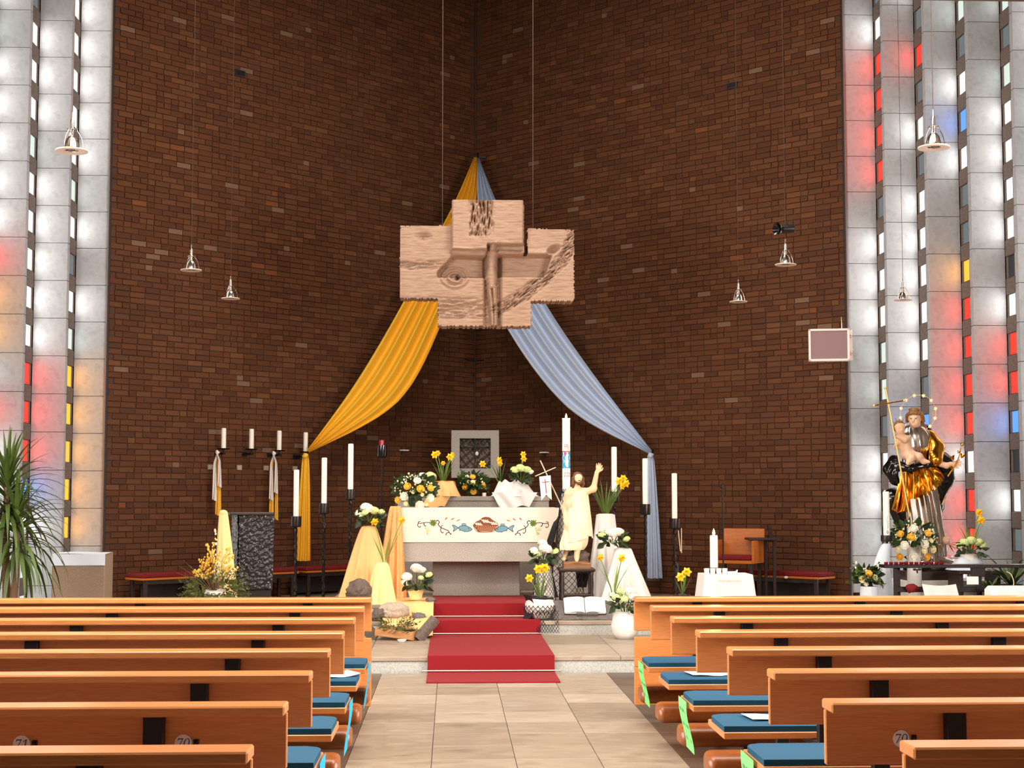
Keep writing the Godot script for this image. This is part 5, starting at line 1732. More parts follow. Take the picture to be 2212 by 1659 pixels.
	for q in [[Vector3(-0.761, 0.227, -16.25), -0.75, 0.3, "broken piece of bark leaning by the trough's outer end"], [Vector3(-1.206, 0.293, -16.4), 0.7, 0.26, "weathered board leaning behind the trough near the pew end"]]:
		var at: Vector3 = q[0]
		at.y = 0.16
		single("bark_piece", MB.new().grid(6, 10, func(u, v): return Vector3((u - 0.5) * 0.12, (v) * q[2], 0.03 * sin(u * PI) + 0.008 * sin(v * 17.0 + u * 5.0))).grid(6, 10, func(u, v): return Vector3((0.5 - u) * 0.12, v * q[2], -0.02 + 0.006 * sin(v * 15.0))), M.rock_dark, at, q[3], "bark", "", 0.0).rotation = Vector3(-0.3, 0.2, q[1])
	single("white_dish", MB.new().lathe([Vector2(0, 0), Vector2(0.03, 0), Vector2(0.05, 0.03), Vector2(0.046, 0.03), Vector2(0, 0.008)], 18), M.white_paint, Vector3(-0.919, 0.151, -16.05), "small white dish in front of the plank trough", "dish")
	# --- right of the altar: white cloth, net, flowers ---
	var rc := thing("draped_pedestal", Vector3(1.476, 0.455, -18.7), "tall pedestal under white cloth behind the two hydrangeas", "pedestal")
	part("cloth", draped_cone(0.115, Vector2(0.22, 0.2), 1.442 - 0.455, 7, Vector2(0.0, 0.02), 1.0, 0.16), M.white_cloth, rc)
	rng.seed = 26
	daffodils(Vector3(1.476, 1.442 + 0.01, -18.7), "tall clump of daffodils on the white-draped pedestal beside the statue", [[0.17, 0.40, 0.03, 0.06, 0.2, 0.0], [0.22, 0.43, 0.0, 0.055, -0.4, 0.1], [0.25, 0.37, 0.04, 0.055, 0.3, 0.2], [0.2, 0.34, 0.06, 0.05, 0.7, 0.0]], 20, 0.46, 0.16)
	var rf := thing("draped_pedestal", Vector3(1.603, 0.455, -17.95), "lower pedestal under white cloth spreading beside the open book", "pedestal")
	part("cloth", draped_cone(0.1, Vector2(0.29, 0.22), 1.051 - 0.455, 8, Vector2(0.04, 0.02), 0.95, 0.17), M.white_cloth, rf)
	rng.seed = 27
	hydrangea(Vector3(1.482, 1.051 + 0.012, -17.95), "white hydrangea on the lower white-draped pedestal beside the statue", [[-0.13, 0.15, 0.05, 0.05, 1], [-0.02, 0.17, 0.03, 0.075, 0], [0.07, 0.18, 0.02, 0.07, 0], [0.16, 0.1, 0.05, 0.045, 1]], Vector3(0.01, 0.07, 0.03), Vector3(0.17, 0.11, 0.12))
	daffodils(Vector3(1.451, 0.55, -17.55), "two daffodils in a white pot before the lower white-draped pedestal", [[-0.16, 0.42, 0.05, 0.05, 0.5, 0.4], [0.09, 0.41, 0.03, 0.055, 0.3, 0.1]], 6, 0.4, 0.06, 0.0, "leaf_fresh")
	single("white_pot", pot_shape(0.05, 0.065, 0.55 - 0.455 + 0.02), M.white_paint, Vector3(1.451, 0.455, -17.55), "slim white pot of two daffodils behind the open book", "pot")
	rng.seed = 28
	hydrangea(Vector3(1.448, 0.15, -16.4), "white hydrangea in a round white pot at the end of the pew screen", [[-0.1, 0.44, 0.05, 0.05, 1], [-0.04, 0.5, 0.02, 0.055, 1], [0.05, 0.49, 0.04, 0.07, 0], [0.08, 0.44, 0.06, 0.06, 0], [-0.02, 0.42, 0.09, 0.05, 1]], Vector3(0.0, 0.35, 0.02), Vector3(0.16, 0.1, 0.15), [MB.new().lathe([Vector2(0, 0), Vector2(0.09, 0), Vector2(0.135, 0.06), Vector2(0.15, 0.14), Vector2(0.13, 0.23), Vector2(0.1, 0.29), Vector2(0.09, 0.29), Vector2(0.0, 0.27)], 28), M.white_paint, 0.08, 0.28])
	# fishing net over the candle stand
	var nt := thing("fishing_net", Vector3(0, 0, 0), "dark fishing net draped from the Easter candle's stand to the floor", "net")
	var x0 := 0.967
	var ytop := 1.755
	var cone := func(u: float, v: float) -> Vector3:
		var t := 1.0 - v
		var a := (u - 0.5) * PI * 1.35 - 0.35
		var r := lerpf(0.062, 0.235, pow(t, 0.75)) * (1.0 + 0.06 * sin(a * 5.0) * t)
		return Vector3(x0 - 0.02 * t + sin(a) * r, lerpf(ytop, 0.47, t), -18.5 + cos(a) * (r + 0.01))
	var net := net_over(MB.new(), 12, 34, cone, 0.0036)
	part("netting", net, M.net_cord, nt)
	var edge := MB.new()
	for k in 5:   # the gathered dark edge down the altar's side
		edge.tube(smooth_path([Vector3(x0 - 0.07, ytop - 0.26, -18.3 - k * 0.015), Vector3(x0 - 0.135 - k * 0.012, ytop - 0.5, -18.26), Vector3(x0 - 0.19 - k * 0.01, ytop - 0.75, -18.22 - 0.01 * k), Vector3(x0 - 0.2 + k * 0.02, 0.47, -18.2)], 6), 0.014, 6)
	part("gathered_edge", edge, M.net_cord, nt)
	var hc := thing("draped_pedestal", Vector3(0.67, 0.455, -17.85), "small white-wrapped column under a net carrying a hydrangea, right of the carpet", "pedestal")
	var hh := 0.852 - 0.455
	part("cloth", draped_cone(0.085, Vector2(0.12, 0.11), hh, 6, Vector2.ZERO, 0.8, 0.06), M.white_cloth, hc)
	part("netting", net_over(MB.new(), 14, 14, func(u, v):
		var a: float = (u - 0.5) * PI * 1.6
		var r: float = lerpf(0.135, 0.094, v)
		return Vector3(sin(a) * r, hh * v, cos(a) * r), 0.003), M.net_cord, hc)
	rng.seed = 29
	hydrangea(Vector3(0.653, 0.852 + 0.014, -17.85), "white hydrangea on the net-covered column right of the carpet", [[-0.1, 0.17, 0.05, 0.055, 0], [0.03, 0.19, 0.06, 0.08, 0], [0.0, 0.25, 0.0, 0.06, 0], [-0.07, 0.12, 0.09, 0.045, 1], [0.14, 0.16, 0.03, 0.05, 1]], Vector3(0.01, 0.08, 0.0), Vector3(0.16, 0.11, 0.14))
	var np := thing("netted_pot", Vector3(0.572, 0.317, -17.06), "white round pot wrapped in fishing net on the step right of the carpet", "pot")
	part("pot", MB.new().lathe([Vector2(0, 0), Vector2(0.1, 0), Vector2(0.155, 0.07), Vector2(0.165, 0.15), Vector2(0.135, 0.23), Vector2(0.12, 0.235), Vector2(0, 0.21)], 28), M.white_cloth, np)
	part("netting", net_over(MB.new(), 18, 9, func(u, v):
		var a: float = (u - 0.5) * TAU * 0.95
		var r: float = 0.175 * sin(PI * clampf(0.25 + 0.62 * v, 0.0, 1.0)) * (1.0 if v > 0.3 else 0.75 + 0.25 * v / 0.3)
		return Vector3(sin(a) * r, 0.01 + 0.235 * v, cos(a) * r), 0.0034), M.net_cord, np)
	part("net_rim", MB.new().tube(smooth_path([Vector3(-0.15, 0.22, 0.02), Vector3(-0.05, 0.23, 0.12), Vector3(0.06, 0.225, 0.12), Vector3(0.14, 0.22, 0.0), Vector3(0.0, 0.23, -0.13), Vector3(-0.15, 0.22, 0.02)], 5), 0.016, 6), M.net_cord, np)
	part("spilled_net", net_over(MB.new(), 8, 10, func(u, v): return Vector3(lerpf(-0.05, 0.2, u), lerpf(-0.14, 0.1, v), lerpf(0.26, 0.16, v) + 0.02 * sin(u * 8.0)), 0.003), M.net_cord, np)
	part("dark_cloth", MB.new().grid(10, 14, func(u, v): return Vector3(-0.19 + 0.05 * sin(v * 3.0) + u * 0.07, lerpf(0.0, 0.26, v), 0.02 + 0.12 * u)), M.net_cord, np)
	rng.seed = 30
	daffodils(Vector3(0.575, 0.317 + 0.215, -17.05), "three daffodils with broad leaves in the netted pot", [[-0.02, 0.33, 0.05, 0.058, 0.2, 0.0], [0.05, 0.34, 0.05, 0.062, -0.1, 0.1], [-0.12, 0.23, 0.06, 0.052, 0.1, 0.1]], 9, 0.34, 0.1)
	# slate with the open book
	var sl := Basis(Vector3.RIGHT, -0.5)
	var s := thing("slate_slab", Vector3(1.036, 0.306, -16.93), "dark slate slab leaning on the steps under the open book", "slab")
	part("stone", MB.new().prism([Vector2(-0.31, 0.02), Vector2(-0.2, 0.0), Vector2(-0.02, 0.015), Vector2(0.05, 0.0), Vector2(0.2, 0.01), Vector2(0.33, 0.0), Vector2(0.35, 0.16), Vector2(0.32, 0.32), Vector2(0.3, 0.36), Vector2(-0.33, 0.36), Vector2(-0.34, 0.2)], -0.03, 0.0, Vector3(0, 0.0, 0), Basis(Vector3.RIGHT, -1.0)), M.slate, s)
	part("ledge", MB.new().box(Basis(Vector3.RIGHT, -1.0) * Vector3(0.06, 0.085, 0.015), Vector3(0.24, 0.03, 0.03), Basis(Vector3.RIGHT, -1.0), 0.004), M.slate, s)
	var k := thing("open_book", s.position + Basis(Vector3.RIGHT, -1.0) * Vector3(0.04, 0.1, 0.003), "open book with blank white pages on the slate slab", "book")
	var bb := Basis(Vector3.RIGHT, -0.85)
	for e in [-1.0, 1.0]:
		part("pages", MB.new().grid(12, 6, func(u, v): return bb * Vector3(e * (0.005 + 0.225 * (u if e > 0 else 1.0 - u)), 0.23 * v, 0.022 + 0.022 * sin(PI * pow(u if e > 0 else 1.0 - u, 0.6)))).box(bb * Vector3(e * 0.115, 0.115, 0.012), Vector3(0.22, 0.23, 0.02), bb, 0.003), M.paper, k)
	part("cover", MB.new().box(bb * Vector3(0, 0.115, 0.003), Vector3(0.47, 0.245, 0.006), bb), M.dark_wood, k)
	# --- in front of the lectern ---
	rng.seed = 33
	var fb := thing("spring_bouquet", Vector3(-2.966, 0.719, -16.7), "spring bouquet of yellow blossom twigs and greenery before the lectern", "flowers")
	part("greenery", tuft(90, Vector3(0, -0.06, 0), Vector3(0.34, 0.22, 0.26), 0.12, F.sprig, -0.5).add(tuft(60, Vector3(0, -0.08, 0), Vector3(0.3, 0.16, 0.24), 0.09, F.leaf, -0.6), Transform3D()), M.moss, fb)
	for i in 26:
		var a := rng.randf_range(-1.15, 1.1)
		var len := rng.randf_range(0.22, 0.52) * (1.0 - 0.35 * absf(a))
		var tip := Vector3(sin(a) * len * 1.0 - 0.02, cos(a) * len * 1.15, rng.randf_range(-0.1, 0.2))
		var mid := tip * 0.5 + Vector3(0, 0.04, 0)
		var tw := part("twig", MB.new().tube([Vector3(0, -0.1, 0), mid, tip], [0.004, 0.003, 0.002], 5), M.twig, fb)
		var bl := MB.new()
		for n in 14:
			var t := rng.randf_range(0.35, 1.0)
			var q := mid.lerp(tip, (t - 0.5) * 2.0) if t > 0.5 else Vector3(0, -0.1, 0).lerp(mid, t * 2.0)
			bl.blob(q + Vector3(rng.randf() - 0.5, rng.randf() - 0.5, rng.randf() - 0.5) * 0.04, Vector3(0.012, 0.014, 0.012) * rng.randf_range(0.7, 1.3), 6)
		part("blossom", bl, M.petal_gold if i % 4 else M.petal_cream, tw)
	for i in 6:
		var a: float = [-1.3, -1.1, 1.1, 1.35, 0.9, -0.9][i]
		part("bare_twig", MB.new().tube([Vector3(0, -0.08, 0.05), Vector3(sin(a) * 0.22, cos(a) * 0.22, 0.12), Vector3(sin(a) * 0.4, cos(a) * 0.36 + 0.04, 0.12)], [0.004, 0.003, 0.0015], 5), M.twig, fb)
	part("vase", MB.new().lathe([Vector2(0, 0.713 * -1.0 + 0.15), Vector2(0.11, 0.713 * -1.0 + 0.15), Vector2(0.12, -0.3), Vector2(0.1, -0.1), Vector2(0.13, -0.06), Vector2(0, -0.1)], 22), M.white_paint, fb)
	# --- pot palm at the far left ---
	rng.seed = 34
	var y := thing("yucca_palm", Vector3(-4.639, 0.15, -15.0), "tall potted yucca palm with drooping sword leaves by the left wall", "plant")
	part("pot", pot_shape(0.16, 0.22, 0.34), M.rock_dark, y)
	part("soil", MB.new().lathe([Vector2(0, 0), Vector2(0.19, 0), Vector2(0, 0.01)], 16, Vector3(0, 0.3, 0)), M.soil, y)
	for tk in [[-0.06, 1.6, 0.02], [0.06, 1.25, 0.1]]:
		part("trunk", MB.new().tube([Vector3(tk[0] * 0.5, 0.3, tk[2]), Vector3(tk[0], tk[1] * 0.6, tk[2]), Vector3(tk[0], tk[1], tk[2])], [0.04, 0.035, 0.03], 10), M.twig, y)
		for i in 84:
			var a := i * 2.39996
			var hgt := fposmod(i * 0.7548776, 1.0)
			var el := lerpf(-0.2, 1.4, hgt)
			var d := Vector3(cos(a) * cos(el), sin(el), sin(a) * cos(el))
			part("leaf", MB.new().blade(Vector3(tk[0], tk[1] - 0.3 + 0.35 * hgt, tk[2]), d, Vector3(-sin(a), 0, cos(a)), rng.randf_range(0.5, 0.85) * (1.1 - 0.35 * hgt), 0.046, lerpf(rng.randf_range(2.0, 4.0), rng.randf_range(0.2, 1.2), hgt), 8, 0.3, 0.35), M.leaf_palm if i % 3 else M.leaf_mid, y)

func wall_bench(called_side: float, s0: float, s1: float, label: String) -> void:
	# a bench along a brick wall, s measured along the wall from its outer edge
	var dir := Vector3(-called_side, 0, -1).normalized()
	var nrm := Vector3(-called_side, 0, 1).normalized()
	var a := Vector3(called_side * HALF, 0, EDGE_Z)
	var mid := a + dir * (s0 + s1) / 2 + nrm * 0.4
	var right := Vector3.UP.cross(nrm)
	var o := thing("wall_bench", mid + Vector3(0, 0.15, 0), label, "bench", "benches along the brick walls")
	o.basis = Basis(right, Vector3.UP, nrm)
	var l := s1 - s0
	part("seat", MB.new().box(Vector3(0, 0.375, 0), Vector3(l, 0.03, 0.44), Basis(), 0.004), M.chair_wood, o)
	part("cushion", MB.new().box(Vector3(0, 0.42, 0), Vector3(l - 0.01, 0.06, 0.43), Basis(), 0.015), M.red_velvet, o, "dark red cushion")
	var n := int(l / 0.9) + 1
	for i in n:
		var x := lerpf(-l / 2 + 0.08, l / 2 - 0.08, float(i) / maxf(1, n - 1))
		part("leg", MB.new().box(Vector3(x, 0.18, 0.16), Vector3(0.05, 0.36, 0.05), Basis(), 0.004), M.dark_wood, o)
		part("leg", MB.new().box(Vector3(x, 0.18, -0.16), Vector3(0.05, 0.36, 0.05), Basis(), 0.004), M.dark_wood, o)
	part("rail", MB.new().box(Vector3(0, 0.33, 0.17), Vector3(l - 0.1, 0.06, 0.025)), M.dark_wood, o)
	part("heater_panel", MB.new().box(Vector3(0, 0.15, -0.26), Vector3(l * 0.8, 0.24, 0.05), Basis(), 0.006), M.lead, o)
	part("knob", MB.new().blob(Vector3(l * 0.12, 0.372, 0.225), Vector3(0.035, 0.02, 0.02), 10), M.white_paint, o)


func furniture() -> void:
	wall_bench(-1.0, 0.25, 3.0, "long bench with a red cushion along the brick, left of the lectern")
	wall_bench(-1.0, 3.15, 4.6, "bench with a red cushion behind the three candle stands left of the altar")
	wall_bench(-1.0, 4.75, 6.3, "bench with a red cushion seen beneath the left end of the altar")
	wall_bench(1.0, 0.15, 1.55, "bench with a red cushion between the wooden chair and the concrete wall")
	wall_bench(1.0, 4.1, 5.9, "bench with a red cushion behind the candle stands right of the altar")
	# box chair
	var o := thing("box_armchair", Vector3(3.641, 0.15, -21.6), "boxy orange wooden armchair with a red cushion and a dark side board", "armchair", "", -0.5)
	part("seat", MB.new().box(Vector3(0, 0.6, 0), Vector3(0.62, 0.045, 0.5), Basis(), 0.005), M.chair_wood, o)
	part("cushion", MB.new().box(Vector3(0, 0.655, 0), Vector3(0.56, 0.07, 0.46), Basis(), 0.02), M.red_velvet, o)
	part("backrest", MB.new().box(Vector3(0.02, 0.83, -0.24), Vector3(0.6, 0.46, 0.035), Basis(Vector3.RIGHT, -0.06), 0.005), M.chair_wood, o)
	part("armrest", MB.new().box(Vector3(-0.3, 0.74, 0.0), Vector3(0.035, 0.32, 0.5), Basis(), 0.005), M.chair_wood, o)
	part("armrest", MB.new().box(Vector3(0.3, 0.74, 0.0), Vector3(0.035, 0.32, 0.5), Basis(), 0.005), M.chair_wood, o)
	for x in [-0.26, 0.26]:
		for z in [-0.2, 0.2]:
			part("leg", MB.new().box(Vector3(x, 0.29, z), Vector3(0.05, 0.58, 0.05), Basis(), 0.004), M.dark_wood, o)
	var desk := o.transform.affine_inverse() * Vector3(4.073, 0.15, -21.55)
	var un := Basis(Vector3.UP, 0.5)
	part("writing_board", MB.new().box(desk + un * Vector3(-0.1, 0.92, 0), Vector3(0.42, 0.03, 0.36), un, 0.005), M.dark_wood, o)
	for x in [-0.02, 0.06]:
		part("board_leg", MB.new().box(desk + un * Vector3(x, 0.4525, -0.1 if x < 0 else 0.1), Vector3(0.04, 0.905, 0.04), un, 0.004), M.dark_wood, o)
	part("board_post", MB.new().box(desk + un * Vector3(0.06, 0.98, -0.16), Vector3(0.05, 0.22, 0.03), un, 0.004), M.dark_wood, o)
	# bent pole beside it
	var m := thing("microphone_pole", Vector3(3.311, 0.15, -20.9), "thin black pole with a bent top in front of the wooden armchair", "pole")
	var py := 1.82 - 0.15
	part("shaft", MB.new().tube(smooth_path([Vector3(0, 0.02, 0), Vector3(0, py - 0.12, 0), Vector3(-0.008, py - 0.04, 0), Vector3(-0.04, py - 0.008, 0), Vector3(-0.12, py, 0)], 5), 0.011, 8), M.plastic_black, m)
	part("foot", MB.new().lathe([Vector2(0, 0), Vector2(0.13, 0), Vector2(0.12, 0.02), Vector2(0.02, 0.03), Vector2(0, 0.03)], 20), M.plastic_black, m)
	part("microphone", MB.new().tube([Vector3(-0.11, py, 0), Vector3(-0.16, py + 0.005, 0)], [0.012, 0.014], 8), M.plastic_black, m)
	# lectern of rough black stone
	var fn := FastNoiseLite.new()
	fn.seed = 9
	fn.frequency = 14.0
	var l := thing("stone_lectern", Vector3(-2.674, 0.15, -17.6), "rough-hewn black stone lectern with a thin dark top", "lectern", "", 0.32)
	var lh := 1.455 - 0.15
	part("stele", MB.new().grid(46, 110, func(u, v):
		var y: float = v * lh
		var notch := 0.06 * in_box(v, 0.5, 0.3, 0.345, 0.0, 1.0, 0.006) + 0.03 * (1.0 - sm(0.34, 0.36, v)) + 0.05 * in_box(v, 0.5, 0.16, 0.19, 0.0, 1.0, 0.006)
		var x: float = lerpf(-0.19, 0.19 + 0.02 * v, u)
		var n: float = fn.get_noise_2d(x * 0.9, y * 1.6) * 0.02 + fn.get_noise_2d(x * 2.2 + 40.0, y * 4.0) * 0.012
		var edge: float = sm(0.0, 0.04, u) * (1.0 - sm(0.96, 1.0, u))
		return Vector3(x, y, 0.19 - notch + n * edge)).box(Vector3(0.0, lh / 2, -0.02), Vector3(0.38, lh, 0.36)), M.black_stone, l)
	part("rough_flank", MB.new().grid(24, 80, func(u, v):
		var y: float = v * lh
		var z: float = lerpf(-0.2, 0.17, u)
		return Vector3(-0.195 - 0.02 * fn.get_noise_2d(z * 2.0 + 9.0, y * 2.0) - 0.005, y, z)), M.black_stone, l)
	part("reading_top", MB.new().box(Vector3(-0.05, lh + 0.015, 0.0), Vector3(0.5, 0.03, 0.44), Basis(Vector3.RIGHT, 0.0), 0.006), M.dark_wood, l)
	var lc := thing("lectern_cloth", Vector3(-2.921, 0.15, -17.15), "narrow pale yellow cloth falling in a cone before the black lectern", "cloth")
	part("fall", MB.new().grid(40, 30, func(u, v):
		var t: float = 1.0 - v
		var a: float = (u - 0.5) * PI * 1.15
		var r: float = lerpf(0.045, 0.155, pow(t, 0.85))
		return Vector3(sin(a) * r * (1.0 + 0.06 * sin(a * 6.0)) - 0.02 * (1.0 - t) + 0.04 * t, lerpf(0.01, 1.49 - 0.15, v), cos(a) * r * 0.6 + 0.012 * sin(u * 30.0) * t)), M.cream_cloth, lc)
	part("crown", MB.new().blob(Vector3(-0.02, 1.49 - 0.155, 0.0), Vector3(0.046, 0.03, 0.04), 14), M.cream_cloth, lc)
	part("support", MB.new().tube([Vector3(0.0, 0.0, -0.04), Vector3(-0.02, 1.49 - 0.2, -0.02)], 0.02, 8), M.dark_wood, lc)
	# granite block with a folded cloth
	var g := thing("granite_font", Vector3(-4.269, 0.15, -16.3), "square brown granite block with a white cloth over its top, far left", "stone block")
	var gh := 1.068 - 0.15
	var gw := 0.524
	part("block", MB.new().box(Vector3(0, gh / 2, 0), Vector3(gw, gh, 0.72), Basis(Vector3.UP, 0.1), 0.006), M.granite_warm, g)
	var gc := thing("font_cloth", g.position + Vector3(0, gh, 0), "folded white cloth over the edge of the granite block", "cloth", "", 0.1)
	part("top_sheet", MB.new().grid(20, 12, func(u, v): return Vector3(lerpf(-gw / 2 - 0.005, gw / 2 + 0.005, u), 0.006 + 0.004 * sin(u * 5.0), lerpf(0.368, -0.2, v))), M.cool_cloth, gc)
	part("front_fall", MB.new().grid(24, 6, func(u, v): return Vector3(lerpf(-gw / 2 - 0.005, gw / 2 + 0.005, u), lerpf(-0.112, 0.006, v), 0.37 + 0.006 * sin(u * 9.0) * (1 - v))), M.cool_cloth, gc)
	# candle table
	var t := thing("candle_table", Vector3(2.563, 0.15, -16.6), "small table under a white cloth with a lit candle, right of the aisle", "table")
	var th := 0.823 - 0.15
	for x in [-0.2, 0.2]:
		for z in [-0.17, 0.17]:
			part("leg", MB.new().box(Vector3(x, th / 2 - 0.01, z), Vector3(0.04, th - 0.02, 0.04)), M.dark_wood, t)
	part("table_top", MB.new().box(Vector3(0, th - 0.015, 0), Vector3(0.5, 0.022, 0.44)), M.dark_wood, t)
	var tc := thing("table_cloth", t.position, "white cloth with faint lettering hanging over the candle table", "tablecloth")
	part("cloth", MB.new().grid(64, 16, func(u, v):
		var a: float = u * 4.0
		var side := int(a) % 4
		var f := a - int(a)
		var c := [Vector2(-0.26, 0.23), Vector2(0.26, 0.23), Vector2(0.26, -0.23), Vector2(-0.26, -0.23)]
		var p: Vector2 = c[side].lerp(c[(side + 1) % 4], f)
		var w: float = 1.0 + 0.32 * (1.0 - v) + 0.02 * (1 - v) * sin(u * 60.0)
		return Vector3(p.x * w, lerpf(0.02, th + 0.004, v), p.y * (1.0 + 0.1 * (1 - v)))), M.white_cloth, tc)
	part("top_sheet", MB.new().grid(6, 6, func(u, v): return Vector3(lerpf(-0.261, 0.261, u), th + 0.004, lerpf(0.231, -0.231, v))), M.white_cloth, tc)
	var tm := TextMesh.new()
	tm.text = "Osterkerzen"
	tm.font = SystemFont.new()
	tm.font.font_names = PackedStringArray(["Droid Serif"])
	tm.font_size = 24
	tm.pixel_size = 0.0019
	tm.depth = 0.0006
	inst("lettering", tm, M.faint_ink, tc, Transform3D(Basis(Vector3.RIGHT, -0.03), Vector3(0.0, th - 0.06, 0.2365)))
	var cy: float = 0.15 + th + 0.005
	var cs := thing("candle_dish", Vector3(2.458, cy, -16.65), "flat black iron candle dish on the candle table", "candle dish")
	part("plate", MB.new().lathe([Vector2(0, 0.05), Vector2(0.07, 0.05), Vector2(0.085, 0.06), Vector2(0.08, 0.064), Vector2(0, 0.058)], 22), M.black_iron, cs)
	part("stem", MB.new().lathe([Vector2(0, 0), Vector2(0.06, 0), Vector2(0.02, 0.012), Vector2(0.018, 0.05), Vector2(0, 0.05)], 16), M.black_iron, cs)
	var ch := 1.24 - cy - 0.06
	var cc := thing("table_candle", Vector3(2.453, cy + 0.06, -16.65), "thick white candle burning on the candle table", "candle")
	part("wax", candle_body(0.043, ch), M.wax, cc)
	part("wick", MB.new().tube([Vector3(0, ch - 0.015, 0), Vector3(0, ch + 0.012, 0)], 0.003, 5), M.plastic_black, cc)
	flame(cc, Vector3(0, ch - 0.005, 0), 0.08, 1.6)
	for i in 4:
		single("paper_cup", MB.new().lathe([Vector2(0, 0), Vector2(0.024, 0), Vector2(0.03, 0.062), Vector2(0.028, 0.062), Vector2(0.022, 0.006), Vector2(0, 0.006)], 18), M.white_paint, Vector3([2.341, 2.407, 2.472, 2.538][i], cy, -16.47), "white candle cup on the candle table, %s of four in the row from the left" % ["first", "second", "third", "last"][i], "cup", "cups on the candle table")
	single("folded_card", MB.new().prism([Vector2(-0.05, 0), Vector2(0.05, 0), Vector2(0.06, 0.045), Vector2(0.045, 0.03), Vector2(-0.05, 0.028)], -0.03, 0.03), M.paper, Vector3(2.614, cy, -16.47), "folded white paper boat at the end of the cup row", "paper")
	rng.seed = 41
	daffodils(Vector3(1.989, 0.65, -15.9), "two daffodils just above the pew rail, left of the candle table", [[-0.02, 0.18, 0.02, 0.055, 0.1, 0.0], [0.05, 0.23, 0.0, 0.055, -0.3, 0.1]], 5, 0.22, 0.06, 0.0, "leaf_mid")
	single("daffodil_pot", pot_shape(0.06, 0.08, 0.5), M.dark_wood, Vector3(1.989, 0.15, -15.9), "tall dark planter under the two daffodils left of the candle table", "planter")
	# banner leaning beside the statue
	var bn := thing("processional_banner", Vector3(0.926, 1.533, -18.4), "little white swallow-tailed banner with a red cross on a stick cross", "banner")
	part("staff", MB.new().tube([Vector3(0.02, -0.06, 0.06), Vector3(-0.273, 0.562, 0.1)], 0.008, 6), M.string, bn)
	part("cross_stick", MB.new().tube([Vector3(-0.334, 0.372, 0.115), Vector3(-0.088, 0.478, 0.115)], 0.007, 6), M.string, bn)
	var fl := part("flag", MB.new().prism([Vector2(-0.287, 0.367), Vector2(-0.262, 0.083), Vector2(-0.203, 0.15), Vector2(-0.137, 0.089), Vector2(-0.15, 0.384)], 0.125, 0.128), M.paper, bn)
	part("red_cross", MB.new().tube([Vector3(-0.217, 0.339, 0.129), Vector3(-0.203, 0.167, 0.129)], 0.0045, 5).tube([Vector3(-0.256, 0.297, 0.129), Vector3(-0.17, 0.308, 0.129)], 0.004, 5), M.crimson, fl)
	# stool under the statue
	var sx := 1.048
	var sh := 0.833 - 0.455
	var st := thing("wooden_stool", Vector3(sx, 0.455, -17.9), "dark turned-wood stool carrying the white statue", "stool")
	part("seat", MB.new().box(Vector3(0, sh - 0.02, 0), Vector3(0.42, 0.04, 0.36), Basis(), 0.01), M.dark_wood, st)
	for x in [-0.17, 0.17]:
		for z in [-0.13, 0.13]:
			part("leg", MB.new().lathe([Vector2(0, 0), Vector2(0.02, 0), Vector2(0.026, 0.05), Vector2(0.018, 0.1), Vector2(0.024, 0.2), Vector2(0.018, 0.28), Vector2(0.025, sh - 0.04), Vector2(0, sh - 0.04)], 12, Vector3(x, 0, z)), M.dark_wood, st)
		part("stretcher", MB.new().tube([Vector3(x, 0.08, -0.13), Vector3(x, 0.08, 0.13)], 0.014, 8), M.dark_wood, st)
	part("stretcher", MB.new().tube([Vector3(-0.17, 0.07, 0.13), Vector3(0.17, 0.07, 0.13)], 0.018, 8), M.dark_wood, st)

# ---------- carved and painted figures ----------
func loft(rings: Array, folds: int, amp: float, n := 72, twist := 0.0) -> MB:
	# rings from bottom to top: [centre x, y, centre z, half width, half depth]; folds die out towards the top
	var m := rings.size()
	return MB.new().grid(n, (m - 1) * 6, func(u, v):
		var q: float = v * (m - 1)
		var i := mini(int(q), m - 2)
		var f := q - i
		var g := []
		for k in 5:
			var a: float = rings[maxi(i - 1, 0)][k]
			var b: float = rings[i][k]
			var c: float = rings[i + 1][k]
			var d: float = rings[mini(i + 2, m - 1)][k]
			g.append(0.5 * (2.0 * b + (c - a) * f + (2.0 * a - 5.0 * b + 4.0 * c - d) * f * f + (3.0 * b - a - 3.0 * c + d) * f * f * f))
		var t: float = TAU * u + twist * v
		var w: float = 1.0 + amp * (1.15 - v) * (sin(t * folds) + 0.5 * sin(t * folds * 1.7 + 1.0))
		return Vector3(g[0] + sin(TAU * u) * g[3] * w, g[1], g[2] + cos(TAU * u) * g[4] * w))


func face_on(b: Field, c: Vector3, r: float, dir: Vector3) -> void:   # brow, nose, cheeks, mouth and chin on a head of radius r
	var up := Vector3.UP
	var s := up.cross(dir).normalized()
	b.bone(c + dir * r * 0.86 + up * r * 0.15, c + dir * r * 1.12 - up * r * 0.22, r * 0.12, r * 0.17, r * 0.15)
	b.bone(c + dir * r * 0.82 + up * r * 0.3 - s * r * 0.4, c + dir * r * 0.82 + up * r * 0.3 + s * r * 0.4, r * 0.14, r * 0.14, r * 0.3)
	b.bone(c + dir * r * 0.9 - up * r * 0.55 - s * r * 0.16, c + dir * r * 0.9 - up * r * 0.55 + s * r * 0.16, r * 0.1, r * 0.1, r * 0.12)
	b.bone(c + dir * r * 0.72 - up * r * 0.92, c + dir * r * 0.74 - up * r * 0.92, r * 0.22, r * 0.22, r * 0.3)
	for e in [-1.0, 1.0]:
		b.bone(c + s * r * 0.88 * e + up * r * 0.1, c + s * r * 0.88 * e - up * r * 0.2, r * 0.14, r * 0.1, r * 0.1)


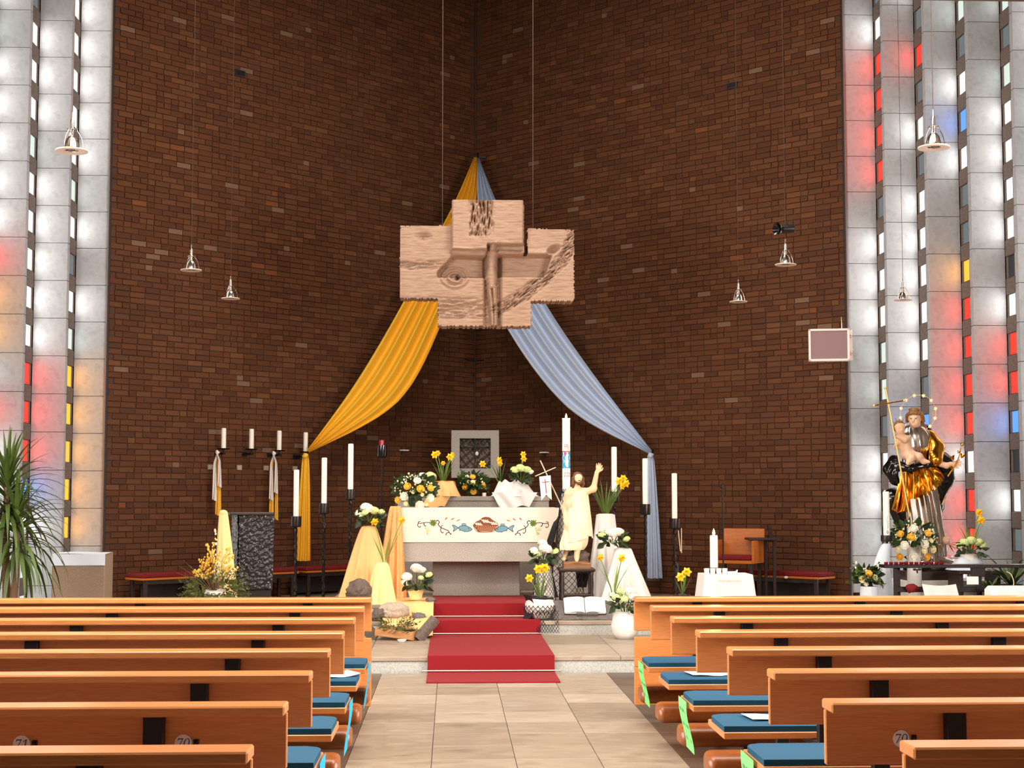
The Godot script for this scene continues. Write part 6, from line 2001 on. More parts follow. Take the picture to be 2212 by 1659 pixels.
func hand_on(b: Field, wrist: Vector3, dir: Vector3, palm: Vector3, l: float) -> void:   # palm, four fingers and a thumb
	var d := dir.normalized()
	var s := palm.cross(d).normalized()
	b.bone(wrist, wrist + d * l * 0.45, l * 0.16, l * 0.2, l * 0.1)
	for i in 4:
		var o := wrist + d * l * 0.42 + s * l * 0.13 * (i - 1.5)
		var len2: float = l * [0.42, 0.54, 0.5, 0.38][i]
		var fd := (d + s * 0.14 * (i - 1.5) + palm * 0.15).normalized()
		b.chain([o, o + fd * len2 * 0.5, o + fd * len2 * 0.8 + palm * len2 * 0.16, o + fd * len2 + palm * len2 * 0.3], [l * 0.075, l * 0.068, l * 0.06, l * 0.05], l * 0.03)
	b.chain([wrist + d * l * 0.15 - s * l * 0.18, wrist + d * l * 0.38 - s * l * 0.38 + palm * l * 0.08, wrist + d * l * 0.58 - s * l * 0.44 + palm * l * 0.12], [l * 0.085, l * 0.075, l * 0.06], l * 0.04)


func eyes_and_mouth(o: Node3D, c: Vector3, r: float, dir: Vector3) -> void:
	var s := Vector3.UP.cross(dir).normalized()
	for e in [-1.0, 1.0]:
		part("eye", MB.new().blob(c + dir * r * 0.9 + s * r * 0.34 * e + Vector3(0, r * 0.1, 0), Vector3(r * 0.13, r * 0.07, r * 0.09), 10), M.eye_dark, o)
	part("mouth", MB.new().blob(c + dir * r * 0.99 + Vector3(0, -r * 0.55, 0), Vector3(r * 0.2, r * 0.05, r * 0.06), 10), M.lip, o)


func risen_figure() -> void:
	var foot := Vector3(1.04, 0.911, -17.9)
	var o := thing("risen_christ_statue", foot, "painted statue in a cream robe with one arm raised, on the stool", "statue")
	var d := Vector3(0.25, 0.0, 1.0).normalized()
	# skin: head, neck, trunk, arms, lower legs and feet as one surface
	var f := Field.new(Vector3(-0.24, -0.03, -0.2), Vector3(0.38, 1.22, 0.26), 0.0085)
	f.chain([Vector3(-0.009, 0.495, 0), Vector3(-0.003, 0.657, 0), Vector3(0.002, 0.787, -0.01)], [0.085, 0.095, 0.085], 0.05, Vector3(1.15, 1.0, 0.8))
	f.bone(Vector3(-0.074, 0.787, 0), Vector3(0.095, 0.803, 0), 0.045, 0.045, 0.06)
	f.bone(Vector3(0.003, 0.82, 0), Vector3(0.019, 0.895, 0.01), 0.034, 0.032, 0.03)
	var arm_r := [Vector3(-0.085, 0.776, 0), Vector3(-0.12, 0.614, -0.02), Vector3(-0.118, 0.463, 0.04)]
	f.chain(arm_r, [0.042, 0.033, 0.024], 0.025)
	hand_on(f, arm_r[2], Vector3(0.08, -1, 0.25), Vector3(0.9, 0, 0.3), 0.125)
	var arm_l := [Vector3(0.106, 0.798, 0), Vector3(0.209, 0.841, 0.06), Vector3(0.245, 1.031, 0.1)]
	f.chain(arm_l, [0.044, 0.036, 0.025], 0.03)
	hand_on(f, arm_l[2], Vector3(0.35, 1, 0.1), Vector3(-0.2, 0.1, 1.0), 0.125)
	f.chain([Vector3(-0.053, 0.334, -0.02), Vector3(-0.086, 0.172, -0.05), Vector3(-0.114, 0.065, -0.07)], [0.06, 0.045, 0.028], 0.02)
	f.chain([Vector3(-0.114, 0.065, -0.07), Vector3(-0.135, 0.022, 0.02)], [0.028, 0.022], 0.02)
	f.chain([Vector3(0.023, 0.334, 0.02), Vector3(0.022, 0.172, 0.04), Vector3(0.011, 0.048, 0.05)], [0.06, 0.045, 0.028], 0.02)
	f.chain([Vector3(0.011, 0.043, 0.05), Vector3(0.005, 0.011, 0.13)], [0.03, 0.022], 0.02)
	var hc := Vector3(0.03, 0.96, 0.025)
	f.bone(hc + Vector3(0, 0.01, 0), hc + Vector3(0, -0.03, 0.012), 0.052, 0.04, 0.03)
	part("body", f.to(MB.new()), M.skin_warm, o)
	var h := Field.new(hc - Vector3(0.08, 0.1, 0.08), hc + Vector3(0.08, 0.09, 0.09), 0.004)
	h.bone(hc + Vector3(0, 0.012, 0), hc + Vector3(0, -0.03, 0.014), 0.053, 0.041, 0.03)
	face_on(h, hc, 0.05, d)
	part("face", h.to(MB.new()), M.skin_warm, o)
	eyes_and_mouth(o, hc, 0.05, d)
	var hr := Field.new(hc - Vector3(0.1, 0.16, 0.11), hc + Vector3(0.1, 0.1, 0.1), 0.0045)
	var s := Vector3.UP.cross(d).normalized()
	hr.bone(hc + Vector3(0, 0.03, 0) - d * 0.018, hc + Vector3(0, 0.0, 0) - d * 0.03, 0.055, 0.055, 0.02)
	for e in [-1.0, 1.0]:
		hr.chain([hc + Vector3(0, 0.045, 0) + s * 0.03 * e, hc + s * 0.058 * e - d * 0.0, hc + s * 0.062 * e + Vector3(0, -0.06, 0), hc + s * 0.055 * e + Vector3(0, -0.115, 0) - d * 0.01], [0.022, 0.02, 0.021, 0.013], 0.012)
	part("hair", hr.to(MB.new()), M.hair_brown, o)
	var bd := Field.new(hc - Vector3(0.07, 0.1, 0.02), hc + Vector3(0.08, 0.02, 0.11), 0.004)
	for e in [-1.0, 1.0]:
		bd.chain([hc + s * 0.043 * e + Vector3(0, -0.018, 0) + d * 0.012, hc + s * 0.033 * e + Vector3(0, -0.04, 0) + d * 0.03, hc + Vector3(0, -0.056, 0) + d * 0.044], [0.011, 0.014, 0.018], 0.012)
		bd.bone(hc + s * 0.004 * e + Vector3(0, -0.021, 0) + d * 0.052, hc + s * 0.02 * e + Vector3(0, -0.03, 0) + d * 0.044, 0.007, 0.006, 0.006)
	part("beard", bd.to(MB.new()), M.hair_brown, o)
	# robe: skirt, and the length thrown over the shoulder
	part("robe", loft([[-0.045, 0.13, 0.0, 0.135, 0.1], [-0.02, 0.2, 0.0, 0.155, 0.115], [0.01, 0.33, 0.0, 0.15, 0.12], [0.025, 0.47, 0.0, 0.145, 0.115], [0.03, 0.58, 0.0, 0.135, 0.105], [0.02, 0.7, 0.0, 0.115, 0.092], [0.01, 0.76, 0.0, 0.1, 0.085]], 9, 0.05, 90, 1.6), M.robe_cream, o)
	part("shoulder_cloth", MB.new().grid(24, 30, func(u, v):
		var a: float = lerpf(-0.35, 1.75, u)
		var y: float = lerpf(0.28, 0.83, v)
		var w: float = 0.128 + 0.06 * (1.0 - v) * sm(0.3, 1.0, u)
		return Vector3(0.02 + sin(a) * (w + 0.008 * sin(u * 20.0 + v * 5.0)) - 0.02 * v * (1.0 - u), y - 0.05 * (1.0 - u) * v + 0.03 * sin(u * 4.0), cos(a) * (0.108 + 0.008 * sin(u * 22.0)))), M.robe_cream, o)
	part("hem_fold", MB.new().grid(30, 10, func(u, v):
		var a: float = lerpf(-1.4, 1.4, u)
		return Vector3(0.01 + sin(a) * (0.155 + 0.01 * sin(u * 26.0)), lerpf(0.24, 0.36, v) + 0.1 * u * (1.0 - v) - 0.05 * (1 - v), cos(a) * (0.13 + 0.01 * sin(u * 24.0)))), M.robe_cream, o)
	part("plinth", MB.new().box(Vector3(0.01, -0.05, 0.02), Vector3(0.32, 0.07, 0.24), Basis(), 0.008), M.plinth_wood, o)
	part("rock", MB.new().blob(Vector3(0.03, 0.03, -0.05), Vector3(0.14, 0.09, 0.09), 18, 0.35, 3), M.rock_dark, o)
	part("ground", MB.new().blob(Vector3(0.0, -0.015, 0.04), Vector3(0.15, 0.022, 0.11), 16, 0.1, 6), M.plinth_wood, o)


func madonna() -> void:
	var foot := Vector3(5.3, 0.975, -18.5)
	var o := thing("madonna_statue", foot, "gilded and silvered statue of a crowned woman holding a child and a long cross", "statue")
	var sc := 18.5 / 3300.0
	# gown
	part("gown", loft([[0.1, -0.1, 0.0, 0.2, 0.17], [0.09, 0.1, 0.0, 0.21, 0.18], [0.06, 0.35, 0.0, 0.2, 0.18], [0.04, 0.6, 0.0, 0.2, 0.18], [0.0, 0.9, 0.0, 0.2, 0.17], [-0.03, 1.08, 0.0, 0.17, 0.14], [-0.04, 1.18, 0.0, 0.155, 0.125], [-0.035, 1.3, 0.01, 0.185, 0.14], [-0.03, 1.43, 0.01, 0.19, 0.13], [-0.04, 1.52, 0.0, 0.14, 0.1], [-0.055, 1.56, 0.0, 0.07, 0.07]], 11, 0.075, 120, 0.9), M.silvering, o)
	# dark cloak: a heavy roll round the hips that falls behind
	var cl := Field.new(Vector3(-0.55, 0.1, -0.35), Vector3(0.5, 1.6, 0.35), 0.017)
	cl.chain([Vector3(-0.3, 1.13, 0.0), Vector3(-0.37, 1.02, 0.03), Vector3(-0.31, 0.88, 0.03), Vector3(-0.24, 0.82, 0.03)], [0.07, 0.075, 0.05, 0.02], 0.03)
	cl.chain([Vector3(-0.36, 1.1, 0.08), Vector3(-0.4, 0.98, 0.08), Vector3(-0.34, 0.86, 0.08)], [0.025, 0.035, 0.02], 0.015)
	cl.chain([Vector3(-0.29, 1.08, 0.1), Vector3(-0.32, 0.96, 0.11), Vector3(-0.27, 0.84, 0.09)], [0.025, 0.03, 0.02], 0.015)
	cl.chain([Vector3(-0.32, 1.08, 0.06), Vector3(-0.15, 1.02, 0.18), Vector3(0.05, 1.07, 0.18), Vector3(0.24, 1.1, 0.1)], [0.06, 0.055, 0.05, 0.07], 0.04)
	cl.chain([Vector3(0.22, 1.18, 0.0), Vector3(0.3, 1.08, 0.02), Vector3(0.32, 0.9, 0.0), Vector3(0.27, 0.72, -0.02)], [0.11, 0.115, 0.1, 0.07], 0.08)
	cl.chain([Vector3(0.13, 1.5, -0.12), Vector3(0.16, 1.3, -0.14), Vector3(0.2, 1.0, -0.14), Vector3(0.15, 0.6, -0.14), Vector3(-0.1, 0.2, -0.14)], [0.08, 0.1, 0.16, 0.18, 0.1], 0.08)
	cl.chain([Vector3(-0.28, 0.66, -0.12), Vector3(-0.2, 0.45, -0.12), Vector3(-0.16, 0.2, -0.12)], [0.14, 0.08, 0.07], 0.08)
	part("cloak", cl.to(MB.new()), M.black_lacquer, o)
	# gold overskirt swirling forward
	var edge_top := smooth_path([Vector3(-0.25, 0.98, 0.16), Vector3(-0.1, 1.0, 0.22), Vector3(0.05, 1.05, 0.22), Vector3(0.16, 1.04, 0.16)], 6)
	var edge_low := smooth_path([Vector3(-0.37, 0.53, 0.14), Vector3(-0.26, 0.5, 0.26), Vector3(-0.1, 0.66, 0.32), Vector3(0.08, 0.76, 0.3), Vector3(0.22, 0.84, 0.2), Vector3(0.3, 0.92, 0.06)], 6)
	part("overskirt", MB.new().grid(90, 24, func(u, v):
		var p: Vector3 = along(edge_low, u).lerp(along(edge_top, u), v)
		var t: float = 1.0 - v
		return p + Vector3(0.012 * sin(u * 38.0), 0.018 * sin(u * 46.0) * pow(t, 3.0), (0.03 * sin(u * 44.0 + 2.0 * v) + 0.02 * sin(u * 27.0 + v * 6.0)) * (0.3 + t) + 0.05 * sin(PI * v))).grid(90, 6, func(u, v):
		var p: Vector3 = along(edge_low, 1.0 - u).lerp(along(edge_top, 1.0 - u), v)
		return p + Vector3(0, 0, -0.05)), M.gilding, o)
	# arm with gold sleeve and the lily sceptre
	var sv := Field.new(Vector3(-0.05, 0.98, -0.15), Vector3(0.36, 1.56, 0.32), 0.012)
	sv.chain([Vector3(0.14, 1.42, 0.0), Vector3(0.2, 1.28, 0.06), Vector3(0.16, 1.13, 0.17)], [0.085, 0.1, 0.085], 0.04)
	sv.chain([Vector3(0.22, 1.36, 0.06), Vector3(0.12, 1.2, 0.17)], [0.04, 0.045], 0.02)
	sv.chain([Vector3(0.25, 1.27, 0.05), Vector3(0.2, 1.1, 0.17)], [0.04, 0.045], 0.02)
	part("sleeve", sv.to(MB.new()), M.gilding, o)
	var hd := Field.new(Vector3(0.0, 0.9, 0.0), Vector3(0.5, 1.3, 0.4), 0.008)
	hd.chain([Vector3(0.16, 1.1, 0.18), Vector3(0.28, 1.06, 0.2), Vector3(0.33, 1.08, 0.2)], [0.04, 0.034, 0.028], 0.02)
	hand_on(hd, Vector3(0.33, 1.08, 0.2), Vector3(1, 0.1, 0.2), Vector3(0, 0.3, 1), 0.14)
	part("hand", hd.to(MB.new()), M.skin_pale, o)
	var li := part("sceptre", MB.new().tube(smooth_path([Vector3(0.28, 0.93, 0.24), Vector3(0.36, 1.05, 0.24), Vector3(0.42, 1.16, 0.24), Vector3(0.45, 1.28, 0.24)], 4), 0.008, 6), M.gilding, o)
	for q in [[0.36, 1.13, 0.05], [0.45, 1.15, 0.05], [0.45, 1.29, 0.035], [0.41, 1.21, 0.03], [0.33, 1.02, 0.03]]:
		part("lily", MB.new().lathe([Vector2(0.004, 0), Vector2(q[2] * 0.4, q[2] * 0.5), Vector2(q[2] * 0.7, q[2]), Vector2(q[2] * 0.3, q[2] * 0.6), Vector2(0, 0.01)], 10, Vector3(q[0], q[1], 0.24), Basis(Vector3.BACK, -0.5 if q[0] > 0.4 else 0.5)), M.gilding, li)
	# head and neck
	var hc := Vector3(-0.048, 1.637, 0.04)
	var d := Vector3(-0.55, -0.12, 1.0).normalized()
	var s := Vector3.UP.cross(d).normalized()
	var r := 0.083
	var hf := Field.new(hc - Vector3(0.16, 0.24, 0.16), hc + Vector3(0.16, 0.15, 0.18), 0.0075)
	hf.bone(hc + Vector3(0, 0.025, 0) - d * 0.01, hc + Vector3(0, -0.05, 0) + d * 0.02, r, r * 0.78, 0.04)
	face_on(hf, hc, r, d)
	hf.bone(hc + Vector3(0.02, -0.08, -0.02), hc + Vector3(0.03, -0.2, -0.03), 0.05, 0.062, 0.04)
	hf.bone(hc + Vector3(-0.03, -0.215, -0.0), hc + Vector3(0.09, -0.215, -0.03), 0.05, 0.05, 0.04)
	part("head", hf.to(MB.new()), M.skin_pale, o)
	eyes_and_mouth(o, hc, r, d)
	var hh := Field.new(hc - Vector3(0.18, 0.3, 0.2), hc + Vector3(0.24, 0.17, 0.16), 0.009)
	hh.bone(hc + Vector3(0, 0.035, 0) - d * 0.035, hc - d * 0.05, 0.09, 0.086, 0.03)
	for i in 9:   # wreath of curls
		var a := lerpf(-1.7, 1.7, i / 8.0)
		hh.bone(hc + (d * cos(a) + s * sin(a)) * 0.07 + Vector3(0, 0.083 - 0.012 * absf(a), 0), hc + (d * cos(a) + s * sin(a)) * 0.078 + Vector3(0, 0.072 - 0.014 * absf(a), 0), 0.022, 0.018, 0.006)
		hh.bone(hc + (d * cos(a + 0.2) + s * sin(a + 0.2)) * 0.045 + Vector3(0, 0.118, 0), hc + (d * cos(a + 0.2) + s * sin(a + 0.2)) * 0.055 + Vector3(0, 0.112, 0), 0.02, 0.018, 0.006)
	for e in [-1.0, 1.0]:
		hh.chain([hc + s * 0.085 * e + Vector3(0, 0.04, 0), hc + s * 0.1 * e + Vector3(0, -0.03, 0) - d * 0.03], [0.03, 0.022], 0.015)
	hh.chain([hc - d * 0.09, hc - d * 0.1 + s * 0.07 + Vector3(0, -0.12, 0), hc - d * 0.08 + s * 0.12 + Vector3(0, -0.22, 0)], [0.05, 0.05, 0.03], 0.02)
	part("hair", hh.to(MB.new()), M.hair_gold, o)
	# ring of stars round the head
	var hb := turned(Vector3(-0.75, 0.1, 1.0))
	var rc := hc + Vector3(0.05, 0.07, -0.03)
	var ring := []
	for i in 29:
		var a := TAU * i / 28
		ring.append(rc + hb * Vector3(cos(a), 0, sin(a)) * 0.225)
	var halo := part("halo", MB.new().tube(ring, 0.0022, 5, false), M.gold_rod, o)
	for i in 12:
		var a := TAU * i / 12 + 0.2
		var p := rc + hb * Vector3(cos(a), 0, sin(a)) * 0.225
		var poly := []
		for k in 12:
			var q := TAU * k / 12
			poly.append(Vector2(cos(q), sin(q)) * (0.026 if k % 2 == 0 else 0.012))
		part("star", MB.new().prism(poly, -0.004, 0.004, p, hb * Basis(Vector3.RIGHT, -PI / 2)), M.gold_rod, halo)
	# the child on her arm
	var cf := Field.new(Vector3(-0.44, 1.0, -0.05), Vector3(0.08, 1.66, 0.4), 0.0085)
	var ch := Vector3(-0.274, 1.517, 0.17)
	var cd := Vector3(0.1, -0.2, 1.0).normalized()
	cf.bone(ch + Vector3(0, 0.01, 0), ch + Vector3(0, -0.028, 0.012), 0.066, 0.052, 0.03)
	face_on(cf, ch, 0.06, cd)
	cf.chain([ch + Vector3(0.01, -0.08, -0.02), Vector3(-0.231, 1.353, 0.16), Vector3(-0.193, 1.223, 0.18)], [0.045, 0.075, 0.08], 0.04)
	cf.chain([Vector3(-0.184, 1.393, 0.2), Vector3(-0.242, 1.37, 0.26), Vector3(-0.333, 1.404, 0.28)], [0.038, 0.032, 0.022], 0.02)
	hand_on(cf, Vector3(-0.333, 1.404, 0.28), Vector3(-1, 0.1, 0.1), Vector3(0, -0.4, 1), 0.075)
	cf.chain([Vector3(-0.282, 1.381, 0.14), Vector3(-0.318, 1.291, 0.16), Vector3(-0.329, 1.325, 0.24)], [0.036, 0.03, 0.022], 0.02)
	cf.chain([Vector3(-0.182, 1.206, 0.2), Vector3(-0.08, 1.166, 0.28), Vector3(-0.024, 1.11, 0.28), Vector3(0.028, 1.104, 0.31)], [0.062, 0.045, 0.03, 0.02], 0.03)
	cf.chain([Vector3(-0.217, 1.189, 0.2), Vector3(-0.177, 1.155, 0.3), Vector3(-0.213, 1.098, 0.3), Vector3(-0.236, 1.081, 0.34)], [0.06, 0.045, 0.03, 0.02], 0.03)
	var child := part("child", cf.to(MB.new()), M.skin_pale, o, "painted naked child on her arm")
	eyes_and_mouth(child, ch, 0.06, cd)
	var chh := Field.new(ch - Vector3(0.1, 0.08, 0.12), ch + Vector3(0.1, 0.12, 0.1), 0.008)
	chh.bone(ch + Vector3(0, 0.03, 0) - cd * 0.015, ch - cd * 0.03, 0.064, 0.064, 0.02)
	part("child_hair", chh.to(MB.new()), M.hair_gold, child)
	for i in 7:
		var a := lerpf(-1.25, 1.25, i / 6.0)
		part("ray", MB.new().prism([Vector2(-0.007, 0.07), Vector2(0.007, 0.07), Vector2(0.0, 0.125 if i % 2 else 0.14)], -0.004, 0.004, ch, Basis(Vector3.BACK, -a)), M.hair_gold, child)
	# long cross staff
	var a0 := Vector3(-0.486, 1.994, 0.32)
	var a1 := Vector3(-0.188, 0.298, 0.3)
	var stf := part("staff", MB.new().tube([a1 + (a1 - a0) * 0.1, a0], 0.0105, 8), M.gold_rod, o)
	part("crossbar", MB.new().tube([Vector3(-0.63, 1.778, 0.335), Vector3(-0.262, 1.841, 0.335)], 0.008, 8), M.gilding, stf)
	for q in [Vector3(-0.63, 1.778, 0.335), Vector3(-0.262, 1.841, 0.335), a0]:
		part("knob", MB.new().blob(q, Vector3.ONE * 0.017, 10), M.gold_rod, stf)
	# winged head and gilded clouds at the foot
	var kh := Vector3(0.272, 0.162, 0.16)
	var kf := Field.new(kh - Vector3.ONE * 0.1, kh + Vector3.ONE * 0.1, 0.007)
	kf.bone(kh, kh + Vector3(0, -0.015, 0.01), 0.05, 0.042, 0.02)
	face_on(kf, kh, 0.047, Vector3(0.2, 0, 1).normalized())
	var kk := part("cherub", kf.to(MB.new()), M.skin_pale, o, "small winged cherub head")
	for e in [-1.0, 1.0]:
		for i in 4:
			part("feather", MB.new().blade(kh + Vector3(e * 0.03, -0.05, -0.01), Vector3(e * (0.6 + i * 0.2), -1.0 + i * 0.45, 0.1), Vector3(0, 0.3, 1), 0.12, 0.04, 0.1, 4), M.gilding, kk)
	part("cloud_base", MB.new().blob(Vector3(0.08, -0.12, 0.0), Vector3(0.3, 0.14, 0.22), 24, 0.3, 8), M.silvering, o)
	part("gilt_tip", MB.new().tube([Vector3(0.324, 0.748, 0.05), Vector3(0.252, 0.59, 0.06)], [0.004, 0.009], 6), M.gilding, o)
	part("pedestal", MB.new().box(Vector3(0.05, -0.265, 0), Vector3(0.6, 0.11, 0.45), Basis(), 0.01), M.dark_wood, o)


func madonna_corner() -> void:
	var table_y := 0.983 - 0.33
	var t := thing("statue_table", Vector3(5.497, 0.15, -18.5), "table under white cloth carrying the gilded statue", "table")
	var th := table_y - 0.15
	part("table_top", MB.new().box(Vector3(0, th - 0.02, 0), Vector3(1.1, 0.04, 0.6), Basis(), 0.005), M.dark_wood, t)
	for x in [-0.5, 0.5]:
		for z in [-0.25, 0.25]:
			part("leg", MB.new().box(Vector3(x, (th - 0.04) / 2, z), Vector3(0.06, th - 0.04, 0.06)), M.dark_wood, t)
	var c := thing("statue_cloth", t.position, "white cloth hanging in folds below the gilded statue", "cloth")
	part("front_fall", MB.new().grid(80, 16, func(u, v):
		var a: float = 1.0 - v
		return Vector3(lerpf(-0.58, 0.58, u) * (1.0 + 0.06 * a), lerpf(0.02, th + 0.005, v), 0.32 + 0.025 * sin(u * 31.0 + 2.0 * v) * a + 0.02 * sin(u * 9.0 + a * 3.0) * a)), M.white_cloth, c)
	part("top_sheet", MB.new().grid(10, 8, func(u, v): return Vector3(lerpf(-0.58, 0.58, u), th + 0.005, lerpf(0.32, -0.31, v))), M.white_cloth, c)
	part("side_fall", MB.new().grid(16, 12, func(u, v): return Vector3(-0.58 - 0.04 * (1 - v), lerpf(0.02, th + 0.005, v), lerpf(-0.31, 0.32, u) + 0.02 * sin(v * 8.0))), M.white_cloth, c)
	# bouquet with ribbon
	bouquet("rose_bouquet", Vector3(5.024, 1.091, -17.85), "round bouquet of yellow and white roses at the foot of the gilded statue", Vector3(0.27, 0.2, 0.2), [[-0.21, 0.14, 0.042, 1], [-0.1, 0.1, 0.05, 1], [0.1, 0.145, 0.045, 1], [-0.2, -0.13, 0.045, 1], [0.12, -0.13, 0.045, 1], [-0.17, 0.01, 0.05, 0], [0.06, 0.02, 0.052, 0], [-0.05, -0.13, 0.056, 0], [-0.06, 0.2, 0.05, 0], [0.06, -0.05, 0.04, 2], [0.17, -0.04, 0.045, 2], [-0.23, -0.04, 0.035, 2], [0.14, 0.06, 0.03, 2]], 70, 13, -0.943, "white_cloth")
	single("ribbon", MB.new().grid(6, 14, func(u, v): return Vector3(lerpf(-0.03, 0.03, u) - 0.03 * (1.0 - v) * 0.0 + 0.03 * (1.0 - v), -0.26 * (1.0 - v), 0.01 * sin(v * 6.0))), M.paper, Vector3(5.07, 1.634, -18), "white ribbon with faint writing hanging above the bouquet", "ribbon")
	# votive stand
	var y0 := 0.905
	var v := thing("votive_stand", Vector3(5.228, 0.15, -17.0), "black iron votive candle rack with a long shelf before the gilded statue", "candle rack")
	var l0 := 4.398 - 5.228
	part("shelf", MB.new().span(Vector3(l0, y0 - 0.15 - 0.035, -0.12), Vector3(1.2, y0 - 0.15, 0.12), 0.004), M.iron_sheen, v)
	for x in [4.534 - 5.228, 5.46 - 5.228, 1.1]:
		part("leg", MB.new().box(Vector3(x, (y0 - 0.19) / 2, 0.05), Vector3(0.035, y0 - 0.19, 0.035)), M.iron_sheen, v)
		part("leg", MB.new().box(Vector3(x + 0.06, (y0 - 0.19) / 2, -0.08), Vector3(0.06, y0 - 0.19, 0.035)), M.iron_sheen, v)
	part("lower_rail", MB.new().span(Vector3(l0 + 0.13, 0.6 - 0.15, 0.02), Vector3(1.2, 0.661 - 0.15, 0.06), 0.004), M.iron_sheen, v)
	part("coin_box", MB.new().box(Vector3(5.45 - 5.228, 0.823 - 0.15, 0.1), Vector3(0.14, 0.1, 0.1), Basis(), 0.006), M.iron_sheen, v)
	for i in 12:
		single("votive_cup", MB.new().lathe([Vector2(0, 0), Vector2(0.02, 0), Vector2(0.023, 0.03), Vector2(0.02, 0.03), Vector2(0, 0.02)], 12), M.red_glass, Vector3(4.43 + i * 0.057, y0, -16.94), "small dark red votive cup, %s from the left on the candle rack" % ["first", "second", "third", "fourth", "fifth", "sixth", "seventh", "eighth", "ninth", "tenth", "eleventh", "last"][i], "votive cup", "red votive cups on the rack")
	single("notice_card", MB.new().box(Vector3.ZERO, Vector3(0.132, 0.087, 0.006), Basis(), 0.001), M.paper, Vector3(5.365, 0.734, -16.83), "blank white card hanging on the candle rack's coin box", "card")
	single("bow", MB.new().blob(Vector3(-0.025, 0.005, 0), Vector3(0.025, 0.014, 0.012), 10, 0.2, 2).blob(Vector3(0.025, 0.005, 0), Vector3(0.025, 0.014, 0.012), 10, 0.2, 3).blob(Vector3(0, -0.015, 0), Vector3(0.012, 0.025, 0.01), 8, 0.2, 4), M.dark_wood, Vector3(4.754, 0.851, -16.86), "small dark bow tied below the shelf of the candle rack", "bow")
	single("hanging_cloth", MB.new().grid(24, 16, func(u, w):
		var a: float = 1.0 - w
		return Vector3(lerpf(-0.18, 0.2, u) + 0.06 * a, lerpf(-0.3, 0.03, w) - 0.02 * sin(u * 3.0), 0.1 + 0.1 * a * 0.5 + 0.012 * sin(u * 14.0) * a)), M.white_cloth, Vector3(4.95, 0.673, -16.85), "white cloth thrown over the lower rail of the candle rack", "cloth")
	single("red_parcel", MB.new().blob(Vector3.ZERO, Vector3(0.07, 0.05, 0.05), 14, 0.25, 7), M.red_velvet, Vector3(4.705, 0.645, -16.9), "crumpled red bag on the lower rail of the candle rack", "bag")
	# candle with a printed picture on a draped stand
	var cx := 4.633
	var cl := 1.211
	var cs := thing("candle_stand", Vector3(cx, 0.15, -17.6), "candle stand with a black cup and white cloth left of the gilded statue", "candle stand")
	part("cup", MB.new().lathe([Vector2(0, cl - 0.22), Vector2(0.06, cl - 0.22), Vector2(0.068, cl - 0.21), Vector2(0.068, cl - 0.145), Vector2(0.055, cl - 0.145), Vector2(0, cl - 0.19)], 20), M.plastic_black, cs)
	part("pole", MB.new().tube([Vector3(0, 0, 0), Vector3(0, cl - 0.22, 0)], 0.018, 8), M.black_iron, cs)
	part("cloth", MB.new().grid(40, 24, func(u, w):
		var a: float = 1.0 - w
		var an: float = (u - 0.5) * PI * 1.3 - 0.4
		var rr: float = lerpf(0.045, 0.17, pow(a, 0.7)) * (1.0 + 0.08 * sin(an * 7.0) * a)
		return Vector3(sin(an) * rr - 0.07 * sin(PI * pow(a, 0.8)), lerpf(0.02, cl - 0.24, w), cos(an) * rr * 0.7)), M.cool_cloth, cs)
	var cc := thing("picture_candle", Vector3(cx, cl - 0.04, -17.6), "white candle with a small blue picture left of the gilded statue", "candle")
	var chh := 1.761 - cl
	part("wax", candle_body(0.038, chh + 0.0), M.wax, cc)
	var pm := mat("candle_picture", Color.WHITE, 0.5)
	var im := Image.create(64, 160, false, Image.FORMAT_RGB8)
	im.fill(srgb(250, 244, 232))
	stroke(im, [Vector2(36, 20), Vector2(28, 60), Vector2(34, 100), Vector2(24, 120)], 2.0, srgb(120, 150, 170))
	stroke(im, [Vector2(24, 40), Vector2(40, 80), Vector2(36, 110)], 1.6, srgb(150, 170, 180))
	stroke(im, [Vector2(30, 128), Vector2(22, 138), Vector2(30, 148), Vector2(40, 142), Vector2(36, 132)], 3.0, srgb(50, 90, 130))
	pm.albedo_texture = ImageTexture.create_from_image(im)
	part("picture", MB.new().grid(12, 3, func(u, w):
		var a: float = (u - 0.5) * 1.6
		return Vector3(sin(a) * 0.0386, lerpf(0.05, 0.3, w), cos(a) * 0.0386)), pm, cc)
	# pots at the right
	rng.seed = 51
	hydrangea(Vector3(5.71, 0.962, -17.9), "pale green hydrangea with daffodils in a white pot right of the gilded statue", [[-0.14, 0.12, 0.06, 0.05, 1], [-0.09, 0.16, 0.06, 0.06, 1], [-0.01, 0.18, 0.08, 0.065, 1], [0.08, 0.16, 0.06, 0.06, 1], [0.14, 0.13, 0.04, 0.045, 1]], Vector3(0, 0.06, 0.02), Vector3(0.19, 0.1, 0.15), [MB.new().lathe([Vector2(0, -0.15), Vector2(0.1, -0.15), Vector2(0.115, 0.02), Vector2(0.1, 0.02), Vector2(0, 0.0)], 24), M.white_paint, 0.1, 0.01])
	daffodils(Vector3(5.738, 1.032, -17.95), "two daffodils rising above the pale green hydrangea by the statue", [[0.1, 0.44, 0.02, 0.055, 0.2, 0.0], [0.12, 0.35, 0.03, 0.055, -0.1, 0.2]], 8, 0.36, 0.08, 0.0, "leaf_fresh")
	single("pot_cloth", MB.new().grid(40, 12, func(u, w):
		var a: float = TAU * u
		var rr: float = lerpf(0.24, 0.13, w) * (1.0 + 0.1 * sin(a * 5.0) * (1 - w))
		return Vector3(sin(a) * rr - 0.05 * (1 - w), lerpf(0.0, 0.15, w), cos(a) * rr * 0.7)), M.cool_cloth, Vector3(5.71, 0.962 - 0.16, -17.9), "white cloth bunched round the pot right of the gilded statue", "cloth wrap")
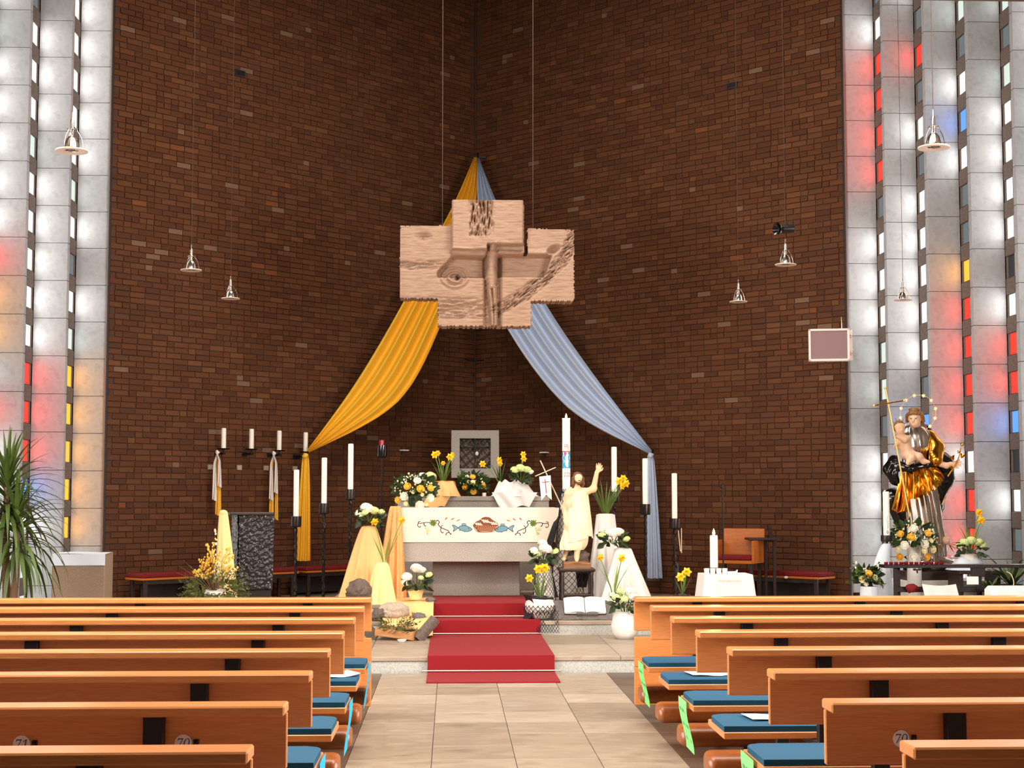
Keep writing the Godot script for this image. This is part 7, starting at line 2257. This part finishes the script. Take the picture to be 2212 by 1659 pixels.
	single("pot_bench", MB.new().box(Vector3(0, 0, 0), Vector3(0.5, 0.04, 0.5), Basis(), 0.004).box(Vector3(-0.22, -0.2, 0), Vector3(0.05, 0.4, 0.4)).box(Vector3(0.22, -0.2, 0), Vector3(0.05, 0.4, 0.4)), M.dark_wood, Vector3(5.749, 0.962 - 0.18, -17.9), "low dark bench under the potted plants right of the statue", "bench")
	rng.seed = 52
	for q in [[Vector3(6.048, 0.654, -17.5), 0.5, 0.42, "leafy green pot plant at the right end behind the candle rack"], [Vector3(5.75, 0.611, -17.35), 0.2, 0.3, "small dark green pot plant under the right end of the candle rack"]]:
		var at: Vector3 = q[0]
		var p := thing("pot_plant", Vector3(at.x, 0.15, at.z), q[3], "plant")
		var ph: float = at.y - 0.15
		part("pot", pot_shape(0.1, 0.13, ph), M.rock_dark, p)
		for i in 24:
			var a := i * 2.4
			var d := Vector3(cos(a) * 0.6, rng.randf_range(0.4, 1.3), sin(a) * 0.6)
			part("leaf", MB.new().blade(Vector3(cos(a) * 0.03, ph - 0.02, sin(a) * 0.03), d, Vector3(-sin(a), 0, cos(a)), q[1] * rng.randf_range(0.6, 1.1), 0.05, rng.randf_range(0.6, 1.8), 6, 0.4, 0.3), M.leaf_palm if i % 2 else M.leaf_dark, p)
	var hm := thing("wicker_basket", Vector3(5.853, 0.688, -16.9), "basket with a tall curved handle at the right edge of the rack", "basket")
	part("handle", MB.new().tube(smooth_path([Vector3(-0.02, -0.06, 0), Vector3(0.0, 0.02, 0), Vector3(-0.03, 0.11, 0), Vector3(-0.08, 0.14, 0)], 5), 0.006, 6), M.string, hm)
	part("bowl", pot_shape(0.09, 0.12, 0.1, 0.02), M.plank_wood, hm).position = Vector3(0, -0.15, 0)
	single("white_box", MB.new().box(Vector3(0, 0, 0), Vector3(0.5, 0.16, 0.3), Basis(), 0.04), M.paper, Vector3(5.703, 0.605, -16.6), "rounded white box in front of the candle rack at the right edge", "box")
	single("box_stand", MB.new().box(Vector3(0, 0, 0), Vector3(0.55, 0.605 - 0.23, 0.34), Basis(), 0.004), M.dark_wood, Vector3(5.703, 0.15 + (0.605 - 0.23) / 2, -16.6), "dark stand under the rounded white box at the right edge", "stand")
	# little vase at the foot of the brick's right edge
	rng.seed = 53
	var fv := bouquet("flower_vase", Vector3(4.279, 0.717, -17.2), "small vase of yellow and cream flowers left of the candle rack", Vector3(0.11, 0.1, 0.09), [[0.0, 0.085, 0.042, 1], [-0.07, 0.02, 0.045, 2], [0.07, 0.03, 0.045, 2], [0.0, 0.03, 0.03, 2], [-0.03, -0.03, 0.03, 0]], 14, 14, -0.072)
	part("twig", MB.new().tube([Vector3(-0.02, 0.0, 0), Vector3(-0.1, 0.14, 0.02), Vector3(-0.12, 0.2, 0.02)], 0.003, 5), M.twig, fv)
	for q in [Vector3(-0.12, 0.2, 0.02), Vector3(-0.13, 0.14, 0.03), Vector3(-0.11, 0.12, 0.02), Vector3(0.11, 0.16, 0.0)]:
		part("bud", MB.new().blob(q, Vector3(0.011, 0.02, 0.011), 8), M.petal_cream, fv)
	single("vase_stand", pot_shape(0.12, 0.1, 0.634 - 0.15 + 0.02, 0.03), M.cool_cloth, Vector3(4.306, 0.15, -17.2), "white cloth-covered stand under the small flower vase", "stand")
